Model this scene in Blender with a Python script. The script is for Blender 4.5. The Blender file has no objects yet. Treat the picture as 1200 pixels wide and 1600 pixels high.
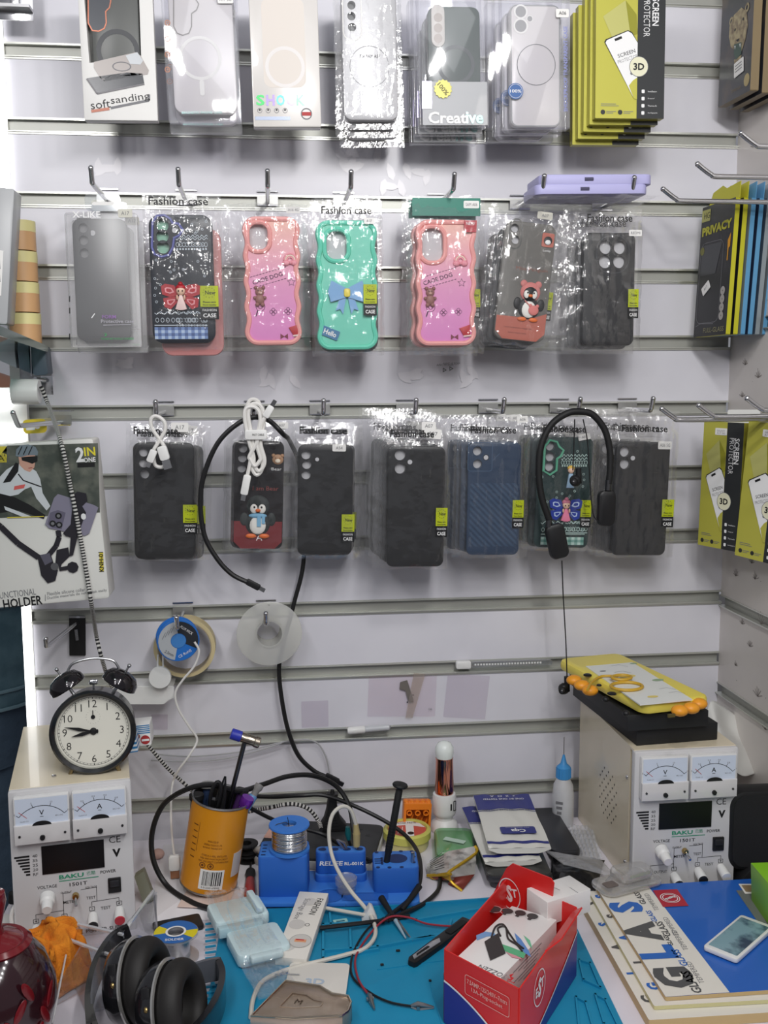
import bpy, math, random
from mathutils import Vector, Matrix, noise
from mathutils.geometry import tessellate_polygon
from math import sin, cos, pi, atan2, hypot, radians as R
scn = bpy.context.scene
COL = scn.collection
random.seed(7)

# ---------------------------------------------------------------- camera, world, lights, exposure
CAM = Vector((0, -1.5337, 1.44)); FPX = 1600.0
PITCH, YAW, ROLL = 0.126, -0.1118, -0.0049
ZD = 0.76                                   # desk top
def ray(px, py):
    u = (px-600)/FPX; v = -(py-800)/FPX
    c, s = cos(ROLL), sin(ROLL); u, v = c*u-s*v, s*u+c*v
    c, s = cos(PITCH), sin(PITCH); d = (u, c+s*v, -s+c*v)
    c, s = cos(YAW), sin(YAW)
    return Vector((c*d[0]-s*d[1], s*d[0]+c*d[1], d[2]))
def P(px, py, y=0.0):
    w = ray(px, py); return CAM + w*((y-CAM.y)/w.y)
def D(px, py, z=0.0):
    w = ray(px, py); return CAM + w*((ZD+z-CAM.z)/w.z)
def XP(px, py, x):
    w = ray(px, py); return CAM + w*((x-CAM.x)/w.x)
fw = ray(600, 800).normalized()
rt = (ray(700, 800)-ray(500, 800)).normalized(); up = rt.cross(fw).normalized()
cd = bpy.data.cameras.new('camera'); cam = bpy.data.objects.new('camera', cd); COL.objects.link(cam)
cam.matrix_world = Matrix(((rt.x, up.x, -fw.x, CAM.x), (rt.y, up.y, -fw.y, CAM.y), (rt.z, up.z, -fw.z, CAM.z), (0, 0, 0, 1)))
cd.sensor_fit = 'HORIZONTAL'; cd.sensor_width = 36; cd.lens = 36*FPX/1200; cd.clip_start = .02
scn.camera = cam
scn.view_settings.view_transform = 'Standard'; scn.view_settings.look = 'None'
scn.view_settings.exposure = 0.0; scn.view_settings.gamma = 1.0
scn.cycles.transparent_max_bounces = 32; scn.cycles.max_bounces = 10
scn.cycles.caustics_reflective = False; scn.cycles.caustics_refractive = False
wd = bpy.data.worlds.new('World'); scn.world = wd; wd.use_nodes = True
bg = wd.node_tree.nodes['Background']; bg.inputs[0].default_value = (.80, .82, .90, 1); bg.inputs[1].default_value = 0.27
def area(name, loc, tgt, sx, sy, e, col=(1, 1, 1)):
    l = bpy.data.lights.new(name, 'AREA'); l.shape = 'RECTANGLE'; l.size = sx; l.size_y = sy; l.energy = e; l.color = col
    o = bpy.data.objects.new(name, l); COL.objects.link(o); o.location = loc
    o.rotation_euler = (Vector(tgt)-Vector(loc)).to_track_quat('-Z', 'Y').to_euler(); return o
def lamp_row(name, x, ys, z, rad, e, col):   # row of round ceiling lamps running away from the wall
    for y in ys:
        l = bpy.data.lights.new(name, 'POINT'); l.shadow_soft_size = rad; l.energy = e; l.color = col
        o = bpy.data.objects.new(name, l); COL.objects.link(o); o.location = (x, y, z)
lamp_row('ceiling_lamp', .30, (-.9, -1.2, -1.5, -1.8, -2.1), 2.03, .04, 7.2, (1, .985, .97))
lamp_row('ceiling_lamp_left', -.40, (-.95, -1.45, -1.95), 2.03, .07, 6.6, (1, .985, .98))
area('front_fill', (.1, -2.1, 2.7), (.15, -.2, 1.1), 1.4, .9, 6, (.97, .98, 1))  # broad fill light added behind the camera to soften the shadows

# ---------------------------------------------------------------- materials
def lin(c): 
    return tuple((x/255/12.92 if x/255 <= .04045 else ((x/255+.055)/1.055)**2.4) for x in c)+(1,)
MATS = {}
def mat(name, col, rough=.5, metal=0, spec=.5, alpha=1, trans=0, coat=0, emit=0, bump=None, var=None, ior=1.45):
    if name in MATS: return MATS[name]
    m = bpy.data.materials.new(name); m.use_nodes = True; nt = m.node_tree; b = nt.nodes['Principled BSDF']
    b.inputs['Base Color'].default_value = lin(col); b.inputs['Roughness'].default_value = rough
    b.inputs['Metallic'].default_value = metal; b.inputs['Specular IOR Level'].default_value = spec
    b.inputs['Alpha'].default_value = alpha; b.inputs['Transmission Weight'].default_value = trans
    b.inputs['Coat Weight'].default_value = coat; b.inputs['IOR'].default_value = ior
    if emit: b.inputs['Emission Color'].default_value = lin(col); b.inputs['Emission Strength'].default_value = emit
    if bump or var:
        tc = nt.nodes.new('ShaderNodeTexCoord')
    if bump:
        n = nt.nodes.new('ShaderNodeTexNoise'); n.inputs['Scale'].default_value = bump[0]; n.inputs['Detail'].default_value = 4
        nt.links.new(tc.outputs['Object'], n.inputs['Vector'])
        bp = nt.nodes.new('ShaderNodeBump'); bp.inputs['Strength'].default_value = bump[1]; bp.inputs['Distance'].default_value = bump[2] if len(bump) > 2 else .001
        nt.links.new(n.outputs['Fac'], bp.inputs['Height']); nt.links.new(bp.outputs['Normal'], b.inputs['Normal'])
    if var:                                 # (scale, other colour, low, high)
        n = nt.nodes.new('ShaderNodeTexNoise'); n.inputs['Scale'].default_value = var[0]; n.inputs['Detail'].default_value = 5
        nt.links.new(tc.outputs['Object'], n.inputs['Vector'])
        r = nt.nodes.new('ShaderNodeValToRGB'); r.color_ramp.elements[0].position = var[2]; r.color_ramp.elements[1].position = var[3]
        r.color_ramp.elements[0].color = lin(col); r.color_ramp.elements[1].color = lin(var[1])
        nt.links.new(n.outputs['Fac'], r.inputs['Fac']); nt.links.new(r.outputs['Color'], b.inputs['Base Color'])
    MATS[name] = m; return m
def wave_mat(name, c1, c2, scale, rough=.5, direction='DIAGONAL', sharp=.5, metal=0):
    if name in MATS: return MATS[name]
    m = mat(name, c1, rough, metal); nt = m.node_tree; b = nt.nodes['Principled BSDF']
    tc = nt.nodes.new('ShaderNodeTexCoord'); w = nt.nodes.new('ShaderNodeTexWave'); w.bands_direction = direction
    w.inputs['Scale'].default_value = scale; nt.links.new(tc.outputs['Object'], w.inputs['Vector'])
    r = nt.nodes.new('ShaderNodeValToRGB'); r.color_ramp.elements[0].color = lin(c1); r.color_ramp.elements[1].color = lin(c2)
    r.color_ramp.elements[0].position = .5-sharp/2; r.color_ramp.elements[1].position = .5+sharp/2
    nt.links.new(w.outputs['Fac'], r.inputs['Fac']); nt.links.new(r.outputs['Color'], b.inputs['Base Color']); return m
def grad_mat(name, stops, z0, z1, rough=.4):     # printed colour fade along the object's own height
    if name in MATS: return MATS[name]
    m = mat(name, stops[0][1], rough); nt = m.node_tree; b = nt.nodes['Principled BSDF']
    tc = nt.nodes.new('ShaderNodeTexCoord'); sp = nt.nodes.new('ShaderNodeSeparateXYZ'); nt.links.new(tc.outputs['Object'], sp.inputs[0])
    mr = nt.nodes.new('ShaderNodeMapRange'); mr.inputs[1].default_value = z0; mr.inputs[2].default_value = z1
    nt.links.new(sp.outputs['Z'], mr.inputs[0]); r = nt.nodes.new('ShaderNodeValToRGB')
    while len(r.color_ramp.elements) < len(stops): r.color_ramp.elements.new(.5)
    for e, (p, c) in zip(r.color_ramp.elements, stops): e.position = p; e.color = lin(c)
    nt.links.new(mr.outputs[0], r.inputs['Fac']); nt.links.new(r.outputs['Color'], b.inputs['Base Color']); return m
def film_mat(name, tint=(255, 255, 255), base=.05, edge=.5, rough=.12, milk=.04, bump=None):
    if name in MATS: return MATS[name]
    m = bpy.data.materials.new(name); m.use_nodes = True; nt = m.node_tree; N = nt.nodes; L = nt.links
    N.remove(N['Principled BSDF']); out = N['Material Output']
    t = N.new('ShaderNodeBsdfTransparent'); t.inputs[0].default_value = lin(tint)
    g = N.new('ShaderNodeBsdfGlossy'); g.inputs['Roughness'].default_value = rough; g.inputs[0].default_value = (1, 1, 1, 1)
    d = N.new('ShaderNodeBsdfDiffuse'); d.inputs[0].default_value = (.9, .9, .92, 1)
    lw = N.new('ShaderNodeLayerWeight'); lw.inputs['Blend'].default_value = .25
    mr = N.new('ShaderNodeMapRange'); mr.inputs[3].default_value = base; mr.inputs[4].default_value = edge
    L.new(lw.outputs['Facing'], mr.inputs[0])
    m1 = N.new('ShaderNodeMixShader'); m1.inputs[0].default_value = milk; L.new(t.outputs[0], m1.inputs[1]); L.new(d.outputs[0], m1.inputs[2])
    m2 = N.new('ShaderNodeMixShader'); L.new(mr.outputs[0], m2.inputs[0]); L.new(m1.outputs[0], m2.inputs[1]); L.new(g.outputs[0], m2.inputs[2])
    if bump:
        tc = N.new('ShaderNodeTexCoord'); n = N.new('ShaderNodeTexNoise'); n.inputs['Scale'].default_value = bump[0]; n.inputs['Detail'].default_value = 3
        L.new(tc.outputs['Object'], n.inputs['Vector']); bp = N.new('ShaderNodeBump'); bp.inputs['Strength'].default_value = bump[1]; bp.inputs['Distance'].default_value = .002
        L.new(n.outputs['Fac'], bp.inputs['Height']); L.new(bp.outputs[0], g.inputs['Normal']); L.new(bp.outputs[0], lw.inputs['Normal'])
    L.new(m2.outputs[0], out.inputs[0]); MATS[name] = m; return m

BLACK = mat('ink_black', (22, 22, 24), .5); WHITE = mat('paper_white', (236, 235, 232), .5)
INKW = mat('ink_white', (235, 235, 235), .5); GREYINK = mat('ink_grey', (120, 120, 124), .5)
BPLAS = mat('black_plastic', (26, 26, 28), .42); RUBB = mat('black_rubber', (20, 20, 22), .6)
WPLAS = mat('white_plastic', (228, 228, 226), .35); CHROME = mat('chrome', (205, 205, 208), .16, 1)
STEEL = mat('brushed_steel', (170, 170, 172), .3, 1); DSTEEL = mat('dark_steel', (95, 95, 98), .35, 1)
FILM = film_mat('clear_film', base=.04, edge=.6, rough=.1, milk=.022, bump=(70, .7))
CLEAR = film_mat('clear_plastic', (246, 248, 250), base=.06, edge=.6, rough=.06, milk=.06)
FROST = film_mat('frosted_plastic', (240, 240, 240), base=.05, edge=.4, rough=.3, milk=.14)
INSERT = mat('insert_card', (196, 196, 200), .6)

# ---------------------------------------------------------------- mesh builder
def rrect(w, h, r, n=5, cx=0, cz=0):
    r = max(min(r, w/2-1e-5, h/2-1e-5), 1e-5); o = []
    for (sx, sz, a0) in ((1, -1, -pi/2), (1, 1, 0), (-1, 1, pi/2), (-1, -1, pi)):
        for i in range(n+1):
            a = a0+pi/2*i/n; o.append((cx+sx*(w/2-r)+r*cos(a), cz+sz*(h/2-r)+r*sin(a)))
    return o
def circ(r, n=20, cx=0, cz=0, rz=None):
    return [(cx+r*cos(2*pi*i/n), cz+(rz or r)*sin(2*pi*i/n)) for i in range(n)]
def wavy(w, h, r, amp, k):
    o = []
    for x, z in rrect(w, h, r, 6): o.append((x, z))
    res = []
    for i in range(len(o)):                 # long straight sides get a wave
        a, b = o[i], o[(i+1) % len(o)]; res.append(a)
        if abs(a[0]-b[0]) < 1e-4 and abs(a[1]-b[1]) > h*.4:
            s = 1 if a[0] > 0 else -1
            for j in range(1, 28):
                t = j/28; z = a[1]+(b[1]-a[1])*t
                res.append((a[0]+s*amp*(cos(2*pi*k*t)-1)/2*1.0, z))
    return res
def offs(o, d):
    n = len(o); r = []
    for i in range(n):
        a, b, c = o[i-1], o[i], o[(i+1) % n]
        e1 = (b[0]-a[0], b[1]-a[1]); e2 = (c[0]-b[0], c[1]-b[1])
        l1 = hypot(*e1) or 1; l2 = hypot(*e2) or 1
        nx = e1[1]/l1+e2[1]/l2; nz = -e1[0]/l1-e2[0]/l2; l = hypot(nx, nz) or 1
        k = max(.5, l/2)
        r.append((b[0]+nx/l*d/k, b[1]+nz/l*d/k))
    return r
TXT = {}
def text_geo(s, bold):
    k = (s, bold)
    if k not in TXT:
        cu = bpy.data.curves.new('t', 'FONT'); cu.body = s; cu.resolution_u = 2; cu.size = 1; cu.offset = bold
        o = bpy.data.objects.new('t', cu); COL.objects.link(o)
        dg = bpy.context.evaluated_depsgraph_get(); me = o.evaluated_get(dg).to_mesh()
        vs = [(v.co.x, v.co.y) for v in me.vertices]; fs = [tuple(p.vertices) for p in me.polygons]
        o.evaluated_get(dg).to_mesh_clear(); bpy.data.objects.remove(o); bpy.data.curves.remove(cu)
        if vs:
            x0 = min(v[0] for v in vs); x1 = max(v[0] for v in vs); z0 = min(v[1] for v in vs); z1 = max(v[1] for v in vs)
        else: x0 = x1 = z0 = z1 = 0
        TXT[k] = (vs, fs, x0, x1, z0, z1)
    return TXT[k]
class MB:
    def __init__(s, M=None): s.v = []; s.f = []; s.m = []; s.mats = []; s.fl = set(); s.M = M or Matrix()
    def mi(s, m):
        if m not in s.mats: s.mats.append(m)
        return s.mats.index(m)
    def add(s, vs, fs, m):
        b = len(s.v); i = s.mi(m); s.v += [s.M @ Vector(v) for v in vs]
        for f in fs: s.f.append(tuple(b+k for k in f)); s.m.append(i)
        return s
    def box(s, c, d, m, b=0, sides=True):
        if b:
            x, y, z = c; w, t, h = d
            Z = s.M; s.M = Z @ Matrix.Translation((x, 0, z)); s.plate(rrect(w, h, b, 3), y-t/2, y+t/2, m, ch=min(b*.6, t*.4)); s.M = Z; return s
        x, y, z = c; a, e, h = d[0]/2, d[1]/2, d[2]/2
        vs = [(x+i*a, y+j*e, z+k*h) for i in (-1, 1) for j in (-1, 1) for k in (-1, 1)]
        return s.add(vs, [(0, 1, 3, 2), (4, 6, 7, 5), (0, 4, 5, 1), (2, 3, 7, 6), (0, 2, 6, 4), (1, 5, 7, 3)], m)
    def plate(s, outer, y0, y1, m, holes=(), ch=0, front=None, hm=None):
        """outline in XZ pushed from y0 (front, towards the viewer) to y1; holes go right through"""
        front = front or m
        n = len(outer)
        rings = [(outer, y0+ch), (outer, y1-ch)]
        if ch: rings = [(offs(outer, -ch), y0), (offs(outer, -ch*.3), y0+ch*.3)]+rings+[(offs(outer, -ch*.3), y1-ch*.3), (offs(outer, -ch), y1)]
        vs = [(x, y, z) for o, y in rings for x, z in o]; fs = []
        for k in range(len(rings)-1):
            for i in range(n):
                j = (i+1) % n; fs.append((k*n+i, k*n+j, (k+1)*n+j, (k+1)*n+i))
        s.add(vs, fs, m)
        fo = rings[0][0]; bo = rings[-1][0]; nf = len(s.f)
        for o, y, mm, fl in ((fo, y0, front, False), (bo, y1, m, True)):
            if holes:
                pl = [[Vector((x, z, 0)) for x, z in o]]+[[Vector((x, z, 0)) for x, z in h] for h in holes]
                tr = tessellate_polygon(pl); fl_v = [(p.x, y, p.y) for q in pl for p in q]
                s.add(fl_v, [tuple(t) for t in tr], mm)
            else: s.add([(x, y, z) for x, z in o], [tuple(range(n)) if not fl else tuple(reversed(range(n)))], mm)
        s.fl |= set(range(nf, len(s.f)))
        for h in holes:
            k = len(h); s.add([(x, y, z) for y in (y0, y1) for x, z in h], [(i, k+i, k+(i+1) % k, (i+1) % k) for i in range(k)], hm or m)
        return s
    def poly(s, o, y, m): return s.add([(x, y, z) for x, z in o], [tuple(range(len(o)))], m)
    def ring(s, o, i, y, m):
        n = len(o); return s.add([(x, y, z) for q in (o, i) for x, z in q], [(k, (k+1) % n, n+(k+1) % n, n+k) for k in range(n)], m)
    def line(s, pts, wd, y, m):
        for (a, b) in zip(pts, pts[1:]):
            dx, dz = b[0]-a[0], b[1]-a[1]; l = hypot(dx, dz) or 1; nx, nz = -dz/l*wd/2, dx/l*wd/2
            s.poly([(a[0]-nx, a[1]-nz), (b[0]-nx, b[1]-nz), (b[0]+nx, b[1]+nz), (a[0]+nx, a[1]+nz)], y, m)
        return s
    def text(s, t, x, z, h, y, m, w=None, bold=0, rot=0, al='c', shear=0, flip=False):
        vs, fs, x0, x1, z0, z1 = text_geo(t, bold)
        if not vs: return s
        k = h/max(z1-z0, 1e-6); kx = w/(x1-x0) if w else k
        cx = (x0+x1)/2 if al == 'c' else (x0 if al == 'l' else x1); c, q = cos(rot), sin(rot)
        o = []
        for a, b in vs:
            a = (a-cx)*kx; b = (b-(z0+z1)/2)*k; a += shear*b
            if flip: a = -a
            o.append((x+a*c-b*q, y, z+a*q+b*c))
        return s.add(o, fs, m)
    def tube(s, pts, r, m, n=8, closed=False, caps=True):
        pts = [Vector(p) for p in pts]; N = len(pts); rs = r if isinstance(r, (list, tuple)) else [r]*N
        vs = []; up0 = None
        for i, p in enumerate(pts):
            if closed: t = pts[(i+1) % N]-pts[i-1]
            else: t = pts[min(i+1, N-1)]-pts[max(i-1, 0)]
            t = t.normalized() if t.length > 1e-9 else Vector((0, 0, 1))
            if up0 is None:
                up0 = Vector((0, 0, 1)) if abs(t.z) < .9 else Vector((1, 0, 0))
            a = up0-t*up0.dot(t)
            a = a.normalized() if a.length > 1e-6 else t.orthogonal().normalized()
            up0 = a; b = t.cross(a)
            for k in range(n):
                g = 2*pi*k/n; vs.append(p+(a*cos(g)+b*sin(g))*rs[i])
        fs = []
        for i in range(N if closed else N-1):
            j = (i+1) % N
            for k in range(n): fs.append((i*n+k, i*n+(k+1) % n, j*n+(k+1) % n, j*n+k))
        if caps and not closed: fs += [tuple(reversed(range(n))), tuple(range((N-1)*n, N*n))]
        return s.add(vs, fs, m)
    def lathe(s, prof, m, n=28, c=(0, 0, 0), axis='z', cap=True):
        vs = []; fs = []; K = len(prof)
        for r, z in prof:
            for i in range(n):
                a = 2*pi*i/n; p = (r*cos(a), r*sin(a), z)
                if axis == 'y': p = (r*cos(a), z, r*sin(a))
                if axis == 'x': p = (z, r*cos(a), r*sin(a))
                vs.append((p[0]+c[0], p[1]+c[1], p[2]+c[2]))
        for k in range(K-1):
            for i in range(n): fs.append((k*n+i, k*n+(i+1) % n, (k+1)*n+(i+1) % n, (k+1)*n+i))
        if prof[0] == prof[-1]: cap = False
        if cap and prof[0][0] > 1e-6: fs.append(tuple(reversed(range(n))))
        if cap and prof[-1][0] > 1e-6: fs.append(tuple(range((K-1)*n, K*n)))
        return s.add(vs, fs, m)
    def ball(s, c, r, m, n=14, k=8):
        rx, ry, rz = r if isinstance(r, tuple) else (r, r, r)
        vs = []; fs = []
        for j in range(k+1):
            a = -pi/2+pi*j/k
            for i in range(n):
                b = 2*pi*i/n; vs.append((c[0]+rx*cos(a)*cos(b), c[1]+ry*cos(a)*sin(b), c[2]+rz*sin(a)))
        for j in range(k):
            for i in range(n): fs.append((j*n+i, j*n+(i+1) % n, (j+1)*n+(i+1) % n, (j+1)*n+i))
        return s.add(vs, fs, m)
    def grid(s, fn, nu, nv, m):
        vs = [fn(i/nu, j/nv) for j in range(nv+1) for i in range(nu+1)]
        return s.add(vs, [(j*(nu+1)+i, j*(nu+1)+i+1, (j+1)*(nu+1)+i+1, (j+1)*(nu+1)+i) for j in range(nv) for i in range(nu)], m)
    def build(s, name, parent=None, M=None, smooth=40, label=None, merge=True):
        me = bpy.data.meshes.new(name); me.from_pydata([tuple(v) for v in s.v], [], s.f)
        for m in s.mats: me.materials.append(m)
        me.polygons.foreach_set('material_index', s.m)
        if smooth: me.polygons.foreach_set('use_smooth', [k not in s.fl for k in range(len(s.f))])
        if merge:
            import bmesh
            bm = bmesh.new(); bm.from_mesh(me); bmesh.ops.remove_doubles(bm, verts=bm.verts, dist=1e-6)
            bmesh.ops.dissolve_degenerate(bm, edges=bm.edges, dist=1e-7)
            bmesh.ops.recalc_face_normals(bm, faces=bm.faces); bm.to_mesh(me); bm.free()
        if smooth:
            me.set_sharp_from_angle(angle=R(smooth))
        me.update(); o = bpy.data.objects.new(name, me); COL.objects.link(o)
        if parent: o.parent = parent
        if M: o.matrix_basis = M
        if label: o['label'] = label
        return o
def tag(o, label, cat, group=None, kind=None):
    o['label'] = label; o['category'] = cat
    if group: o['group'] = group
    if kind: o['kind'] = kind
    return o
def thing(name, label, cat, M=None, group=None):
    o = bpy.data.objects.new(name, None); o.empty_display_size = .02; COL.objects.link(o)
    if M: o.matrix_basis = M
    return tag(o, label, cat, group)
def solo(mb, name, label, cat, M=None, group=None, smooth=40, kind=None):
    return tag(mb.build(name, None, M, smooth), label, cat, group, kind)
def dup(root, M, label, group=None):
    r = root.copy(); COL.objects.link(r); r.matrix_basis = M; r['label'] = label
    if group: r['group'] = group
    for ch in list(root.children):
        c = ch.copy(); COL.objects.link(c); c.parent = r
        for g in list(ch.children):
            d = g.copy(); COL.objects.link(d); d.parent = c
    return r
def struct(o): o['kind'] = 'structure'; return o
def frame(o, xd, zd):
    x = Vector(xd).normalized(); z = Vector(zd); z = (z-x*z.dot(x)).normalized(); y = z.cross(x)
    return Matrix(((x.x, y.x, z.x, o[0]), (x.y, y.y, z.y, o[1]), (x.z, y.z, z.z, o[2]), (0, 0, 0, 1)))
class Fr:                                   # a flat frame: matrix, width, height, and pixel -> local (x, z)
    def __init__(s, a, b, c, d):            # TL, TR, BR, BL in the world
        s.o = (a+b+c+d)/4; xd = (b+c)/2-(a+d)/2; zd = (a+b)/2-(c+d)/2
        s.w = xd.length; s.M = frame(s.o, xd, zd); s.h = abs((s.M.inverted() @ ((a+b)/2)).z-(s.M.inverted() @ ((c+d)/2)).z); s.I = s.M.inverted()
    def l(s, px, py, y=0):
        o = s.I @ CAM; d = s.I.to_3x3() @ ray(px, py); t = (y-o.y)/d.y; p = o+d*t; return (p.x, p.z)
    def ls(s, *pts): return [s.l(*p) for p in pts]
    def off(s, dx=0, dy=0, dz=0, roll=0): return s.M @ Matrix.Translation((dx, dy, dz)) @ Matrix.Rotation(roll, 4, 'Y')
def qv(tl, tr, br, bl, y): 
    yl, yr = y if isinstance(y, tuple) else (y, y)
    return Fr(P(*tl, yl), P(*tr, yr), P(*br, yr), P(*bl, yl))
def qd(tl, tr, br, bl, z): return Fr(D(*tl, z), D(*tr, z), D(*br, z), D(*bl, z))
def spline(pts, n=8, closed=False):
    pts = [Vector(p) for p in pts]; o = []; N = len(pts)
    for i in range(N if closed else N-1):
        if closed: a, b, c, d = pts[i-1], pts[i], pts[(i+1) % N], pts[(i+2) % N]
        else: a, b, c, d = pts[max(i-1, 0)], pts[i], pts[i+1], pts[min(i+2, N-1)]
        for k in range(n):
            t = k/n; o.append(.5*((2*b)+(c-a)*t+(2*a-5*b+4*c-d)*t*t+(3*b-a-3*c+d)*t**3))
    if not closed: o.append(pts[-1])
    return o
def flat(px, py, z=0, yaw=0):               # lying things: local -y is up, local z points away
    p = D(px, py, z); return Matrix.Translation(p) @ Matrix.Rotation(yaw, 4, 'Z') @ Matrix.Rotation(-pi/2, 4, 'X')
def stand(px, py, z=0, yaw=0):
    return Matrix.Translation(D(px, py, z)) @ Matrix.Rotation(yaw, 4, 'Z')
# ---------------------------------------------------------------- the setting
XL, XR, ZTOP, ZG = -.354, .7125, 2.0, 1.4079       # ZG: top edge of the groove at eye level
PITCH_G, GH = .1, .019
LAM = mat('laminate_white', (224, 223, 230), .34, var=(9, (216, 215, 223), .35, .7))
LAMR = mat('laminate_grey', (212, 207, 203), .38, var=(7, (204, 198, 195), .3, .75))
ALU = mat('aluminium_trim', (206, 207, 200), .28, .6); ALUD = mat('aluminium_recess', (178, 179, 172), .4, .3)
SPRIG = mat('sprig_print', (120, 112, 108), .5)
PETAL = mat('petal_print', (232, 230, 236), .3)
edges = [ZG+PITCH_G*k for k in range(6, -8, -1)]     # top edges of the grooves, downwards
b = MB(); top = 2.06
for z in edges+[None]:
    lo = z if z is not None else .70
    b.box(((XL+XR)/2, .009, (top+lo)/2), (XR-XL, .018, top-lo), LAM)
    if z is not None: top = z-GH
b.box(((XL+XR)/2, .024, 1.36), (XR-XL, .012, 1.4), LAM)
rnd = random.Random(3); nl = 0
def leaf(x, z, l, w, a):
    pts = [(-l/2, 0), (-l/4, w/2), (l/5, w*.42), (l/2, 0), (l/6, -w*.45), (-l/4, -w/2)]
    return [(x+p*cos(a)-q*sin(a), z+p*sin(a)+q*cos(a)) for p, q in pts]
for (px, py) in ((150, 258), (540, 262), (640, 275), (560, 238), (360, 560), (430, 590), (610, 300), (750, 590), (640, 590), (190, 560)):
    p = P(px, py, -.0006)
    for k in range(4):
        a = rnd.uniform(0, 6.3); q = (p.x+rnd.uniform(-.03, .03), p.z+rnd.uniform(-.008, .008))
        if any(e-GH-.014 < q[1] < e+.014 for e in edges): continue
        nl += 1; b.poly(leaf(q[0], q[1], .026, .011, a), -.0003-.00004*nl, PETAL)
struct(b.build('wall_back'))
for n, z in enumerate(edges):
    t = MB(); L = XR-XL; cx = (XL+XR)/2
    t.box((cx, .008, z-GH/2), (L, .002, GH), ALUD)
    t.box((cx, .007, z-.0008), (L, .018, .0016), ALU); t.box((cx, -.0004, z-.0002), (L, .0016, .003), ALU)
    t.box((cx, .006, z-GH+.0012), (L, .02, .0016), ALU); t.box((cx, -.0008, z-GH+.0002), (L, .0024, .0046), ALU)
    struct(t.build('trim_%d' % (n+1)))
# right wall, its boards are taller
rz = [XP(1120, 925, XR).z, XP(1124, 1066, XR).z]; step = rz[0]-rz[1]
re = [rz[0]+step*k for k in range(4, -4, -1)]
b = MB(); top = 2.06
for z in re+[None]:
    lo = z if z is not None else .3
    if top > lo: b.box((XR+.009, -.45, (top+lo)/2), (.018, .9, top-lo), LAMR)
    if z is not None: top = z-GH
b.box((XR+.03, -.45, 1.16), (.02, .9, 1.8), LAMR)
b.M = Matrix(((0, 0, 0, XR), (-1, 0, 0, 0), (0, 0, 1, 0), (0, 0, 0, 1)))
def sprig(y, z, s):
    Y = -.0006
    b.M = Matrix(((0, 1, 0, XR), (-1, 0, 0, 0), (0, 0, 1, 0), (0, 0, 0, 1)))
    for a in (50, 75, 100, 130, 160, 20): 
        l = s*rnd.uniform(.6, 1.1); b.line([(-y, z), (-y+l*cos(R(a)), z+l*sin(R(a)))], .0009, Y, SPRIG)
for (px, py, s) in ((1184, 1088, .016), (1190, 975, .02), (1172, 1010, .012), (1160, 975, .01), (1150, 1040, .008), (1178, 230, .01), (1192, 330, .012), (1160, 620, .01), (1165, 570, .01), (1185, 590, .014), (1180, 905, .012), (1160, 1180, .012), (1150, 900, .012), (1196, 1140, .012), (1175, 880, .01)):
    p = XP(px, py, XR); sprig(p.y, p.z, s)
for k in range(50):
    y, z = -rnd.uniform(.02, .6), rnd.uniform(.78, 1.9)
    b.poly(circ(rnd.uniform(.0006, .0015), 6, -y, z), -.0006, SPRIG)
b.M = Matrix()
struct(b.build('wall_right'))
for n, z in enumerate(re):
    t = MB()
    t.box((XR+.008, -.45, z-GH/2), (.002, .9, GH), ALUD); t.box((XR+.007, -.45, z-.0008), (.018, .9, .0016), ALU)
    t.box((XR+.006, -.45, z-GH+.0012), (.02, .9, .0016), ALU); t.box((XR-.0006, -.45, z-GH), (.002, .9, .0036), ALU)
    struct(t.build('trim_%d' % (n+20)))
b = MB(); b.box((0, -2, -.01), (14, 14, .02), mat('floor_tile', (120, 116, 112), .45)); struct(b.build('floor'))
# blue partition in the next booth, seen past the open left end
b = MB(); b.box((-.75, .95, .45), (1.1, .03, .9), mat('blue_panel', (20, 62, 104), .5)); b.box((-.75, .95, .92), (1.1, .05, .04), mat('grey_edge', (120, 122, 122), .5))
struct(b.build('wall_left'))
# workbench
t = thing('workbench', 'pale lilac white workbench top carrying all the repair tools', 'workbench', Matrix.Translation((.18, -.35, 0)))
DESK = mat('desk_laminate', (226, 222, 230), .4, var=(5, (218, 214, 223), .35, .7))
b = MB(); b.box((0, -.02, ZD-.0155), (1.064, .66, .031), DESK); b.build('worktop', t)
for s in (-1, 1):
    b = MB(); b.box((s*.505, 0, (ZD-.031)/2), (.03, .55, ZD-.031), DESK); b.build('leg', t)
# LED strip on the left end of the wall
LEDM = mat('led_glow', (255, 255, 255), .5, emit=3.2)
t = thing('led_strip', 'glowing white LED strip running up the left end of the wall', 'light', Matrix.Translation((XL-.006, -.004, 1.4)))
za, zb, zc = P(15, 305).z-1.4, P(50, 942).z-1.4, P(58, 1138).z-1.4
b = MB(); b.box((0, 0, (za+.6)/2), (.012, .006, .6-za), LEDM); b.build('diffuser', t)
b = MB(); b.box((0, 0, (zb+zc)/2), (.012, .006, zb-zc), LEDM); b.build('diffuser', t)
b = MB(); b.box((0, .006, .0), (.014, .006, 1.2), ALU); b.build('channel', t)
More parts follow.
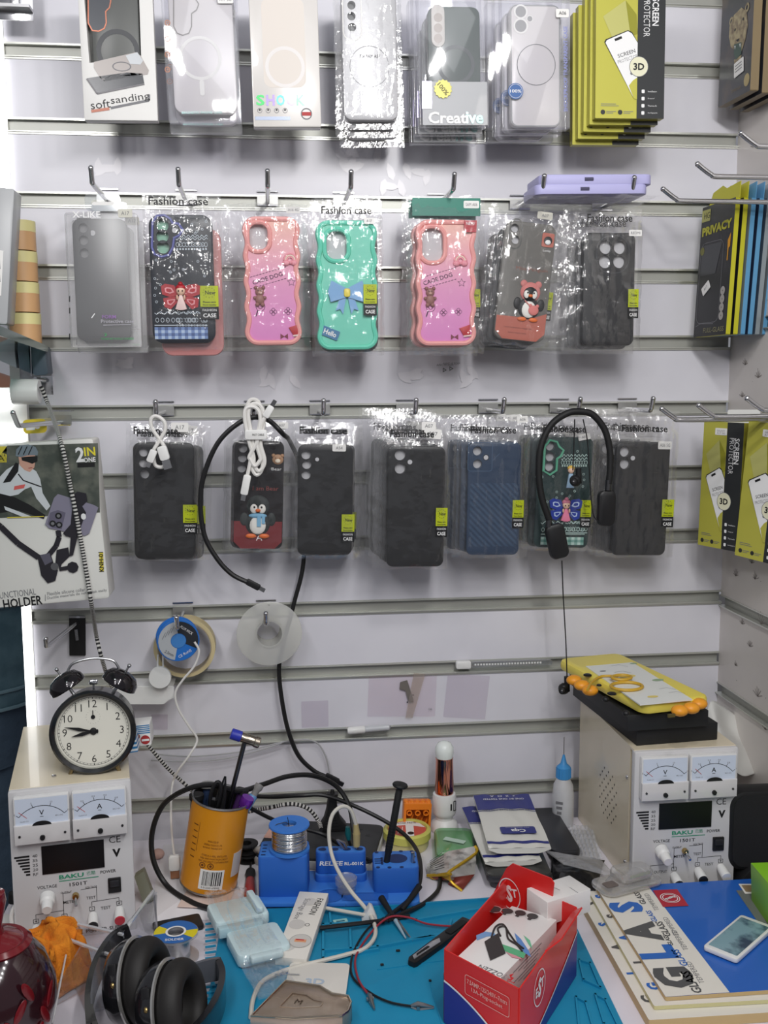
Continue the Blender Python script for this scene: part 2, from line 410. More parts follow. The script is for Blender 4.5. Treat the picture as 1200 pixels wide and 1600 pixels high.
# ---------------------------------------------------------------- hooks
def hook(base, dirv, L, label, tip=.022, r=.0034, cat='hook', wide=.03, clip=True, ang=50, cover=None):
    """chrome peg: local +x runs out of the wall, z up"""
    d = Vector(dirv); M = frame(base, d, (0, 0, 1))
    t = thing('display_hook', label, cat, M, 'chrome display hooks')
    b = MB()
    pts = [(0, 0, 0), (L*.5, 0, 0), (L-.008, 0, 0.0), (L, 0, .002), (L+tip*cos(R(ang))*.5, 0, .001+tip*sin(R(ang))*.5), (L+tip*cos(R(ang)), 0, .001+tip*sin(R(ang)))]
    b.tube(spline(pts, 4), r, CHROME, 10); b.ball((L+tip*cos(R(ang)), 0, .001+tip*sin(R(ang))), r*1.08, CHROME, 10, 6); b.build('peg', t)
    if clip:
        b = MB(); b.box((.0012, 0, .003), (.0016, wide, .014), mat('clip_steel', (164, 164, 162), .35, .7)); b.box((-.004, 0, .016), (.011, wide, .0016), CHROME); b.box((.003, 0, -.004), (.004, wide, .0016), CHROME); b.build('clip', t)
    return t
BW = (0, -1, 0); RW = (-1, 0, 0)
def peg_at(px, py, y=-.002): return P(px, py, y)
E5, E8, E11 = ZG+.3, ZG, ZG-.3
def on_groove(px, E):                       # point of a groove under a pixel column
    lo, hi = -200, 1700
    for _ in range(40):
        m = (lo+hi)/2
        if P(px, m, 0).z > E-GH*.55: lo = m
        else: hi = m
    p = P(px, lo, 0); return (p.x, -.002, p.z)
ROW2 = [(186, 'first'), (306, 'second'), (428, 'third'), (540, 'fourth'), (684, 'fifth'), (796, 'sixth'), (925, 'seventh')]
tips2 = [(141, 268), (278, 277), (418, 277), (549, 267), (711, 284), (852, 281), (993, 282)]
names2 = ['dark grey boxed case', 'navy charm case', 'open-bagged pink case', 'teal bow case', 'pink case with green header', 'brown penguin case', 'four-hole black case']
def hook_to(tip_px, y0, E, label, L):       # a peg whose lifted tip meets the pixel
    tp = P(*tip_px, -L-.014); return hook((tp.x, -.002, E-GH*.55), BW, L, label, tip=max(.018, tp.z-(E-GH*.55)), ang=66)
for (tp, nm) in zip(tips2, names2):
    hook_to(tp, 0, E5, 'chrome peg with upturned tip above the %s' % nm, .13)
tips3 = [(243, 645), (396, 641), (506, 643), (651, 641), (789, 641), (908, 645), (1022, 641)]
names3 = ['black case tangled with a short white cable', 'penguin scarf case', 'black case with three lens holes', 'black A07 case', 'blue ribbed case', 'green fairy case', 'black A06 5G case']
for (tp, nm) in zip(tips3, names3):
    hook_to(tp, 0, E8, 'chrome peg carrying the %s' % nm, .10)
for (px, py, L, lb) in ((1096, 258, .13, 'long chrome peg from the right wall, above the yellow privacy packs'), (1164, 210, .10, 'highest chrome peg on the right wall, under the tiger boxes'),
                        (1042, 297, .15, 'chrome peg running into the yellow privacy packs'), (1040, 640, .16, 'farther chrome peg above the gap left of the screen protector boxes'), (1098, 635, .12, 'chrome peg right above the first screen protector box'), (1174, 624, .10, 'chrome peg in the right wall corner, above the second screen protector box')):
    q = XP(px, py, XR-L-.016)
    hook((XR-.002, q.y, q.z-.014), RW, L, lb, tip=.024, ang=36, clip=px > 1150)
# ---------------------------------------------------------------- packaging parts
NEWY = mat('label_lime', (176, 188, 20), .5); INKB = mat('label_black', (20, 21, 24), .45)
def bag(f, parent, tl, br, d, seed=1, header='Fashion case', hx=None, hz=None, hw=None, name='bag', hh=.0105, m=None, back=True, amp=1):
    """clear sleeve: pixel corners of the sleeve, depth d of what is inside"""
    x0, z1 = f.l(*tl); x1, z0 = f.l(*br); rn = random.Random(seed); ox = rn.uniform(0, 99)
    cx, cz, hw_, hh_ = f.w/2, f.h/2, f.w/2, f.h/2
    def fn(sgn):
        def g(u, v):
            x = x0+(x1-x0)*u; z = z0+(z1-z0)*v
            ex = max(abs(x)-hw_, 0); ez = max(abs(z)-hh_, 0); e = min(1, hypot(ex/.012, ez/.02))
            edge = min(u, 1-u, v*2, (1-v)*2)*8; edge = min(1, max(edge, 0))
            n1 = 1.5*(1-abs(noise.noise(Vector((x*90+ox, z*16, seed)))))**5+1.1*(1-abs(noise.noise(Vector((x*40-z*80+ox, x*60+z*90, seed*2.)))))**5*(.35+.65*e)
            n2 = noise.noise(Vector((x*45, z*45+ox, 3.3)))
            y = -(d*(1-e)+.0016+(.0016*n1*edge+.0022*n2*edge*e)*amp*(1+1.2*e)) if sgn < 0 else .001+.0016*n2*edge*e
            wob = .0022*noise.noise(Vector((u*9, v*13, ox)))
            return (x+wob*(1-min(1, edge*2)), y, z+wob*(1-min(1, edge*2)))
        return g
    b = MB(); b.grid(fn(-1), 26, 44, m or FILM)
    if back: b.grid(fn(1), 10, 16, m or FILM)
    o = b.build(name, parent, smooth=55)
    if header:
        b = MB(); X = hx if hx is not None else (x0+x1)/2; Z = hz if hz is not None else z1-.02
        b.text(header, X, Z, hh, -.0138, BLACK, w=hw or (x1-x0)*.66, bold=.018)
        b.text('Mobile phone case shell for all models', X, Z-hh*1.15, .0016, -.0138, GREYINK, w=(hw or (x1-x0)*.66)*.8)
        b.build('header_print', parent)
    return o
def new_sticker(f, parent, px0, py0, px1, py1, y=-.0128):
    x0, z1 = f.l(px0, py0); x1, z0 = f.l(px1, py1); w, h = x1-x0, z1-z0; cx = (x0+x1)/2
    b = MB(); zm = z0+h*.38
    b.box((cx, y, (zm+z1)/2), (w, .0006, z1-zm), NEWY); b.box((cx, y, (zm+z0)/2), (w, .0006, zm-z0), INKB)
    Y = y-.0006; b.text('New', cx+w*.06, z1-h*.2, h*.12, Y, BLACK, w=w*.55, bold=.01)
    for a in range(12):
        q = 2*pi*a/12; b.poly(circ(h*.012, 6, cx+w*.33*cos(q), z1-h*.2+h*.15*sin(q)), Y, BLACK)
    b.text('Please care', cx, zm+h*.14, h*.05, Y, BLACK, w=w*.7, bold=.02); b.text('Good Quality', cx, zm+h*.05, h*.05, Y, BLACK, w=w*.75, bold=.02)
    b.text('FASHION', cx, z0+h*.28, h*.07, Y, INKW, w=w*.76); b.text('CASE', cx, z0+h*.12, h*.12, Y, INKW, w=w*.72, bold=.02)
    return b.build('quality_sticker', parent)
def tagged(f, parent, cx, cy, wp, hp, txt, y=-.0075, rot=0, name='model_label', col=None, ink=None):
    x, z = f.l(cx, cy); k = f.w/1.0
    s = abs(f.l(cx+50, cy)[0]-f.l(cx-50, cy)[0])/100; w, h = wp*s, hp*s
    b = MB(); b.M = Matrix.Translation((x, 0, z)) @ Matrix.Rotation(rot, 4, 'Y'); b.plate(rrect(w, h, h*.15, 2), y, y+.0005, col or WHITE)
    if txt: b.text(txt, 0, 0, h*.42, y-.0004, ink or GREYINK, w=min(w*.75, h*.42*.75*len(txt)))
    return b.build(name, parent)
def lens_h(f, lst): return [circ(f.w*r, 20, *f.l(px, py)) for px, py, r in lst]
CASEB = mat('case_black', (20, 21, 24), .42, bump=(900, .06, .0004)); CASEB2 = mat('case_black_soft', (18, 19, 21), .5)
def shell(f, parent, m, holes=(), r=.014, d=.010, outline=None, insert=INSERT, ringm=None, name='shell', ch=.0025):
    o = outline or rrect(f.w, f.h, r, 6)
    b = MB(); b.plate(o, -d, 0, m, holes=holes, ch=ch); sh = b.build(name, parent)
    if holes:
        xs = [p[0] for h in holes for p in h]; zs = [p[1] for h in holes for p in h]
        b = MB(); b.box(((min(xs)+max(xs))/2, -.0022, (min(zs)+max(zs))/2), (max(xs)-min(xs)+.004, .0012, max(zs)-min(zs)+.004), insert); b.build('inner_card', parent)
        b = MB()
        for h in holes:
            b.ring(offs(h, .0011), h, -d-.0003, ringm or m)
            b.add([(x, y, z) for y in (-d-.0003, -d+.0005) for x, z in offs(h, .0011)], [(i, (i+1) % len(h), len(h)+(i+1) % len(h), len(h)+i) for i in range(len(h))], ringm or m)
        b.build('lens_rim', parent)
    return sh
def behind(root, f, n, labels, dx=-.004, dz=-.006, dy=.0165, group=None, jit=.002, rl=.02, seed=0):
    rn = random.Random(seed+11)
    for k in range(n):
        M = f.off(dx*(k+1)+rn.uniform(-jit, jit), dy*(k+1), dz*(k+1)*.6+rn.uniform(-jit, jit), rn.uniform(-rl, rl))
        dup(root, M, labels % ('second', 'third', 'fourth', 'fifth')[k], group)
# ---------------------------------------------------------------- top row: boxed cases
def openbox(f, parent, d, m, win=None, name='carton', r=.001):
    b = MB(); b.plate(rrect(f.w, f.h, r, 2), -d, 0, m, holes=[win] if win else (), ch=.0006); return b.build(name, parent)
Y1 = -.105
# 1 soft sanding
f = qv((122, -28), (238, -24), (250, 193), (137, 193), Y1)
t = thing('boxed_phone_case', 'white windowed carton reading soft sanding with grey case, top left', 'phone case', f.M, 'boxed cases on the top row')
CART = mat('carton_white', (226, 225, 222), .45)
win = f.ls((143, 104), (223, 98), (219, -20), (133, -20)); 
openbox(f, t, .016, CART, win)
b = MB(); b.box((0, .0, 0), (f.w*.97, .002, f.h*.97), mat('carton_inside', (120, 120, 118), .6)); b.build('backing', t)
b = MB(); g = mat('case_smoke', (88, 90, 88), .35)
bx0, bz1 = f.l(141, -24); bx1, bz0 = f.l(224, 150)
b.plate(rrect(bx1-bx0, bz1-bz0, .012, 5, (bx0+bx1)/2, (bz0+bz1)/2), -.010, -.002, g, ch=.002); c_ = b.build('phone_case', t)
b = MB(); cx, cz = f.l(186, 84); b.ring(circ(.0275, 28, cx, cz), circ(.0215, 28, cx, cz), -.0104, mat('magnet_ring_grey', (58, 60, 64), .4)); b.build('magnet_ring', c_)
b = MB()
pill = [f.l(*q) for q in ((141, -15), (141, 40), (147, 51), (156, 52), (164, 48), (167, 40), (166, 22), (172, 16), (174, 6), (170, -3), (166, -8))]
b.ring(offs(pill, .0016), pill, -.0106, mat('copper_line', (150, 96, 78), .3, .6)); b.poly(pill, -.0104, mat('camera_slate', (58, 62, 70), .3)); b.build('camera_frame', c_)
pb = MB(); Y = -.0166
A = f.ls((150, 103), (214, 88), (222, 93), (235, 116), (233, 122), (166, 133), (160, 128), (150, 112)); pb.poly(A, Y, mat('print_beige_grey', (168, 160, 156), .3)); 
pb.poly(f.ls((199, 93), (217, 88), (226, 101), (222, 107), (206, 106)), Y-.0003, mat('print_lens_grey', (196, 200, 204), .3)); pb.ring(circ(.012, 20, *f.l(193, 110), rz=.006), circ(.0105, 20, *f.l(193, 110), rz=.005), Y-.0003, GREYINK)
pb.poly(f.ls((139, 128), (200, 119), (225, 121), (228, 137), (160, 152), (152, 150)), Y, mat('print_phone_dark', (42, 46, 54), .25)); pb.line(f.ls((139, 129), (155, 152), (228, 137)), .002, Y-.0002, mat('print_grey_edge', (110, 108, 112), .4))
pb.text('soft', *f.l(160, 168), .0105, Y, BLACK, w=.025, rot=R(7), bold=-.004); pb.text('sanding', *f.l(206, 160), .0115, Y, BLACK, w=.050, rot=R(8), bold=-.004)
pb.line(f.ls((146, 179), (174, 175)), .0035, Y, mat('print_salmon', (196, 128, 108), .5)); pb.line(f.ls((176, 174), (235, 162), (235, 153)), .003, Y, GREYINK)
pb.build('front_print', t)
# 2 clear box A17 5G
CLEARB = film_mat('clear_box', (250, 250, 252), base=.05, edge=.45, rough=.06, milk=.08)
WHCASE = mat('case_milky', (222, 218, 216), .3, var=(10, (214, 210, 214), .3, .7)); HOLO = mat('holo_print', (180, 214, 210), .2, .5)
def clear_box(f, parent, d=.02):
    b = MB(); b.plate(rrect(f.w, f.h, .002, 3), -d, 0, CLEARB, ch=.0012); o = b.build('clear_box', parent); return o
f = qv((255, -26), (371, -24), (375, 193), (262, 196), Y1)
t = thing('boxed_phone_case', 'milky magnet-ring case in clear box labelled A17 5G on the top row', 'phone case', f.M, 'boxed cases on the top row')
clear_box(f, t)
b = MB(); b.plate(rrect(f.w*.86, f.h*.93, .012, 5, .002, .004), -.0165, -.004, WHCASE, ch=.002); c_ = b.build('phone_case', t)
b = MB(); cx, cz = f.l(314, 97); b.ring(circ(.0275, 30, cx, cz), circ(.0235, 30, cx, cz), -.0169, WHITE); b.plate(rrect(.006, .020, .003, 3, *f.l(317, 143)), -.0172, -.0168, WHITE); b.build('magnet_ring', c_)
b = MB(); pill = f.ls((274, -8), (274, 48), (279, 58), (287, 61), (296, 58), (300, 48), (300, 28), (308, 22), (311, 14), (306, 6), (298, 2), (296, -8))
b.ring(offs(pill, .0014), pill, -.0172, mat('camera_line_grey', (140, 136, 134), .4)); b.build('camera_frame', c_)
b = MB()
for y_ in (44, 69, 93, 116): b.ring(circ(.0036, 14, *f.l(264, y_)), circ(.0026, 14, *f.l(264, y_)), -.0203, mat('print_copper', (190, 128, 96), .4)); b.text('+', *f.l(264, y_), .003, -.0203, MATS['print_copper'])
b.text('MAGNETIC PHONE CASE', *f.l(317, 182), .0032, -.0203, HOLO, w=.052, bold=.01); b.build('front_print', t)
tagged(f, t, 353, 8, 24, 12, 'A17 5G', y=-.0207)
behind(t, f, 1, 'milky magnet-ring case in clear box, %s in its stack', dx=.001, dz=-.016, dy=.022, group='boxed cases on the top row')
# 3 SHOCK
f = qv((392, -26), (496, -24), (499, 204), (392, 204), Y1)
t = thing('boxed_phone_case', 'frosted box with shiny SHOCK lettering on the top row', 'phone case', f.M, 'boxed cases on the top row')
b = MB(); b.plate(rrect(f.w, f.h, .002, 3), -.02, 0, mat('box_pearl', (220, 216, 212), .25, coat=.4), ch=.0012); b.build('carton', t)
b = MB(); cx, cz = f.l(445, 112); b.ring(circ(.026, 30, cx, cz), circ(.0215, 30, cx, cz), -.0203, mat('pearl_ring', (226, 222, 220), .35)); b.plate(rrect(f.w*.62, f.h*.6, .01, 4, *f.l(443, 75)), -.0202, -.0198, mat('pearl_window', (224, 216, 208), .2)); b.build('window', t)
b = MB(); wds = [('S', (90, 200, 120)), ('H', (170, 150, 220)), ('O', (120, 210, 200)), ('C', (190, 180, 220)), ('K', (150, 210, 170))]
for k, (ch_, co) in enumerate(wds): b.text(ch_, *f.l(407+k*15.5, 163), .0135, -.0204, mat('holo_'+ch_, co, .25, .35), w=.011, bold=.03)
for k in range(4): b.ring(circ(.0032, 12, *f.l(406+k*13, 179)), circ(.0026, 12, *f.l(406+k*13, 179)), -.0204, GREYINK); b.poly(circ(.0013, 8, *f.l(406+k*13, 178)), -.0204, BLACK)
b.box((*f.l(426, 191)[:1], -.0203, f.l(426, 191)[1]), (.046, .0003, .0045), mat('holo_strip', (176, 186, 206), .2, .5)); b.ring(circ(.0075, 18, *f.l(478, 184)), circ(.006, 18, *f.l(478, 184)), -.0204, GREYINK); b.box((f.l(478, 184)[0], -.0204, f.l(478, 184)[1]), (.012, .0003, .0045), mat('print_red', (176, 40, 40), .5))
b.build('front_print', t)
# 4 silver clear-back case in a bag
f = qv((526, -18), (616, -16), (622, 191), (542, 191), Y1)
t = thing('bagged_phone_case', 'silver white phone case reading For SAM, bagged, on the top row', 'phone case', f.M, 'boxed cases on the top row')
SILV = mat('case_silver_white', (198, 198, 201), .35, .1)
shell(f, t, SILV, lens_h(f, [(548, 13, .075), (548, 30, .075), (549, 47, .075)]), d=.011, insert=mat('lens_dark_grey', (96, 98, 100), .4), r=.011)
b = MB(); x, z = f.l(576, 108); b.ring(circ(.0265, 30, x, z), circ(.0258, 30, x, z), -.0113, GREYINK); b.text('For SAM A57', *f.l(577, 92), .0042, -.0114, BLACK, w=.027); b.build('front_print', t)
b = MB(); o = rrect(.026, .062, .012, 5, *f.l(549, 30)); b.ring(o, offs(o, -.0014), -.0116, WHITE); b.build('camera_frame', t)
bag(f, t, (520, -25), (630, 203), .0115, 4, None, amp=.6)
behind(t, f, 2, 'silver white bagged phone case, %s in its stack on the top row', dx=.002, dz=-.012, dy=.018, group='boxed cases on the top row', seed=3)
# 5 Creative
f = qv((649, -26), (757, -24), (759, 203), (652, 203), Y1)
t = thing('boxed_phone_case', 'clear box reading Creative, dark grey-green case, gold 100% seal', 'phone case', f.M, 'boxed cases on the top row')
clear_box(f, t)
b = MB(); x0, z1 = f.l(665, 16); x1, z0 = f.l(748, 190); b.plate(rrect(x1-x0, z1-z0, .011, 5, (x0+x1)/2, (z0+z1)/2), -.016, -.004, mat('case_greygreen', (98, 108, 106), .3), ch=.002); c_ = b.build('phone_case', t)
b = MB(); x, z = f.l(709, 107); b.ring(circ(.0255, 30, x, z), circ(.0205, 30, x, z), -.0164, mat('ring_dark', (66, 74, 78), .4)); b.build('magnet_ring', c_)
b = MB(); o = rrect(.018, .054, .009, 5, *f.l(681, 47)); b.plate(o, -.0185, -.015, mat('lens_island_ivory', (216, 212, 206), .4), ch=.001)
for y_ in (35, 51, 67): b.poly(circ(.0058, 16, *f.l(681, y_)), -.0187, mat('lens_taupe', (176, 166, 158), .3))
b.build('camera_island', c_)
b = MB(); x0, z1 = f.l(656, 134); x1, z0 = f.l(757, 201); b.box(((x0+x1)/2, -.0195, (z0+z1)/2), (x1-x0, .0006, z1-z0), mat('sleeve_grey', (190, 192, 192), .4)); b.build('sleeve', t)
b = MB(); b.text('Creat', *f.l(695, 190), .0155, -.0208, INKW, w=.052, bold=.03); b.text('ive', *f.l(737, 190), .0155, -.0208, HOLO, w=.024, bold=.03)
b.poly(f.ls((656, 134), (671, 134), (671, 176), (656, 176)), -.0208, mat('holo_tab', (196, 190, 220), .25, .4)); b.text('DESIGN', *f.l(663, 141), .0026, -.0212, BLACK, w=.011); b.build('sleeve_print', t)
b = MB(); x, z = f.l(688, 146); o = [(x+.0125*(1 if k % 2 else .87)*cos(pi*k/14), z+.0125*(1 if k % 2 else .87)*sin(pi*k/14)) for k in range(28)]; b.plate(o, -.0216, -.0210, mat('seal_gold', (150, 144, 70), .35, .3)); b.text('100%', x, z, .006, -.0219, mat('seal_ink', (60, 58, 24), .5), w=.018, rot=R(-50), bold=.01); b.build('seal', t)
behind(t, f, 2, 'clear box with grey-green case, %s in that stack', dx=-.003, dz=-.010, dy=.0225, group='boxed cases on the top row', seed=5, rl=.005)
# 6 A06 clear box
f = qv((779, -16), (886, -14), (883, 206), (779, 206), Y1)
t = thing('boxed_phone_case', 'clear box labelled A06 with thin ring and round blue 100% seal', 'phone case', f.M, 'boxed cases on the top row')
clear_box(f, t)
b = MB(); x0, z1 = f.l(792, 13); x1, z0 = f.l(871, 203); ol = rrect(x1-x0, z1-z0, .01, 5, (x0+x1)/2, (z0+z1)/2); b.plate(ol, -.016, -.004, WHCASE, ch=.002); c_ = b.build('phone_case', t)
b = MB(); x, z = f.l(833, 107); b.ring(circ(.0268, 32, x, z), circ(.0258, 32, x, z), -.0164, GREYINK); b.ring(offs(ol, -.0008), offs(ol, -.0022), -.0163, mat('case_edge_grey', (150, 152, 154), .3)); b.build('magnet_ring', c_)
b = MB()
for (a, c2, r_) in ((809, 25, .0072), (809, 47, .0078), (823, 36, .0035)): b.ring(circ(r_*1.3, 18, *f.l(a, c2)), circ(r_, 18, *f.l(a, c2)), -.0166, WHITE); b.poly(circ(r_, 18, *f.l(a, c2)), -.0164, mat('lens_grey', (150, 150, 152), .3))
b.build('camera_frame', c_)
b = MB(); x, z = f.l(800, 149); b.plate(circ(.0105, 24, x, z), -.0208, -.0203, mat('seal_blue', (52, 96, 158), .4)); b.ring(circ(.0092, 24, x, z), circ(.0088, 24, x, z), -.0211, INKW); b.text('100%', x, z, .0042, -.0211, INKW, w=.0155, bold=.01); b.build('seal', t)
b = MB(); b.text('SHOCKPROOF TRANSPARENT CASE', *f.l(877, 115), .0055, -.0203, mat('print_lilac_blue', (140, 146, 200), .5), w=.11, rot=R(90), bold=.02); b.build('side_print', t)
tagged(f, t, 872, 29, 20, 12, 'A06', y=-.0208, ink=BLACK)
behind(t, f, 2, 'clear box with thin-ringed case, %s in the A06 stack', dx=-.005, dz=-.007, dy=.0225, group='boxed cases on the top row', seed=6, rl=.004)
# 7 yellow screen protector boxes
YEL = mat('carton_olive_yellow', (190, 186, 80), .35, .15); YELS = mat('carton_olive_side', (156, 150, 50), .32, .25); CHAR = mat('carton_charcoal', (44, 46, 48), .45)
def protector_box(name, label, f, d, group, txtside=True):
    t = thing(name, label, 'screen protector box', f.M, group)
    w, h = f.w, f.h
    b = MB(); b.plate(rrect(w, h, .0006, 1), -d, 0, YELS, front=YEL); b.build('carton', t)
    Y = -d-.0004; b = MB(); X = lambda u: -w/2+u*w; Z = lambda v: h/2-v*h
    b.poly([(X(.60), Z(1)), (X(1), Z(1)), (X(1), Z(0)), (X(.60), Z(0))], Y, CHAR)
    b.poly([(X(.10), Z(.26)), (X(.42), Z(.14)), (X(.58), Z(.24)), (X(.60), Z(.34)), (X(.26), Z(.44))], Y, mat('print_pale_olive', (196, 194, 120), .3, .2)); b.poly([(X(.42), Z(.14)), (X(.58), Z(.24)), (X(.60), Z(.38)), (X(.50), Z(.40))], Y-.0002, mat('print_mid_olive', (146, 144, 44), .4))
    ph = [(X(.12), Z(.445)), (X(.14), Z(.425)), (X(.46), Z(.355)), (X(.52), Z(.37)), (X(.60), Z(.44)), (X(.60), Z(.86)), (X(.56), Z(.855))]
    b.poly(ph, Y-.0003, BLACK); b.poly([(X(.60) if a > X(.599) else a+(X(.4)-a)*.06, z+(Z(.62)-z)*.03) for a, z in ph], Y-.0005, INKW)
    b.poly([(X(.60), Z(.70)), (X(.60), Z(.86)), (X(.555), Z(.855)), (X(.48), Z(.76)), (X(.54), Z(.72))], Y-.0007, YEL)
    b.line([(X(.27), Z(.430)), (X(.37), Z(.408))], .0032, Y-.0007, BLACK)
    b.text('SCREEN', X(.44), Z(.525), .0048, Y-.0007, BLACK, w=w*.26, rot=R(18)); b.text('PROTECTOR', X(.46), Z(.565), .0044, Y-.0007, GREYINK, w=w*.30, rot=R(18), bold=-.01)
    b.poly(circ(.0022, 8, X(.52), Z(.67)), Y-.0007, GREYINK)
    b.text('SCREEN', X(.855), Z(.22), .0092, Y-.0003, INKW, w=h*.20, rot=R(-90), bold=.02); b.text('PROTECTOR', X(.73), Z(.26), .0088, Y-.0003, INKW, w=h*.28, rot=R(-90), bold=-.008)
    b.poly(circ(.0125, 24, X(.62), Z(.62), ), Y-.0009, mat('print_ivory', (226, 224, 196), .4)); b.ring(circ(.0132, 24, X(.62), Z(.62)), circ(.0125, 24, X(.62), Z(.62)), Y-.0009, GREYINK); b.text('3D', X(.62), Z(.62), .009, Y-.0012, BLACK, w=.015, bold=.03)
    for k, s_ in enumerate(('Installation', 'Dustproof', 'Thermo-fit', 'Anti-fingerprint')): b.poly(rrect(.0042, .0046, .001, 2, X(.69), Z(.80+.053*k)), Y-.0004, INKW); b.text(s_, X(.76), Z(.80+.053*k), .002, Y-.0004, INKW, al='l')
    b.line([(X(.08), Z(.895)), (X(.30), Z(.895))], .0008, Y, GREYINK); b.line([(X(.08), Z(.908)), (X(.34), Z(.908))], .0007, Y, GREYINK)
    for u in (.11, .36): b.poly(circ(.0032, 12, X(u), Z(.955)), Y, CHAR); b.line([(X(u+.05), Z(.95)), (X(u+.19), Z(.95))], .0008, Y, GREYINK); b.line([(X(u+.05), Z(.962)), (X(u+.15), Z(.962))], .0008, Y, GREYINK)
    b.build('front_print', t)
    b = MB(); b.plate(rrect(.022, .010, .001, 2, X(.45), Z(.075)), Y-.0004, Y, WHITE); b.text('GALAXY', X(.45), Z(.068), .0026, Y-.0006, GREYINK, w=.015); b.text('A17 5G', X(.45), Z(.087), .0026, Y-.0006, GREYINK, w=.015); b.build('price_label', t)
    return t
f = qv((920, -26), (1032, -22), (1034, 189), (932, 189), -.135)
t = protector_box('screen_protector_box', 'front olive yellow and black 3D screen protector box on the top row', f, .013, 'screen protector boxes on the top row')
behind(t, f, 4, 'olive yellow screen protector box, %s in the top row stack', dx=-.0035, dz=-.009, dy=.0140, group='screen protector boxes on the top row', seed=8, jit=.001, rl=.006)
# ---------------------------------------------------------------- upper case row
G2 = 'bagged cases on the upper hooks'; Y2 = -.10
# A: grey case in frosted box
f = qv((105, 335), (219, 335), (221, 543), (112, 543), Y2)
t = thing('boxed_phone_case', 'dark grey case with four lens holes in frosted FORM protective case box', 'phone case', f.M, G2)
x0, z1 = f.l(114, 343); x1, z0 = f.l(207, 533); fw_ = x1-x0; fh_ = z1-z0; fx = (x0+x1)/2; fz = (z0+z1)/2
GREYC = mat('case_grey', (66, 67, 70), .45)
b = MB(); o = rrect(fw_, fh_, .011, 5, fx, fz); hs = [circ(.0062, 18, *f.l(132, 358)), circ(.0062, 18, *f.l(133, 377)), circ(.0062, 18, *f.l(134, 397))]
b.plate(o, -.011, -.002, GREYC, holes=hs, ch=.002); c_ = b.build('phone_case', t)
b = MB(); b.poly(circ(.0035, 12, *f.l(147, 366)), -.0113, INSERT); b.box((f.l(133, 377)[0], -.0035, f.l(133, 377)[1]), (.018, .001, .06), mat('insert_grey', (140, 140, 142), .6)); q = rrect(.0195, .056, .0095, 5, *f.l(133, 378)); b.ring(q, offs(q, -.0013), -.0114, mat('case_grey_dark', (62, 63, 66), .4)); b.build('camera_frame', c_)
b = MB(); b.plate(rrect(f.w, f.h, .003, 3), -.0145, .0, FROST, ch=.001); b.build('frosted_box', t)
b = MB(); b.text('X-LIKE', *f.l(138, 338), .0085, -.0150, INKW, w=.036, bold=.02); b.text('FORM', *f.l(173, 496), .0048, -.0150, mat('print_violet', (146, 110, 168), .5), w=.018, bold=.02); b.text('Protective case', *f.l(186, 503), .0048, -.0150, mat('print_lav', (170, 168, 176), .5), w=.043, bold=.02)
b.line(f.ls((164, 509), (207, 508)), .001, -.0150, MATS['print_lav']); b.line(f.ls((146, 498), (151, 491)), .0012, -.0150, INKW); b.text('TOUGH ART IN FULLY COVERED', *f.l(186, 530), .0026, -.0150, mat('print_green', (70, 170, 100), .5), w=.043); b.text('↗', *f.l(167, 524), .004, -.015, MATS['print_green'])
for yy in (464, 482, 522): b.line(f.ls((112, yy), (112, yy+9)), .0014, -.0150, BLACK)
b.build('front_print', t)
tagged(f, t, 198, 336, 22, 13, 'A17', y=-.0152, col=mat('label_cream', (206, 204, 192), .5))
b = MB(); x, z = f.l(162, 318); b.M = Matrix.Translation((x, -.008, z)); o = rrect(.046, .022, .006, 4); b.plate(o, -.0006, .0006, CLEAR, holes=[rrect(.03, .007, .003, 3)]); b.plate(rrect(.034, .012, .005, 4, .002, -.005), .001, .0016, WHITE); b.build('hang_tab', t)
behind(t, f, 1, 'dark grey case in frosted box, %s in its stack at the left', dx=.006, dz=-.012, dy=.019, group=G2, rl=.004)
# B: navy case with charms
NAVY = mat('case_navy', (17, 24, 36), .35)
f = qv((237, 337), (334, 337), (336, 537), (236, 537), Y2)
t = thing('bagged_phone_case', 'navy case with violet camera frame, red winged fairy charm and gingham hem', 'phone case', f.M, G2)
shell(f, t, NAVY, lens_h(f, [(255, 354, .098), (255, 371, .098), (256, 388, .098)]), d=.011, insert=mat('insert_mint', (142, 190, 168), .5), r=.015)
b = MB(); o = f.ls((241, 350), (247, 341), (258, 340), (266, 345), (270, 352), (279, 353), (285, 361), (280, 369), (272, 373), (270, 388), (264, 399), (254, 402), (244, 398), (240, 388))
b.ring(offs(o, .0006), offs(o, -.0028), -.0118, mat('frame_violet', (92, 96, 160), .35)); b.tube([(x, -.0122, z) for x, z in offs(o, -.001)], .0016, mat('frame_violet2', (96, 100, 166), .35), 6, closed=True); b.poly(circ(.0034, 12, *f.l(274, 362)), -.0115, INSERT); b.build('camera_frame', t)
DOOD = mat('doodle_white', (196, 206, 216), .5); rn = random.Random(5)
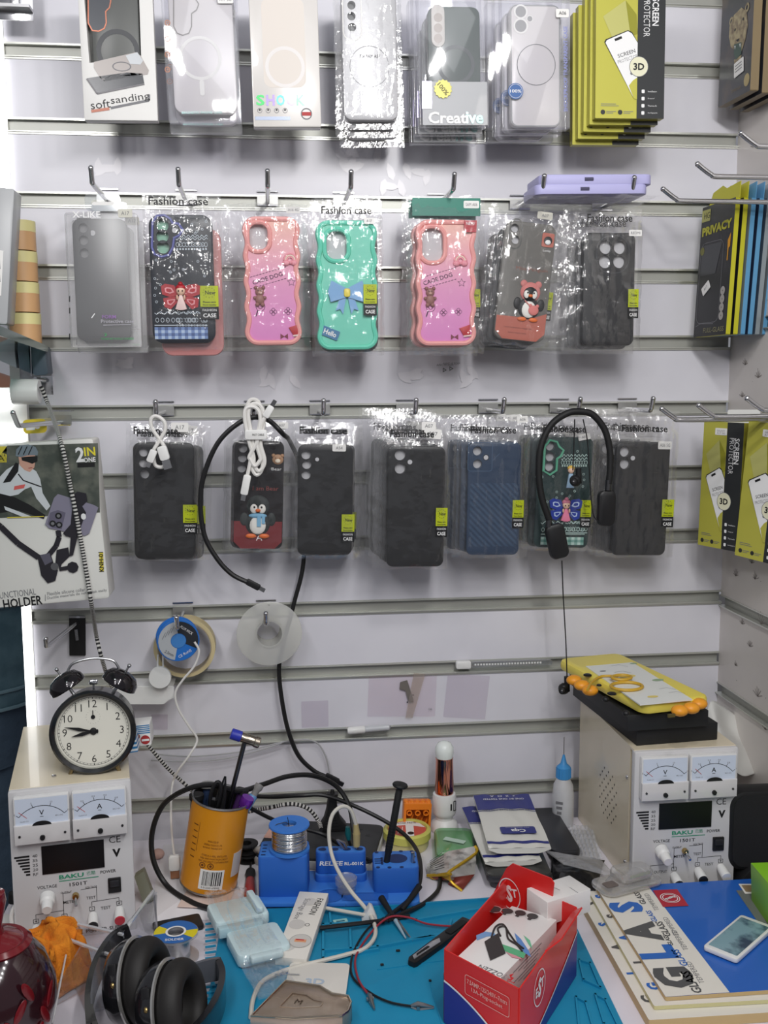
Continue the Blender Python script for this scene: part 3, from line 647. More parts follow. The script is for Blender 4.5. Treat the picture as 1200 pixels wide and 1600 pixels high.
def doodles(f, bands, m, y, x0p, x1p, scatter, avoid=()):
    b = MB()
    for (yy, kind) in bands:
        n = 26; pts = [f.l(x0p+(x1p-x0p)*i/n, yy+(2.2*sin(i*1.7) if kind == 'wave' else 0)) for i in range(n+1)]
        if kind == 'wave': b.line(pts, .0008, y, m)
        if kind == 'dots':
            for k in range(11): b.poly(circ(.0013, 8, *f.l(x0p+(x1p-x0p)*(k+.5)/11, yy)), y, m)
        if kind == 'loops':
            for k in range(10): q = f.l(x0p+(x1p-x0p)*(k+.5)/10, yy); b.ring(circ(.0024, 8, *q, rz=.0032), circ(.0018, 8, *q, rz=.0026), y, m)
        if kind == 'line': b.line([pts[0], pts[-1]], .001, y, m)
    for k in range(scatter[0]):
        px, py = rn.uniform(x0p, x1p), rn.uniform(scatter[1], scatter[2])
        if any(a <= px <= c2 and b2 <= py <= d2 for a, b2, c2, d2 in avoid): continue
        q = f.l(px, py); b.ring(circ(.0019, 5, *q), circ(.0013, 5, *q), y, m)
    return b
b = doodles(f, [(371, 'wave'), (375, 'wave'), (384, 'loops'), (391, 'dots'), (489, 'wave'), (501, 'loops'), (509, 'dots')], DOOD, -.0116, 276, 325, (0, 0, 0))
b2 = doodles(f, [(490, 'wave'), (501, 'loops'), (509, 'line')], DOOD, -.0116, 243, 325, (46, 345, 480), ((238, 338, 290, 405), (255, 435, 312, 485)))
for q in (b, b2):
    pass
g = MB(); 
for q in (b, b2): g.add(q.v, q.f, DOOD)
GB = [mat('gingham_%d' % k, c, .5) for k, c in enumerate(((176, 196, 222), (110, 136, 186), (70, 92, 140)))]
x0, z1 = f.l(243, 512); x1, z0 = f.l(326, 530)
for i in range(16):
    for j in range(4):
        g.poly([(x0+(x1-x0)*(i+a)/16, z0+(z1-z0)*(j+c2)/4) for a, c2 in ((0, 0), (1, 0), (1, 1), (0, 1))], -.0116, GB[(i % 2)+(j % 2)])
g.build('printed_pattern', t)
def fairy(f, parent, cx, cy, s, wing, wing2, dress, hair, y=-.0112, name='fairy_charm'):
    """winged doll charm; s is its half width in pixels"""
    k = abs(f.l(cx+50, cy)[0]-f.l(cx-50, cy)[0])/100*s; x, z = f.l(cx, cy)
    b = MB(); b.M = Matrix.Translation((x, y, z))
    for sx in (-1, 1):
        up_ = [(sx*.1*k, .1*k), (sx*.35*k, .55*k), (sx*.8*k, .62*k), (sx*1.0*k, .5*k), (sx*.95*k, .1*k), (sx*.5*k, -.05*k)]
        lo_ = [(sx*.1*k, -.02*k), (sx*.5*k, -.05*k), (sx*.9*k, -.12*k), (sx*.85*k, -.55*k), (sx*.55*k, -.66*k), (sx*.2*k, -.3*k)]
        for o in (up_, lo_):
            if sx < 0: o = o[::-1]
            b.plate(o[::-1] if sx > 0 and False else o, -.0022, 0, wing, ch=.0004); ci = (sum(p[0] for p in o)/6, sum(p[1] for p in o)/6)
            b.poly([(ci[0]+(p[0]-ci[0])*.55, ci[1]+(p[1]-ci[1])*.5) for p in o], -.0026, wing2); b.poly([(ci[0]+(p[0]-ci[0])*.35, ci[1]+(p[1]-ci[1])*.3) for p in o], -.0028, wing)
    w_ = b.build('wings', None); 
    t2 = MB(); t2.M = Matrix.Translation((x, y, z)); SK = mat('charm_skin', (226, 190, 168), .5)
    t2.ball((0, -.004, .28*k), (.24*k, .0045, .26*k), SK); t2.plate([(-.30*k, -.68*k), (-.1*k, -.74*k), (.1*k, -.74*k), (.30*k, -.68*k), (.13*k, -.12*k), (.08*k, .04*k), (-.08*k, .04*k), (-.13*k, -.12*k)], -.006, -.001, dress, ch=.0012)
    for sx in (-1, 1): t2.ball((sx*.1*k, -.0082, .25*k), (.035*k, .001, .05*k), BLACK, 8, 5); t2.ball((sx*.19*k, -.005, -.08*k), (.06*k, .003, .14*k), SK, 8, 5)
    t2.ball((0, -.003, .42*k), (.27*k, .005, .2*k), hair); t2.ball((0, -.004, .62*k), (.13*k, .004, .12*k), hair, 10, 6)
    d = t2.build(name, parent); w_.parent = d; return d
fairy(f, t, 284, 464, 30, mat('charm_red', (170, 36, 46), .4), mat('charm_rose', (224, 150, 156), .45), mat('charm_blush', (226, 200, 196), .5), MATS['charm_red'])
new_sticker(f, t, 313, 448, 343, 500)
bag(f, t, (222, 304), (352, 547), .0115, 2, 'Fashion case', hx=f.l(280, 317)[0], hz=f.l(280, 317)[1], hw=.078)
PINKC = mat('case_pink_flat', (226, 150, 148), .45)
for k, (dx, dz, nm, m) in enumerate(((.010, -.016, 'second', PINKC),)):
    ff = Fr(*[f.off(dx, .018*(k+1), dz) @ Vector((sx*f.w/2, 0, sz*f.h/2)) for sx, sz in ((-1, 1), (1, 1), (1, -1), (-1, -1))])
    q = thing('bagged_phone_case', 'salmon pink case in clear bag directly behind the navy charm case', 'phone case', ff.M, G2)
    b = MB(); b.plate(rrect(ff.w, ff.h, .015, 6), -.011, 0, m, ch=.0025); b.build('shell', q)
    b = MB(); o = rrect(.026, .05, .012, 5, -ff.w*.32, ff.h*.32); b.ring(o, offs(o, -.002), -.0113, mat('rim_pink', (214, 130, 130), .4)); b.build('camera_frame', q)
    bag(ff, q, (250, 325), (364, 556), .0115, 31, None)
# wavy cases
def puff(b, x, z, r, m, y=-.0118, sq=1): b.ball((x, y, z), (r, .0032, r*sq), m, 10, 6)
def wavy_case(f, label, rimm, panel, camp, group):
    t = thing('bagged_phone_case', label, 'phone case', f.M, group)
    o = wavy(f.w, f.h, .018, .0032, 4); ho = rrect(f.w*camp[2], f.h*camp[3], f.w*camp[2]*.42, 6, *f.l(camp[0], camp[1]))
    b = MB(); b.plate(o, -.010, 0, rimm, holes=[ho], ch=.003); b.tube([(x, -.010, z) for x, z in offs(o, -.0035)], .0036, rimm, 8, closed=True); b.build('bumper_frame', t)
    b = MB(); inn = offs(o, -.006); b.plate(inn, -.0104, -.008, panel, holes=[ho]); b.build('back_panel', t)
    b = MB(); b.tube([(x, -.0108, z) for x, z in offs(ho, .0022)], .0032, rimm, 8, closed=True); b.build('camera_frame', t)
    b = MB(); b.box((f.l(camp[0], camp[1])[0], -.0018, f.l(camp[0], camp[1])[1]), (f.w*camp[2]+.002, .001, f.h*camp[3]+.002), INSERT); b.build('inner_card', t)
    return t
PKR = mat('rim_pink_wavy', (238, 164, 160), .35)
PKP = grad_mat('panel_pink_fade', [(0, (216, 130, 196)), (.45, (222, 148, 192)), (.8, (232, 174, 176)), (1, (232, 184, 164))], -.09, .09)
PCH = mat('charm_pink', (232, 150, 164), .45); BRN = mat('charm_brown', (150, 104, 98), .5); RED = mat('charm_red2', (184, 44, 52), .45)
def pink_details(f, t, sc, dx, dy):
    """dx, dy: pixel position of the case's lower left corner"""
    L = lambda a, c: f.l(dx+a*sc, dy-c*sc); b = MB(); Y = -.0108
    b.text('CAOE DOG', *L(33, 104), .0058, Y, mat('print_plum', (70, 24, 60), .5), w=.042, rot=R(17), bold=.01)
    for o_ in (-9, 9):
        for k in range(12): b.line([L(6+k*4.8, 104+o_-7.5+k*1.4), L(9+k*4.8, 104+o_-7.5+k*1.4+.9)], .0008, Y, MATS['print_plum'])
    ink = MATS['print_plum']
    b.ring(circ(.0064, 14, *L(22, 60)), circ(.0058, 14, *L(22, 60)), Y, ink); b.ring(circ(.003, 10, *L(22, 60)), circ(.0024, 10, *L(22, 60)), Y, ink); b.line([L(18, 54), L(15, 45)], .0016, Y, ink)
    for (a, c) in ((42, 52), (65, 53)):
        for q in range(4): x, z = L(a, c); b.ring(circ(.0026, 8, x+.0026*cos(q*pi/2), z+.0026*sin(q*pi/2)), circ(.0021, 8, x+.0026*cos(q*pi/2), z+.0026*sin(q*pi/2)), Y-.0001*q, ink)
    st = lambda a, c, r: [(L(a, c)[0]+r*(1 if k % 2 == 0 else .45)*sin(pi*k/5), L(a, c)[1]+r*(1 if k % 2 == 0 else .45)*cos(pi*k/5)) for k in range(10)]
    b.ring(st(70, 98, .0062), st(70, 98, .005), Y, ink)
    b.build('printed_pattern', t)
    b = MB(); x, z = L(21, 76)                 # teddy bear charm
    puff(b, x, z+.006, .0062, BRN); puff(b, x, z-.004, .0065, BRN, sq=1.1)
    for s in (-1, 1): puff(b, x+s*.005, z+.0115, .0026, BRN); puff(b, x+s*.0066, z-.002, .0025, BRN); puff(b, x+s*.0035, z-.011, .003, BRN); b.ball((x+s*.002, -.0152, z+.0075), .0007, BLACK, 6, 4)
    b.ball((x, -.0148, z+.0045), (.0022, .001, .0016), mat('charm_tan', (206, 166, 150), .5), 8, 5); b.build('bear_charm', t)
    b = MB(); x, z = L(68, 132)                # rainbow over a bow
    for k, (r_, m_) in enumerate(((.0085, PCH), (.0062, mat('charm_cream', (234, 212, 196), .5)), (.004, PCH))): b.tube([(x+r_*cos(pi*q/8), -.0118, z+r_*sin(pi*q/8)) for q in range(9)], .0013, m_, 6)
    for s in (-1, 1): b.ball((x+s*.0055, -.0118, z-.0035), (.005, .0028, .0042), PCH, 10, 6)
    b.ball((x, -.013, z-.0035), .0024, PCH, 8, 5); b.build('rainbow_charm', t)
    b = MB(); x, z = L(76, 24); b.plate([(x-.009, z+.003), (x-.003, z-.007), (x+.007, z-.006), (x+.006, z+.008)], -.0128, -.010, RED, ch=.0008); b.line([(x-.003, z-.008), (x+.008, z-.0068)], .0022, -.0131, mat('charm_rind', (224, 196, 190), .5)); b.build('melon_charm', t)
    b = MB(); x, z = L(59, 14)
    for s in (-1, 1): b.plate([(x, z), (x+s*.005, z+.0035), (x+s*.005, z-.0035)][::s], -.0118, -.0102, mat('charm_plum', (120, 40, 60), .5))
    b.build('ribbon_charm', t)
f = qv((377, 340), (469, 340), (471, 540), (384, 540), Y2)
t = wavy_case(f, 'pink wavy-edged case with CAOE DOG lettering, no sticker, third upper hook', PKR, PKP, (404, 372, .33, .20), G2)
pink_details(f, t, 1.0, 385, 540); bag(f, t, (348, 318), (486, 548), .0135, 5, None, amp=.7)
tagged(f, t, 458, 329, 22, 10, 'A16 4G', y=-.006)
f = qv((648, 345), (742, 345), (742, 541), (647, 541), Y2)
t = wavy_case(f, 'pink wavy-edged case with green bag header and red corner label', PKR, PKP, (674, 384, .36, .26), G2)
pink_details(f, t, 1.0, 649, 541); new_sticker(f, t, 736, 452, 750, 497, y=-.0015)
b = MB(); b.plate(f.ls((722, 365), (741, 365), (742, 347), (722, 347)), -.0152, -.0146, mat('label_red', (176, 30, 46), .45)); b.text('NEW', *f.l(732, 352), .004, -.0156, INKW, w=.012); b.build('corner_label', t)
bag(f, t, (634, 306), (756, 553), .0135, 6, None)
b = MB(); x0, z1 = f.l(643, 310); x1, z0 = f.l(749, 339); b.box(((x0+x1)/2, -.0064, (z0+z1)/2), (x1-x0, .0008, z1-z0), mat('header_green', (14, 122, 104), .4)); b.build('green_header', t)
tagged(f, t, 735, 321, 24, 11, 'SAM A06', y=-.0072)
b = MB(); b.text('MADE IN CHINA', *f.l(705, 568), .003, -.002, BLACK, w=.024, flip=True); o = circ(.004, 3, *f.l(704, 576)); b.ring(o, offs(o, -.0012), -.002, BLACK); b.build('recycling_print', t)
behind(t, f, 1, 'pink wavy-edged case, %s on the fifth upper hook', dx=-.004, dz=-.003, dy=.019, group=G2)
# teal bow case
TEAL = mat('rim_teal', (104, 212, 184), .35); TEALP = mat('panel_teal', (112, 206, 182), .4)
f = qv((495, 346), (590, 346), (588, 547), (492, 547), Y2)
t = wavy_case(f, 'teal wavy-edged case with a blue bow charm and Hello tag', TEAL, TEALP, (525, 385, .34, .22), G2)
b = MB(); x, z = f.l(541, 459); BLU = mat('charm_sky', (122, 170, 216), .4)
for s in (-1, 1):
    b.plate([(x, z+.004), (x+s*.020, z+.014), (x+s*.024, z+.002), (x+s*.021, z-.010), (x, z-.004)][::s], -.0152, -.0108, BLU, ch=.0018)
    b.plate([(x+s*.002, z-.003), (x+s*.008, z-.004), (x+s*.014, z-.022), (x+s*.009, z-.020), (x+s*.006, z-.026)][::s], -.0135, -.0104, BLU, ch=.0012)
b.plate(rrect(.009, .012, .003, 3, x, z), -.0172, -.011, mat('charm_yellow', (222, 206, 96), .4), ch=.002); b.build('bow_charm', t)
b = MB(); b.M = Matrix.Translation((*f.l(515, 521)[:1], 0, f.l(515, 521)[1])) @ Matrix.Rotation(R(22), 4, 'Y'); b.plate(rrect(.025, .013, .0012, 2), -.0125, -.0104, mat('tag_blue', (62, 118, 160), .45)); b.text('Hello', 0, 0, .007, -.0129, INKW, w=.018, bold=.02); b.build('hello_tag', t)
new_sticker(f, t, 566, 446, 587, 494, y=-.0166)
bag(f, t, (487, 305), (597, 552), .0135, 7, 'Fashion case', hx=f.l(540, 331)[0], hz=f.l(540, 331)[1], hw=.068)
tagged(f, t, 575, 348, 16, 9, 'A57', y=-.0166)
b = MB(); b.plate(rrect(f.w*.98, f.h*.98, .016, 6), -.010, 0, CASEB2, ch=.0025); 
tk = thing('bagged_phone_case', 'black case peeking out below the teal bow case', 'phone case', f.off(.003, .017, -.004), G2); b.build('shell', tk)
ff = Fr(*[f.off(.003, .017, -.004) @ Vector((sx*f.w/2, 0, sz*f.h/2)) for sx, sz in ((-1, 1), (1, 1), (1, -1), (-1, -1))])
bag(ff, tk, (484, 312), (600, 556), .0105, 17, None)
# penguin case
f = qv((785, 348), (868, 350), (847, 541), (772, 525), Y2)
PENB = mat('case_taupe', (104, 102, 98), .35); PENO = mat('case_coral', (178, 98, 82), .4)
t = thing('bagged_phone_case', 'tilted taupe and coral case with a penguin in pink bear hood', 'phone case', f.M, G2)
hs = [circ(.0058, 18, *f.l(802, 358)), circ(.0058, 18, *f.l(803, 376))]
shell(f, t, PENB, hs, d=.010, r=.012, insert=INSERT)
b = MB(); o = rrect(.019, .042, .0095, 5, *f.l(803, 367)); b.ring(o, offs(o, -.002), -.0104, mat('frame_taupe', (84, 84, 82), .4)); b.build('camera_frame', t)
b = MB(); pw = f.w; b.poly([(-pw*.5+.001, -f.h*.3), (-pw*.5+.001, -f.h*.5+.012), (-pw*.5+.012, -f.h*.5+.001), (pw*.5-.012, -f.h*.5+.001), (pw*.5-.001, -f.h*.5+.012), (pw*.5-.001, -f.h*.25), (pw*.2, -f.h*.3)], -.0103, PENO)
b.text('Miss Penguin', *f.l(828, 423), .006, -.0103, mat('print_brick', (132, 76, 62), .5), w=.045); b.text('I want to become a happy day', *f.l(806, 513), .0026, -.0106, mat('print_maroon', (96, 46, 38), .5), w=.04, rot=R(0)); b.text('every more time', *f.l(805, 521), .0026, -.0106, MATS['print_maroon'], w=.026); b.build('printed_pattern', t)
b = MB(); x, z = f.l(853, 377); b.plate(rrect(.017, .019, .002, 2, x, z), -.0112, -.010, PENO); b.text('Lucky', *f.l(851, 394), .004, -.0114, INKW, w=.011); b.ball((x, -.0115, z-.001), (.006, .001, .006), BLACK, 12, 6); b.ball((x, -.012, z-.003), (.0042, .001, .0036), INKW, 10, 5); b.build('corner_patch', t)
def penguin(f, parent, cx, cy, s, hood, scarf, dark, name='penguin_charm', belly=None, bag_m=None):
    k = abs(f.l(cx+50, cy)[0]-f.l(cx-50, cy)[0])/100*s; x, z = f.l(cx, cy); b = MB(); b.M = Matrix.Translation((x, -.0105, z)) @ Matrix.Diagonal((1, .35, 1, 1)); W = belly or mat('charm_white', (222, 220, 214), .5); OR = mat('charm_orange', (214, 110, 60), .45)
    b.ball((0, 0, -.35*k), (.62*k, .35*k, .62*k), dark, 16, 10); b.ball((0, -.12*k, -.40*k), (.45*k, .32*k, .50*k), W, 16, 10)
    for sx in (-1, 1): b.ball((sx*.68*k, 0, -.12*k), (.22*k, .2*k, .34*k), dark); b.ball((sx*.33*k, -.1*k, -.98*k), (.27*k, .25*k, .13*k), OR)
    hd = hood or dark; b.ball((0, 0, .55*k), (.58*k, .38*k, .56*k), hd, 16, 10)
    if hood:
        for sx in (-1, 1): b.ball((sx*.42*k, 0, 1.0*k), (.2*k, .2*k, .2*k), hood)
        b.ball((0, -.2*k, .45*k), (.43*k, .3*k, .42*k), dark, 14, 8)
    for sx in (-1, 1): b.ball((sx*.2*k, -.33*k, .42*k), (.19*k, .18*k, .24*k), W); b.ball((sx*.18*k, -.49*k, .5*k), (.05*k, .06*k, .06*k), BLACK, 8, 5)
    b.ball((0, -.5*k, .34*k), (.13*k, .16*k, .09*k), OR, 10, 6)
    o = b.build(name, parent)
    if scarf:
        q = MB(); q.M = b.M; q.ball((0, -.15*k, .06*k), (.46*k, .34*k, .14*k), scarf); q.box((.06*k, -.5*k, -.2*k), (.2*k, .12*k, .55*k), scarf); q.box((.28*k, -.45*k, -.12*k), (.16*k, .12*k, .42*k), scarf); q.build('scarf', o)
    if bag_m:
        q = MB(); q.M = b.M; q.ball((.25*k, -.5*k, -.45*k), (.3*k, .15*k, .28*k), bag_m)
        for sx in (-1, 1): q.ball((.25*k+sx*.2*k, -.5*k, -.2*k), (.1*k, .1*k, .1*k), bag_m)
        q.tube([(-.3*k, -.45*k, .05*k), (0, -.56*k, -.2*k), (.15*k, -.58*k, -.35*k)], .03*k, bag_m, 6); q.build('shoulder_bag', o)
    return o
penguin(f, t, 824, 473, 27, mat('charm_hood_pink', (204, 122, 118), .6, bump=(900, .5, .001)), None, BLACK, bag_m=MATS['charm_hood_pink'])
new_sticker(f, t, 851, 456, 859, 502, y=-.0015)
bag(f, t, (768, 316), (880, 548), .0105, 8, None)
tagged(f, t, 850, 338, 24, 11, 'A07', y=-.006, col=mat('label_cream', (206, 204, 192), .5))
for k in range(2):
    M = f.off(-.006*(k+1), .0175*(k+1), -.006*(k+1), R(-2.0*k)); q = thing('bagged_phone_case', ('black case directly behind the penguin case, its foot showing below', 'black case farthest back behind the penguin case')[k], 'phone case', M, G2)
    b = MB(); b.plate(rrect(f.w*.98, f.h*.98, .012, 6), -.010, 0, CASEB2, ch=.0025); b.build('shell', q)
    ff = Fr(*[M @ Vector((sx*f.w/2, 0, sz*f.h/2)) for sx, sz in ((-1, 1), (1, 1), (1, -1), (-1, -1))]); bag(ff, q, (764, 325), (868, 552), .0105, 40+k, None)
# four-hole black case
f = qv((913, 365), (994, 365), (982, 541), (902, 541), Y2)
t = thing('bagged_phone_case', 'front black case with four round lens holes, seventh upper hook', 'phone case', f.M, G2)
shell(f, t, CASEB, lens_h(f, [(943, 388, .12), (965, 388, .12), (942, 410, .12), (964, 410, .12)]), d=.010, r=.010)
b = MB(); o = rrect(.048, .052, .02, 6, *f.l(954, 399)); b.ring(o, offs(o, -.001), -.0103, mat('case_line', (60, 62, 66), .3)); b.build('camera_frame', t)
new_sticker(f, t, 977, 453, 992, 498); tagged(f, t, 988, 366, 20, 9, 'REDMI', y=-.0128)
bag(f, t, (880, 325), (999, 548), .0105, 9, 'Fashion case', hx=f.l(948, 343)[0], hz=f.l(948, 343)[1], hw=.065)
behind(t, f, 2, 'black four-hole case, %s in the stack on the seventh upper hook', dx=-.005, dz=-.004, dy=.017, group=G2, seed=4, rl=.008)
# lavender cases lying across the two hooks
LAV = mat('case_lavender', (182, 180, 224), .4)
for k, (y0, y1, nm) in enumerate(((289, 306, 'lower'), (274, 291, 'upper'))):
    a = P(842 if k else 836, y1, -.13); c2 = P(1018 if k else 1011, y1-1, -.13); d = (c2-a).normalized(); w = (c2-a).length; h = .0145
    M = frame((a+c2)/2+Vector((0, .033, 0)), d, (0, 1, 0)); M = M @ Matrix.Translation((0, 0, 0))
    t = thing('phone_case', 'lavender phone case lying across two pegs, %s of the pair' % nm, 'phone case', M, 'lavender cases across the pegs')
    o = rrect(w, .078, .011, 6)
    b = MB(); b.plate(o, -h, -.001, LAV, holes=[offs(o, -.003)], ch=.0015); b.plate(offs(o, -.0025), -.004, -.001, LAV); b.build('shell', t)
    b = MB(); b.M = Matrix.Translation((0, 0, -.0392)) @ Matrix.Rotation(R(0), 4, 'X')
    x = -w*.07; b.plate([(x-.008, 0), (x+.008, 0)], 0, 0, BLACK) if False else None
    # port slot on the long side: a dark rounded bar set in the wall
    q = MB(); q.tube([(x-.006, -h*.55, -.0382), (x+.006, -h*.55, -.0382)], .0028, mat('slot_dark', (82, 80, 104), .5), 8); q.build('port_slot', t)
    q = MB(); q.tube([(x-.008, -h*.55, -.0384), (x+.008, -h*.55, -.0384)], .0014, LAV, 8) if False else None
    if k == 0:
        b = MB(); f_ = Fr(*[M @ Vector(v) for v in ((-w/2, 0, .039), (w/2, 0, .039), (w/2, 0, -.039), (-w/2, 0, -.039))]); b.grid(lambda u, v: ((u-.5)*(w+.03), .002+.004*noise.noise(Vector((u*9, v*7, 1))), (v-.5)*.09), 30, 14, FILM); b.build('bag', t)
# ---------------------------------------------------------------- lower case row
G3 = 'bagged cases on the lower hooks'; Y3 = -.075
fm_ = None
def ncase(f, label, m, holes, st=None, tg=None, bagq=None, hd=None, seed=1, n=2, lab=None, dx=-.004, dz=-.004, mark=None, outl=.0):
    t = thing('bagged_phone_case', label, 'phone case', f.M, G3)
    shell(f, t, m, lens_h(f, holes) if holes else (), d=.010, r=.010)
    if st: new_sticker(f, t, *st)
    if tg: tagged(f, t, *tg[0], **tg[1])
    if mark: mark(f, t)
    bag(f, t, *bagq, .0105, seed, 'Fashion case' if hd else None, hx=f.l(*hd[:2])[0] if hd else None, hz=f.l(*hd[:2])[1] if hd else None, hw=(hd[2]*.00097) if hd else None)
    if n: behind(t, f, n, lab, dx=dx, dz=dz, dy=.0185 if mark is fm_ else .0165, group=G3, seed=seed, rl=.008)
    return t
f = qv((208, 691), (304, 691), (306, 872), (212, 872), Y3)
ncase(f, 'front black case behind a short white cable, labelled A17', CASEB, [(225, 706, .075), (225, 723, .075), (227, 740, .075)], (287, 787, 309, 832), ((282, 667, 27, 15, 'A17'), dict(y=-.0125)), ((198, 660), (318, 874)), (245, 672, 62), 21, 2, 'black case, %s in the stack behind the A17 label', .004, -.005)
f = qv((370, 688), (447, 688), (438, 858), (360, 855), Y3)
BLR = mat('case_black_gloss', (30, 26, 28), .2, coat=.3); MAR = mat('case_maroon', (120, 44, 48), .3)
def pm(f, t):
    b = MB(); w, h = f.w, f.h; b.poly([(-w/2+.001, -h*.24), (-w/2+.001, -h/2+.011), (-w/2+.011, -h/2+.001), (w/2-.011, -h/2+.001), (w/2-.001, -h/2+.011), (w/2-.001, -h*.24)], -.0103, MAR)
    b.text('Bear', *f.l(432, 732), .0042, -.0103, INKW, w=.014); b.text('I am Bear', *f.l(415, 762), .006, -.0103, mat('print_rust', (140, 60, 56), .5), w=.036); b.text('A', *f.l(405, 838), .009, -.0104, INKW); b.build('printed_pattern', t)
    penguin(f, t, 403, 806, 31, None, mat('scarf_blue', (122, 170, 200), .6), mat('penguin_dark', (44, 50, 50), .6))
    b = MB(); x, z = f.l(434, 717); b.ball((x, -.011, z), (.008, .002, .0075), mat('bear_tan', (176, 136, 104), .5), 12, 6); b.ball((x, -.0128, z-.002), (.0038, .001, .003), mat('charm_cream2', (226, 214, 196), .5), 10, 5)
    for s in (-1, 1): b.ball((x+s*.0062, -.0108, z+.0055), (.0028, .002, .0028), MATS['bear_tan'], 8, 5); b.ball((x+s*.003, -.0128, z+.002), .0007, BLACK, 6, 4)
    b.build('bear_charm', t)
ncase(f, 'front black and maroon case with scarfed penguin charm and bear head', BLR, [(380, 700, .085), (379, 715, .085), (378, 731, .085)], None, ((440, 664, 20, 10, 'A07'), dict(y=-.010)), ((354, 655), (458, 862)), None, 22, 1, 'black and maroon penguin case, %s on its lower hook', mark=pm)
f = qv((464, 694), (549, 694), (551, 867), (466, 866), Y3)
def hm(f, t):
    b = MB(); b.poly(circ(.0028, 12, *f.l(495, 717)), -.0103, INSERT); b.build('flash_hole', t)
ncase(f, 'black case with three lens holes in a row, left of the A07 case', CASEB, [(478, 710, .085), (479, 725, .085), (478, 741, .085)], (533, 802, 552, 845), ((529, 699, 21, 11, 'A54'), dict(y=-.0125)), ((456, 658), (562, 872)), (504, 672, 68), 23, 2, 'black three-hole case, %s in the stack left of the A07 stack', .002, -.002, mark=hm)
f = qv((605, 697), (694, 697), (692, 884), (602, 884), Y3-.02)
def h2(px, py):
    def g(f, t):
        b = MB(); b.poly(circ(.0034, 14, *f.l(px, py)), -.0103, INSERT); b.ring(circ(.0044, 14, *f.l(px, py)), circ(.0034, 14, *f.l(px, py)), -.0105, CASEB2); b.build('flash_hole', t)
    return g
t = ncase(f, 'front black case with two lens holes and twin A07 labels', CASEB, [(624, 710, .095), (624, 731, .095)], (679, 792, 696, 837), ((674, 677, 27, 15, 'A07'), dict(y=-.0127, rot=R(5))), ((584, 648), (699, 886)), (642, 677, 64), 24, 4, 'black two-hole case, %s in the A07 stack', -.0045, .0035, mark=h2(639, 721))
tagged(f, t, 668, 665, 22, 13, 'A07', y=-.0118)
f = qv((729, 690), (811, 690), (810, 866), (727, 866), Y3-.01)
BLUEC = mat('case_blue', (40, 60, 86), .35); BLUER = wave_mat('case_blue_ribs', (38, 58, 84), (56, 78, 104), 70, .35, 'DIAGONAL', .6)
def bm_(f, t):
    b = MB(); b.poly(offs(rrect(f.w*.9, f.h*.56, .004, 3, 0, -f.h*.14), 0), -.0103, BLUER); b.build('ribbed_panel', t)
    b = MB(); o = rrect(.036, .042, .004, 4, *f.l(748, 713)); b.ring(o, offs(o, -.001), -.0104, mat('case_blue_line', (70, 92, 120), .3)); b.line(f.ls((767, 719), (778, 708)), .0008, -.0103, MATS['case_blue_line']); b.build('camera_frame', t); h2(757, 714)(f, t)
ncase(f, 'front blue case with diagonal ribs, labelled A06', BLUEC, [(744, 704, .085), (744, 724, .085)], (798, 780, 814, 823), ((814, 655, 17, 10, 'A06'), dict(y=-.009, rot=R(-6))), ((710, 650), (822, 870)), (768, 671, 68), 25, 3, 'blue ribbed case, %s in its stack', -.006, 0, mark=bm_)
f = qv((838, 682), (925, 682), (915, 856), (832, 853), Y3)
GRN = mat('case_forest', (28, 52, 52), .35); FMINT = mat('frame_mint', (96, 176, 144), .35); DOOG = mat('doodle_mint', (190, 216, 210), .5)
def fm_(f, t):
    b = MB(); o = f.ls((848, 697), (856, 687), (867, 690), (870, 697), (877, 703), (873, 712), (867, 716), (866, 734), (856, 741), (846, 735)); b.tube([(x, -.0115, z) for x, z in o], .0019, FMINT, 6, closed=True); b.build('camera_frame', t)
    b = doodles(f, [(711, 'wave'), (716, 'wave'), (722, 'loops'), (727, 'dots'), (815, 'wave'), (825, 'loops'), (831, 'line')], DOOG, -.0106, 874, 914, (0, 0, 0)); b2 = doodles(f, [(815, 'wave'), (826, 'loops'), (833, 'line')], DOOG, -.0107, 842, 910, (34, 690, 800), ((838, 685, 876, 742),)); g = MB(); g.add(b.v, b.f, DOOG); g.add(b2.v, b2.f, DOOG)
    GG = [mat('gingham_mint_%d' % k, c, .5) for k, c in enumerate(((190, 216, 208), (130, 172, 162), (84, 136, 126)))]; x0, z1 = f.l(842, 837); x1, z0 = f.l(908, 850)
    for i in range(14):
        for j in range(3): g.poly([(x0+(x1-x0)*(i+a)/14, z0+(z1-z0)*(j+c)/3) for a, c in ((0, 0), (1, 0), (1, 1), (0, 1))], -.0106, GG[i % 2+j % 2])
    g.build('printed_pattern', t)
    fairy(f, t, 880, 794, 25, mat('charm_royal', (44, 62, 150), .4), mat('charm_ice', (178, 196, 226), .4), mat('charm_rosepink', (224, 130, 160), .45), mat('charm_hair_pink', (196, 120, 140), .5))
    b = MB(); x, z = f.l(888, 742); b.ball((x, -.0125, z+.008), (.0048, .003, .005), MATS['charm_skin'], 10, 6); b.ball((x, -.012, z+.011), (.0056, .003, .004), mat('charm_blond', (214, 176, 76), .5), 10, 6); b.plate([(x-.006, z-.018), (x+.006, z-.018), (x+.003, z+.003), (x-.003, z+.003)], -.0135, -.0105, mat('charm_paleblue', (150, 180, 206), .5), ch=.001); b.build('doll_charm', t)
ncase(f, 'front dark green case with blue winged fairy charm and mint gingham hem', GRN, [(857, 696, .085), (857, 713, .085), (856, 728, .085)], (904, 780, 918, 822), ((909, 682, 19, 9, 'A07'), dict(y=-.0125, rot=R(-12))), ((826, 650), (930, 860)), (878, 669, 66), 26, 3, 'dark green fairy case, %s in its stack', -.005, 0, mark=fm_)
f = qv((961, 690), (1043, 690), (1037, 867), (951, 866), Y3)
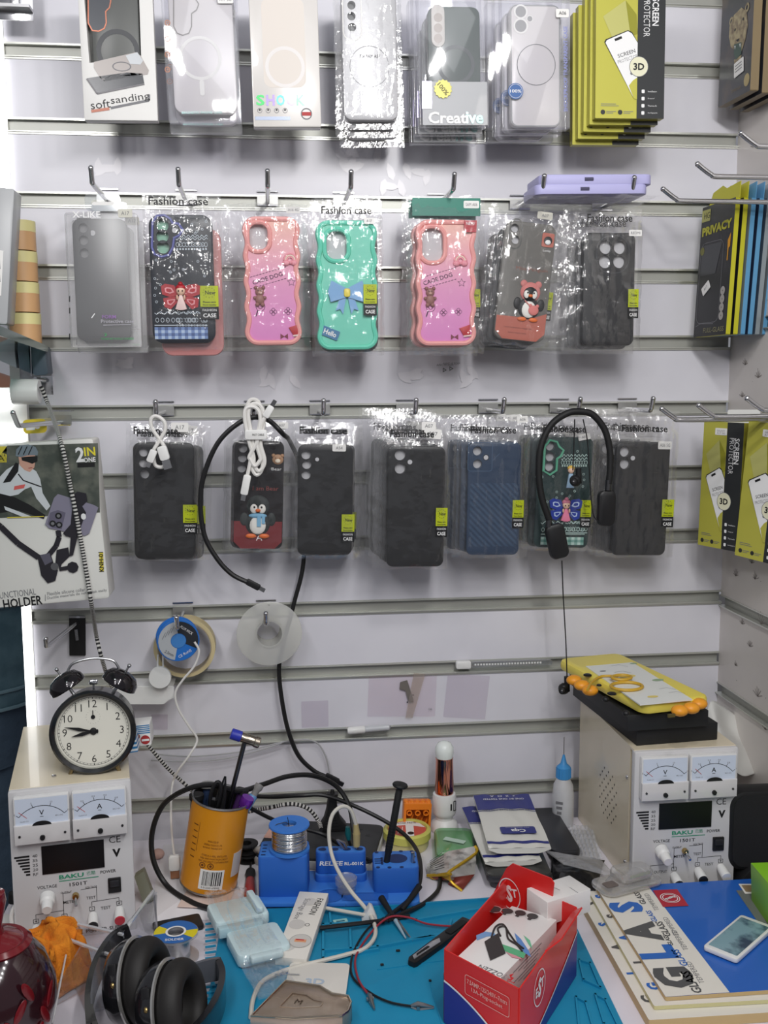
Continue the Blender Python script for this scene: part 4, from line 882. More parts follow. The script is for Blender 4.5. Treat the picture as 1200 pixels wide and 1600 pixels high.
ncase(f, 'front black case with two lens holes labelled A06 5G', CASEB, [(973, 705, .095), (973, 724, .095)], (1030, 779, 1046, 822), ((1034, 695, 21, 12, 'A06 5G'), dict(y=-.0125)), ((940, 640), (1050, 870)), (1002, 669, 72), 27, 3, 'black two-hole case, %s in the A06 5G stack', -.007, .001, mark=h2(985, 715))
# ---------------------------------------------------------------- right wall goods
G4 = 'privacy packs on the right wall peg'
f = qv((1107, 322), (1156, 312), (1142, 519), (1088, 531), (-.035, -.125))
PACKY = mat('card_lime', (188, 184, 44), .4); PACKK = mat('card_black', (32, 33, 36), .35); PACKB = mat('card_blue', (92, 150, 190), .4); PACKS = mat('card_silver', (156, 166, 172), .3, .4)
def pack(label, M, f, edge, face, words, dz=0):
    t = thing('privacy_glass_pack', label, 'screen protector pack', M, G4)
    w, h = f.w, f.h
    b = MB(); b.plate(rrect(w, h, .001, 1), -.007, 0, edge, front=face); b.build('box', t)
    b = MB(); b.plate([(-w*.42, h*.5), (w*.5, h*.5), (w*.5, h*.62), (w*.1, h*.60), (-.002, h*.63), (-w*.3, h*.6)], -.0015, -.0005, edge); b.build('hang_tab', t)
    if words:
        b = MB(); Y = -.0074
        b.text('PRIVACY', 0, h*.315, .013, Y, PACKY, w=w*.9, bold=.05, rot=R(2)); b.poly(rrect(w*.26, .017, .001, 2, -w*.36, h*.43), Y, mat('print_pale_lime', (168, 166, 96), .4)); b.text('HG', -w*.33, h*.43, .009, Y-.0003, BLACK, w=w*.18)
        o = rrect(w*.7, h*.62, .012, 5, -w*.1, -h*.09); b.ring(o, offs(o, -.0008), Y, GREYINK); b.poly([(-w*.42, h*.2), (w*.2, h*.2), (w*.05, -h*.03), (-w*.42, -h*.03)], Y+.0001, mat('print_smoke', (58, 60, 64), .3))
        b.poly([(w*.36, h*.2), (w*.44, h*.25), (w*.44, h*.15), (w*.40, h*.14), (w*.40, h*.05), (w*.37, h*.05), (w*.37, h*.12)], Y, mat('print_amber', (214, 150, 30), .5))
        for k in range(4): b.poly(circ(.0062, 14, w*.32, -h*(.17+.062*k)), Y, mat('print_dot_grey', (170, 166, 162), .5)); b.text('+', w*.32, -h*(.17+.062*k), .003, Y-.0002, BLACK)
        b.poly(circ(.006, 12, -w*.4, h*.16), Y-.0002, mat('print_olive', (120, 118, 60), .5))
        b.text('FULL-GLASS', w*.12, -h*.455, .007, Y, mat('print_khaki', (150, 146, 110), .5), w=w*.62); b.line([(-w*.45, -h*.42), (-w*.3, -h*.40), (w*.1, -h*.41)], .0008, Y, GREYINK); b.build('front_print', t)
        b = MB(); b.M = Matrix.Translation((-w*.2, 0, -h*.13)) @ Matrix.Rotation(R(-32), 4, 'Y'); b.plate(rrect(.022, .013, .0015, 2), Y-.0006, Y-.0001, WHITE); b.text('A17', 0, 0, .004, Y-.0009, GREYINK); b.build('model_label', t)
    return t
pk = [('front yellow-edged black PRIVACY pack on the right wall', PACKY, PACKK, 1), ('second yellow-edged black pack, right behind the front PRIVACY pack', PACKY, PACKK, 0), ('first blue-edged pack behind the two yellow-edged packs', PACKB, PACKS, 0),
      ('second blue-edged pack behind the yellow-edged packs', PACKB, mat('card_navy', (40, 52, 76), .3), 0), ('silver-edged pack behind the blue-edged packs', PACKS, mat('card_slate', (70, 84, 100), .3), 0), ('farthest blue pack on the privacy pack peg, cut by the frame', PACKB, PACKS, 0)]
for k, (lb, e, fc, wd_) in enumerate(pk): pack(lb, f.off(-.001*k, .0125*k, .001*k, R(.4*k)), f, e, fc, wd_)
# tiger boxes, highest on the right wall
f = qv((1142, -34), (1193, -62), (1187, 134), (1135, 174), (-.045, -.145))
TGB = mat('carton_tiger_dark', (46, 48, 54), .3, var=(22, (92, 76, 66), .5, .75)); TGE = mat('carton_bronze', (128, 112, 84), .4)
lab = ['front dark box with a roaring big cat picture, top right corner', 'dark box with bronze edge directly behind the big cat box', 'third dark box behind the big cat box, cut by the frame']
for k in range(3):
    t = thing('tempered_glass_box', lab[k], 'screen protector box', f.off(0, .017*k, -.003*k), 'big cat boxes on the right wall')
    b = MB(); b.plate(rrect(f.w, f.h, .001, 1), -.012, 0, TGE, front=TGB); b.build('carton', t)
    if k == 0:
        b = MB(); Y = -.0124; FUR = mat('print_fur', (170, 156, 118), .4, var=(120, (110, 92, 66), .4, .65)); GR = mat('print_jaw', (50, 78, 66), .4)
        head = f.ls((1153, 42), (1160, 24), (1172, 12), (1180, 18), (1182, 40), (1178, 62), (1172, 80), (1163, 80), (1155, 74), (1152, 58))
        b.poly(head, Y, FUR)
        for (a, c) in ((1156, 34), (1181, 12)): b.ring(circ(.0062, 12, *f.l(a, c)), circ(.003, 12, *f.l(a, c)), Y-.0002, FUR)
        b.poly(f.ls((1160, 70), (1172, 66), (1172, 84), (1163, 94), (1160, 84)), Y-.0002, GR); b.poly(f.ls((1161, 72), (1163, 72), (1162, 78)), Y-.0004, INKW); b.poly(f.ls((1169, 69), (1171, 68), (1170, 75)), Y-.0004, INKW)
        for (a, c) in ((1162, 47), (1175, 30)): b.poly(circ(.0022, 8, *f.l(a, c)), Y-.0003, BLACK)
        b.poly(f.ls((1163, 63), (1169, 60), (1167, 66)), Y-.0003, BLACK); b.poly(f.ls((1160, 94), (1172, 86), (1170, 96), (1161, 103)), Y, FUR)
        b.poly(circ(.0085, 16, *f.l(1180, 125)), Y, mat('print_gold_seal', (176, 158, 110), .35, .3)); b.text('TEMPERED GLASS', *f.l(1163, 140), .004, Y, TGE, w=.03); b.build('big_cat_print', t)
        b = MB(); x, z = f.l(1168, 106); b.M = Matrix.Translation((x, 0, z)) @ Matrix.Rotation(R(-6), 4, 'Y'); b.plate(rrect(.028, .02, .001, 2), Y-.0008, Y-.0003, WHITE)
        for q in range(3): b.line([(-.01, .005-.004*q), (.01, .005-.004*q)], .0012, Y-.0010, GREYINK)
        b.build('price_label', t)
f = qv((1108, 660), (1174, 659), (1160, 864), (1101, 848), (-.075, -.145))
protector_box('screen_protector_box', 'olive yellow 3D screen protector box at right, nearest the wall corner', f, .012, 'screen protector boxes on the right wall')
f = qv((1175, 660), (1252, 662), (1238, 890), (1161, 864), (-.150, -.225))
protector_box('screen_protector_box', 'olive yellow 3D screen protector box at right edge, half cut by the frame', f, .012, 'screen protector boxes on the right wall')
b = MB(); f = qv((1137, 640), (1188, 640), (1188, 662), (1137, 662), (-.09, -.12)); q = rrect(f.w, f.h, .003, 3); b.plate(q, -.001, 0, WPLAS, holes=[rrect(f.w*.22, f.h*.3, .003, 3, -f.w*.25, 0), rrect(f.w*.22, f.h*.3, .003, 3, f.w*.2, 0)])
solo(b, 'hang_tab', 'white slotted hang tab above the first right-hand screen protector box', 'hang tab', f.M)
# ---------------------------------------------------------------- cables on the pegs
CB = mat('cable_black', (24, 24, 26), .45); CW = mat('cable_white', (226, 224, 220), .4); CGR = mat('cable_grey', (172, 172, 174), .45)
def pp(y, *pts): return [P(a, c, y) for a, c in pts]
def usb(b, p, d, L, w, m, tipm=None, tl=.008, wt=None, seg=8, th=.55):
    """a plug body with a metal tip starting at p along d"""
    d = Vector(d).normalized(); s_ = Vector((0, 1, 0)); s_ = (s_-d*s_.dot(d)).normalized()
    M = frame(p, d.cross(s_), d); Z = b.M; b.M = Z @ M
    b.plate(rrect(w, L, w*.25, 3, 0, L/2), -w*th/2, w*th/2, m, ch=w*.12)
    if tipm: b.plate(rrect(wt or w*.6, tl, .0006, 2, 0, L+tl/2), -w*.16, w*.16, tipm)
    b.M = Z
# draped black cable
t = thing('usb_cable', 'long black USB cable draped over the penguin case peg, running down the wall', 'cable', Matrix.Translation(P(396, 650, -.1)))
I = t.matrix_basis.inverted()
path = pp(-.115, (385, 909), (362, 897), (340, 874), (320, 838), (313, 790), (318, 745), (338, 696), (366, 666), (395, 652))+pp(-.112, (420, 657), (442, 678))+pp(-.035, (454, 692))+pp(-.012, (470, 740))+pp(-.03, (475, 868), (459, 944), (442, 1010))+pp(-.025, (436, 1045), (440, 1090), (450, 1140), (466, 1180), (490, 1204), (508, 1213))
b = MB(I); b.tube(spline(path, 8), .0034, CB, 8); b.build('cord', t)
b = MB(I); usb(b, P(385, 908, -.115), P(404, 918, -.115)-P(385, 908, -.115), .021, .009, BPLAS, STEEL); b.build('micro_plug', t)
b = MB(I); usb(b, P(508, 1212, -.025), P(528, 1222, -.025)-P(508, 1212, -.025), .024, .011, BPLAS, DSTEEL); b.build('micro_plug', t)
# short white cable on first lower peg
t = thing('usb_cable', 'short white USB cable looped on the first lower peg', 'cable', Matrix.Translation(P(243, 655, -.12))); I = t.matrix_basis.inverted()
b = MB(I); b.tube(spline(pp(-.118, (258, 700), (252, 690), (238, 670), (236, 655), (244, 650), (256, 658), (258, 672), (248, 690), (240, 704))+pp(-.115, (240, 715), (243, 727), (252, 730), (257, 727)), 6), .0026, CW, 8); b.build('cord', t)
b = MB(I); usb(b, P(252, 697, -.122), P(261, 726, -.122)-P(252, 697, -.122), .020, .0135, WPLAS, STEEL, .012, .011); b.build('usb_plug', t)
b = MB(I); usb(b, P(241, 703, -.124), P(232, 726, -.124)-P(241, 703, -.124), .018, .010, WPLAS, STEEL, .007); b.build('micro_plug', t)
# long white bundle
t = thing('usb_cable', 'long white USB-C cable coiled and strapped over the penguin case', 'cable', Matrix.Translation(P(400, 680, -.12))); I = t.matrix_basis.inverted()
pts = []
for k, (xo, top_, bot) in enumerate(((0, 626, 742), (3, 632, 736), (-3, 636, 728))):
    pts += pp(-.121-.002*k, (392+xo, 690), (385+xo, 650), (390+xo, top_), (404+xo, top_+2), (410+xo, 655), (404+xo, 690), (410+xo, 715), (409+xo, bot-8), (401+xo, bot), (394+xo, bot-10), (393+xo, 712))
pts = pp(-.124, (386, 745), (392, 715))+pts+pp(-.126, (402, 690), (408, 665), (415, 650))
b = MB(I); b.tube(spline(pts, 4), .0028, CW, 7); b.build('cord', t)
b = MB(I); usb(b, P(387, 742, -.126), P(382, 768, -.126)-P(387, 742, -.126), .028, .0105, WPLAS, STEEL, .008); b.build('usb_c_plug', t)
b = MB(I); usb(b, P(414, 652, -.128), P(425, 634, -.128)-P(414, 652, -.128), .018, .0095, WPLAS, DSTEEL, .009); b.build('usb_c_plug', t)
b = MB(I); a = P(400, 679, -.126); b.M = I @ Matrix.Translation(a); b.plate(rrect(.030, .0135, .003, 3), -.005, .009, WPLAS, ch=.001); b.text('FAST CABLE', .003, 0, .003, -.0055, BLACK, w=.016); b.build('strap', t)
# neckband earphones
t = thing('neckband_earphones', 'black neckband earphones hanging over the green fairy case', 'earphones', Matrix.Translation(P(905, 645, -.13))); I = t.matrix_basis.inverted()
b = MB(I); b.tube(spline(pp(-.128, (858, 812), (846, 775), (842, 735), (846, 695), (862, 663), (886, 646), (905, 643), (926, 648), (945, 672), (953, 705), (953, 738), (951, 756)), 8), .0048, RUBB, 10); b.build('neckband', t)
for q, r_ in (((858, 808), (857, 824)), ((951, 750), (950, 766))):
    b = MB(I); b.tube(pp(-.128, *[q, r_]), .0046, DSTEEL, 10); b.build('collar', t)
for c4 in (((848, 822), (880, 815), (889, 868), (862, 876)), ((934, 766), (963, 766), (958, 822), (932, 822))):
    ff = qv(*c4, -.126); b = MB(I @ ff.M); b.plate(rrect(ff.w, ff.h, .009, 5), -.007, .006, BPLAS, ch=.004); b.build('battery_pod', t)
b = MB(I); b.tube(spline(pp(-.134, (898, 655), (897, 690), (895, 735)), 4), .0009, CB, 6); b.tube(spline(pp(-.130, (911, 655), (918, 690), (921, 740), (926, 800), (935, 815)), 4), .0009, CB, 6); b.build('thin_wire', t)
def bud(I, px, py, y, t, s=1):
    c = P(px, py, y); b = MB(I); b.ball(tuple(c), (.0085*s, .008*s, .0085*s), BPLAS, 14, 8); b.ball((c.x-.0035, c.y-.005, c.z-.001), (.006*s, .006*s, .006*s), RUBB, 12, 6); b.tube([c+Vector((.004, 0, .018)), c+Vector((.005, 0, -.004))], .0042, BPLAS, 10); o = b.build('earbud', t)
    q = MB(I); q.ball((c.x-.005, c.y-.009, c.z-.001), (.003, .002, .003), DSTEEL, 8, 5); q.build('speaker_mesh', o)
bud(I, 899, 751, -.134, t)
b = MB(I); b.tube(spline(pp(-.126, (878, 876), (880, 930), (884, 1000), (886, 1058)), 5), .0009, CB, 6); b.build('thin_wire', t); bud(I, 881, 1076, -.126, t)
# ---------------------------------------------------------------- left end of the wall
def ZP(px, py, z):
    w = ray(px, py); return CAM+w*((z-CAM.z)/w.z)
zs = P(74, 541, -.012).z; a = ZP(0, 510, zs); c2 = P(74, 541, -.012); dr = (a-c2).normalized()
GLAS = film_mat('shelf_glass', (206, 226, 220), base=.12, edge=.7, rough=.03, milk=.03); GEDGE = mat('glass_edge', (86, 112, 106), .15, .2)
t = thing('glass_shelf', 'green-edged glass shelf at the left end of the wall', 'shelf', frame(c2, dr, (0, 0, 1)))
b = MB(); b.plate([(0, -.009), (0, 0), (.55, 0), (.55, -.009)][::-1], .0, .0015, GEDGE); b.build('polished_edge', t)
b = MB(); b.box((.275, -.10, -.0045), (.55, .2, .008), GLAS) ; b.build('pane', t)
SLATE = mat('bracket_slate', (78, 92, 104), .4)
f = qv((52, 541), (74, 541), (76, 585), (52, 588), -.03); t = thing('shelf_bracket', 'slate grey block bracket under the glass shelf', 'bracket', f.M)
b = MB(); b.plate(rrect(f.w, f.h, .004, 4), -.012, .025, SLATE, ch=.001); b.build('front_block', t)
b = MB(); x0, z1 = f.l(29, 541); x1, z0 = f.l(51, 584); b.plate([(x0, z0+.008), (x1, z0), (x1, z1), (x0, z1)], -.010, .02, SLATE, ch=.0008); b.build('rear_block', t)
b = MB(); x0, z1 = f.l(-40, 541); x1, z0 = f.l(28, 575); b.plate([(x1, z0), (x1, z1), (x0, z1), (x0, z1-.004)], -.008, .02, mat('bracket_grey', (150, 152, 160), .4)); b.build('brace', t)
b = MB(); b.tube([(f.l(51, 541)[0], -.0125, f.h/2), (f.l(52, 585)[0], -.0125, -f.h/2)], .0008, CHROME, 6); b.build('seam', t)
f = qv((-60, 292), (17, 296), (28, 512), (-44, 500), -.12)
t = thing('storage_box', 'grey translucent plastic box standing on the glass shelf, white label at its left', 'box', f.M)
b = MB(); b.plate(rrect(f.w, f.h, .003, 3), -.02, .02, mat('box_translucent_grey', (176, 178, 180), .3, alpha=.93), ch=.001); b.build('body', t)
b = MB(); x0, z1 = f.l(-14, 392); x1, z0 = f.l(8, 464); b.poly([(x0, z0), (x1, z0), (x1, z1), (x0, z1)], -.0204, WHITE)
for k in range(2): b.poly(f.ls((-8, 411+20*k), (6, 409+20*k), (7, 423+20*k), (-8, 425+20*k)), -.0207, GREYINK)
b.build('label', t)
YR = mat('tape_yellow', (232, 222, 158), .45); OR_ = mat('tape_orange', (216, 170, 122), .45)
for k in range(4):
    y0, y1 = 345+48*k, 345+48*(k+1); c = P(32+3*k, y1, -.055); h = P(32+3*k, y0, -.055).z-c.z
    b = MB(Matrix.Translation(c)); b.lathe([(.0, .0005), (.021, .0005), (.021, h*.62)], OR_, 24); b.lathe([(.0212, h*.62), (.0212, h-.001), (.012, h-.001), (.0, h-.001)], YR, 24)
    solo(b, 'tape_roll', ('topmost', 'second from top', 'third from top', 'bottom')[k]+' orange and yellow roll of the stack behind the grey box', 'tape roll', None, 'rolls stacked behind the grey box')
f = qv((20, 592), (62, 592), (62, 632), (20, 632), -.09)
t = thing('spot_lamp', 'white cylindrical lamp head under the glass shelf bracket', 'lamp', f.M)
b = MB(); b.lathe([(.0, -f.w*.5), (f.h*.5, -f.w*.5), (f.h*.5, f.w*.42), (f.h*.46, f.w*.5), (0, f.w*.5)], WPLAS, 28, axis='x'); b.build('housing', t)
b = MB(); b.box((f.w*.62, .03, f.h*.25), (.016, .004, .026), CHROME); b.tube([(f.w*.35, 0, f.h*.5), (f.w*.58, .02, f.h*.45)], .003, CHROME); b.build('mount', t)
t = thing('led_tube', 'bright glowing tube light at left edge below the shelf', 'light', Matrix.Translation(P(-20, 640, -.06)))
b = MB(); b.tube([(-.12, 0, .018), (.034, 0, .014)], .009, LEDM, 10); b.build('diffuser', t)
b = MB(); b.tube([(-.12, .012, -.036), (.045, .012, -.036)], .011, LEDM, 10); b.build('diffuser', t)
b = MB(); b.box((-.05, .02, -.01), (.2, .012, .08), WPLAS); b.build('housing', t)
tp = P(16, 652, -.17); hook((tp.x+.036, tp.y+.145, tp.z-.012), (-.25, -1, 0), .13, 'chrome peg with a yellow tag, above the neck holder box', tip=.02, ang=55)
f = qv((36, 656), (72, 654), (74, 676), (36, 678), -.07); t = thing('hang_tag', 'bright yellow hang tag on the peg above the neck holder box', 'tag', f.M)
b = MB(); b.plate(rrect(f.w, f.h, .006, 4), -.001, 0, mat('tag_yellow', (226, 202, 60), .4), holes=[circ(.004, 12, f.w*.1, 0)]); b.build('card', t)
b = MB(); b.poly(rrect(.012, .008, .001, 2, -f.w*.18, -.001), -.0014, INKW); b.build('print', t)
f = qv((-14, -30), (52, -30), (52, 36), (-10, 30), -.05); t = thing('display_bracket', 'shiny metal bracket in the top left corner', 'bracket', f.M)
b = MB(); b.plate([(-f.w/2, -f.h/2), (f.w/2, -f.h/2), (f.w/2, f.h/2), (-f.w/2, f.h/2)], -.003, 0, CHROME, ch=.0006); b.build('plate', t)
b = MB(); b.box((0, -.014, -f.h*.5+.012), (f.w, .024, .004), STEEL); b.box((.005, -.008, 0), (.012, .012, f.h*.6), CHROME, .002); b.build('lip', t)
# neck holder carton
f = qv((-100, 697), (155, 690), (163, 929), (-88, 962), -.19)
t = thing('neck_holder_box', 'large white carton with a cyclist picture, reading 2 IN ONE and NECK HOLDER', 'box', f.M)
b = MB(); b.plate(rrect(f.w, f.h, .004, 3), -.004, .045, mat('carton_ivory', (222, 221, 216), .4), ch=.001); b.build('carton', t)
Y = -.0044; b = MB(); FOR = mat('print_forest', (70, 76, 70), .5, var=(40, (112, 114, 104), .45, .7))
b.poly(f.ls((13, 696), (154, 692), (157, 800), (70, 806), (13, 808), (-60, 812), (-60, 790)), Y, FOR)
b.poly(f.ls((-60, 698), (12, 697), (12, 722), (-60, 724)), Y, mat('print_yellow', (216, 200, 70), .45)); b.text("A'", *f.l(4, 715), .008, Y-.0003, BLACK)
b.line(f.ls((13, 808), (70, 806)), .0012, Y-.0012, MATS['print_yellow']); b.text('2', *f.l(126, 710), .019, Y-.0003, INKW, w=.011, bold=.03); b.text('IN', *f.l(141, 705), .011, Y-.0003, mat('print_lemon', (224, 212, 60), .5), w=.014, bold=.02); b.text('ONE', *f.l(141, 718), .006, Y-.0003, INKW, w=.015, bold=.02); b.poly(f.ls((122, 723), (149, 722), (149, 729), (122, 730)), Y-.0003, BLACK)
SKN = mat('print_skin', (206, 158, 140), .5); JER = mat('print_jersey', (206, 210, 214), .5)
b.poly(f.ls((12, 733), (24, 726), (32, 724), (46, 728), (58, 736), (64, 748), (68, 770), (80, 790), (74, 797), (58, 778), (50, 760), (40, 764), (30, 772), (10, 776), (0, 770), (-4, 750)), Y-.0004, JER)
b.poly(f.ls((30, 710), (44, 706), (56, 708), (57, 718), (55, 730), (48, 737), (40, 734), (32, 726)), Y-.0006, SKN)
b.poly(f.ls((26, 712), (27, 702), (34, 695), (46, 694), (57, 698), (61, 706), (60, 711), (44, 711), (34, 714)), Y-.0008, mat('print_helmet', (120, 132, 142), .4))
for k in range(3): b.line(f.ls((30+8*k, 710), (36+8*k, 697)), .0012, Y-.001, BLACK)
b.poly(f.ls((35, 714), (60, 712), (60, 720), (52, 724), (44, 721), (36, 719)), Y-.0010, BLACK); b.line(f.ls((46, 731), (52, 730)), .001, Y-.001, mat('print_lip', (170, 80, 80), .5))
b.poly(f.ls((26, 722), (31, 724), (30, 736), (18, 752), (6, 754), (16, 738)), Y-.0007, BLACK); b.poly(f.ls((24, 759), (41, 756), (39, 762), (23, 765)), Y-.0007, mat('print_coral', (214, 96, 92), .5)); b.line(f.ls((30, 740), (38, 750), (66, 760)), .0014, Y-.0008, BLACK)
b.poly(f.ls((-60, 775), (0, 770), (24, 776), (48, 788), (72, 804), (70, 810), (30, 796), (-60, 810)), Y-.0009, BLACK)
b.poly(f.ls((8, 790), (30, 798), (50, 806), (40, 808), (10, 796)), Y-.0011, JER)
DK = mat('print_arm_black', (44, 42, 48), .35)
b.line(f.ls((-70, 790), (-20, 805), (3, 822), (30, 848), (62, 870)), .0075, Y-.0013, DK); b.line(f.ls((92, 828), (94, 838), (89, 852), (76, 868)), .0065, Y-.0012, DK)
b.poly(f.ls((60, 868), (80, 862), (85, 878), (92, 890), (88, 906), (76, 910), (66, 898)), Y-.0015, DK); b.poly(f.ls((64, 866), (79, 863), (83, 876), (72, 882)), Y-.0017, mat('print_joint', (92, 90, 104), .4)); b.poly(circ(.005, 12, *f.l(87, 884)), Y-.0018, STEEL)
b.poly(f.ls((90, 858), (108, 854), (110, 868), (98, 880), (96, 886), (88, 880)), Y-.0016, DK); b.line(f.ls((94, 888), (118, 884)), .005, Y-.0017, DK); b.poly(circ(.0075, 8, *f.l(115, 885)), Y-.0018, DK)
PH = mat('print_phone_mauve', (136, 132, 150), .3)
b.poly(f.ls((86, 777), (92, 771), (148, 788), (155, 792), (141, 832), (134, 836), (78, 824), (72, 818)), Y-.0019, PH); b.poly(f.ls((80, 800), (92, 796), (104, 800), (98, 826), (84, 824), (76, 818)), Y-.0021, mat('print_phone_plum', (104, 100, 118), .3))
for (a, c) in ((93, 805), (84, 817), (94, 819)): b.poly(circ(.0042, 14, *f.l(a, c)), Y-.0023, BLACK); b.poly(circ(.0022, 10, *f.l(a, c)), Y-.0024, GREYINK)
b.poly(f.ls((116, 774), (122, 767), (136, 770), (138, 782), (130, 790), (136, 800), (124, 832), (116, 866), (110, 868), (112, 838), (104, 836), (100, 832), (112, 818)), Y-.0025, DK); b.poly(rrect(.006, .008, .003, 3, *f.l(132, 806)), Y-.0027, INKW)
b.text('MULTI-FUNCTIONAL', *f.l(57, 923), .0085, Y, GREYINK, w=.074, al='r', rot=R(2)); b.text('NECK HOLDER', *f.l(67, 936), .0125, Y, BLACK, w=.086, al='r', rot=R(2), bold=.02)
b.line(f.ls((72, 928), (72, 938)), .0008, Y, GREYINK); b.text('Flexible silicone collar', *f.l(75, 927), .0046, Y, GREYINK, w=.048, al='l', rot=R(2)); b.text('Ductile materials do not break easily', *f.l(75, 934), .0046, Y, GREYINK, w=.076, al='l', rot=R(3))
b.poly(f.ls((156, 863), (162, 862), (163, 892), (157, 893)), Y, MATS['print_yellow']); b.text('KNH-01', *f.l(159, 877), .006, Y-.0003, BLACK, w=.026, rot=R(87), bold=.02)
b.build('printed_panel', t)
# braided cord
def braided(b, pts, r, n=7):
    pts = spline(pts, 10); m2 = mat('braid_white', (206, 204, 200), .6); base = len(b.f)
    L = 0; q = [pts[0]]
    for a, c in zip(pts, pts[1:]):
        d = (c-a).length; k = max(1, int(d/.0017)); q += [a+(c-a)*(i+1)/k for i in range(k)]
    b.tube(q, r, mat('braid_black', (34, 34, 36), .6), n); j = b.mi(m2)
    for i in range(len(q)-1):
        if i % 2:
            for k in range(n): b.m[base+i*n+k] = j
b = MB(); braided(b, pp(-.10, (64, 604), (76, 634))+pp(-.199, (95, 690), (110, 760), (122, 820), (136, 900), (143, 945))+pp(-.12, (150, 990), (158, 1025))+pp(-.08, (170, 1062))+pp(-.06, (188, 1100))+pp(-.05, (204, 1132), (232, 1165), (262, 1200), (290, 1226), (302, 1238)), .0028)
solo(b, 'braided_cord', 'black and white braided cord running from the lamp behind the alarm clock', 'cord')
b = MB(); braided(b, pp(-.10, (388, 1268), (420, 1262), (455, 1256), (482, 1264), (498, 1284))+pp(-.12, (502, 1296)), .003)
solo(b, 'braided_cord', 'short black and white braided cord between the orange can and the adapter', 'cord')
# ---------------------------------------------------------------- spools and small things on the wall
bx, by, bz = on_groove(118, E11)
f = qv((107, 962), (134, 962), (134, 1024), (110, 1024), -.004); t = thing('display_hook', 'empty chrome peg on a black backing card at left, above the clock', 'hook', f.M, 'chrome display hooks')
b = MB(); b.plate(rrect(f.w, f.h, .001, 2), -.002, 0, BPLAS); b.build('backing_card', t)
tip = f.I @ P(74, 1010, -.13); b0 = f.I @ P(122, 972, -.006); d = (tip-b0)
b = MB(); b.tube([b0, b0+d*.96, tip+Vector((-.001, -.002, .001)), tip+Vector((-.001, -.004, .010))], .003, CHROME, 10); b.ball(tuple(tip+Vector((-.001, -.004, .011))), .0036, CHROME, 10, 6); b.build('peg', t)
b = MB(); b.tube([f.I @ P(119, 983, -.008), f.I @ P(121, 1000, -.008)], .003, CHROME, 8); b.box((0, -.002, f.h/2-.001), (f.w, .006, .003), CHROME); b.build('clip', t)
hook_to((276, 990), 0, E11, 'chrome peg holding the blue solder spool', .10); hook_to((416, 994), 0, E11, 'chrome peg holding the empty frosted spool', .09)
f = qv((239, 959), (339, 959), (339, 1059), (239, 1059), -.03); t = thing('tape_roll', 'thin beige roll of masking tape hanging behind the blue spool', 'tape roll', f.M); r = f.w*.48
b = MB(); b.lathe([(r*.88, -.012), (r, -.012), (r, .012), (r*.88, .012), (r*.88, -.012)], mat('tape_beige', (206, 190, 146), .6), 40, axis='y'); b.build('tape', t)
b = MB(); b.lathe([(r*.85, -.0125), (r*.875, -.0125), (r*.875, .0125), (r*.85, .0125), (r*.85, -.0125)], mat('tape_core', (170, 156, 132), .7), 40, axis='y'); b.build('core', t)
f = qv((244, 965), (311, 965), (311, 1031), (244, 1031), -.075); t = thing('solder_spool', 'bright blue flux wick spool with grey label, hanging on the wall', 'spool', f.M @ Matrix.Rotation(R(10), 4, 'Z')); r = f.w*.5
BSP = mat('spool_blue', (40, 112, 196), .35)
b = MB(); b.lathe([(r*.3, -.012), (r*.97, -.012), (r, -.0105), (r, -.008), (r*.72, -.007), (r*.72, .007), (r, .008), (r, .011), (r*.3, .011), (r*.3, -.012)], BSP, 40, axis='y'); b.build('body', t)
b = MB(); Y = -.0125
b.add([(r*q*cos(a), Y, r*q*sin(a)) for q in (.36, .93) for a in [R(95+k*11) for k in range(16)]], [(k, k+1, 17+k, 16+k) for k in range(15)], mat('label_silver', (176, 180, 184), .4))
b.add([(r*q*cos(a), Y, r*q*sin(a)) for q in (.36, .93) for a in [R(-25+k*12) for k in range(11)]], [(k, k+1, 12+k, 11+k) for k in range(10)], mat('label_ink', (40, 44, 50), .4))
b.text('FLUX WICK', r*.38, r*.5, .0038, Y-.0003, INKW, w=.02, rot=R(-35)); b.text('CE RoHS', r*.3, -r*.62, .004, Y-.0003, INKW, w=.02, rot=R(28))
for k in range(4): b.line([(-r*.75+.004*k, r*.1+.003*k), (-r*.6+.004*k, r*.42+.003*k)], .0008, Y-.0003, GREYINK)
b.text('2.5mm', -r*.42, -r*.58, .0042, Y-.0003, BLACK, w=.014, rot=R(-30)); b.build('label', t)
b = MB(); b.lathe([(r*.08, -.0128), (r*.34, -.0128), (r*.34, -.004), (r*.08, -.004)], mat('hub_blue', (70, 130, 196), .25), 24, axis='y'); b.build('hub', t)
t = thing('charging_cable', 'thin white charging cable dangling from the blue spool to the orange can', 'cable', Matrix.Translation(P(300, 1100, -.08))); I = t.matrix_basis.inverted()
b = MB(I); b.tube(spline(pp(-.092, (304, 1003), (311, 1018), (304, 1040), (286, 1062), (274, 1083), (279, 1108), (296, 1136), (308, 1156))+pp(-.1, (296, 1180), (278, 1205), (269, 1228))+pp(-.17, (267, 1270), (269, 1310), (272, 1335)), 8), .0016, CW, 7); b.build('cord', t)
b = MB(I); usb(b, P(272, 1336, -.17), Vector((.02, 0, -1)), .022, .0155, WPLAS, mat('plug_copper', (170, 120, 90), .3, .8), .011, .012); b.build('usb_plug', t)
f = qv((233, 1022), (268, 1022), (268, 1074), (233, 1074), -.06); t = thing('hanging_disc', 'small round white cap hanging below left of the blue spool', 'disc', f.M)
b = MB(); b.lathe([(0, -.006), (.0155, -.006), (.016, -.005), (.016, .0), (0, .0)], WPLAS, 28, c=(0, 0, -.009), axis='y'); b.build('disc', t)
b = MB()
for s in (-.004, .004): b.tube([(s, 0, .006), (s*.9, 0, .024)], .0012, WPLAS, 6)
b.build('strap', t)
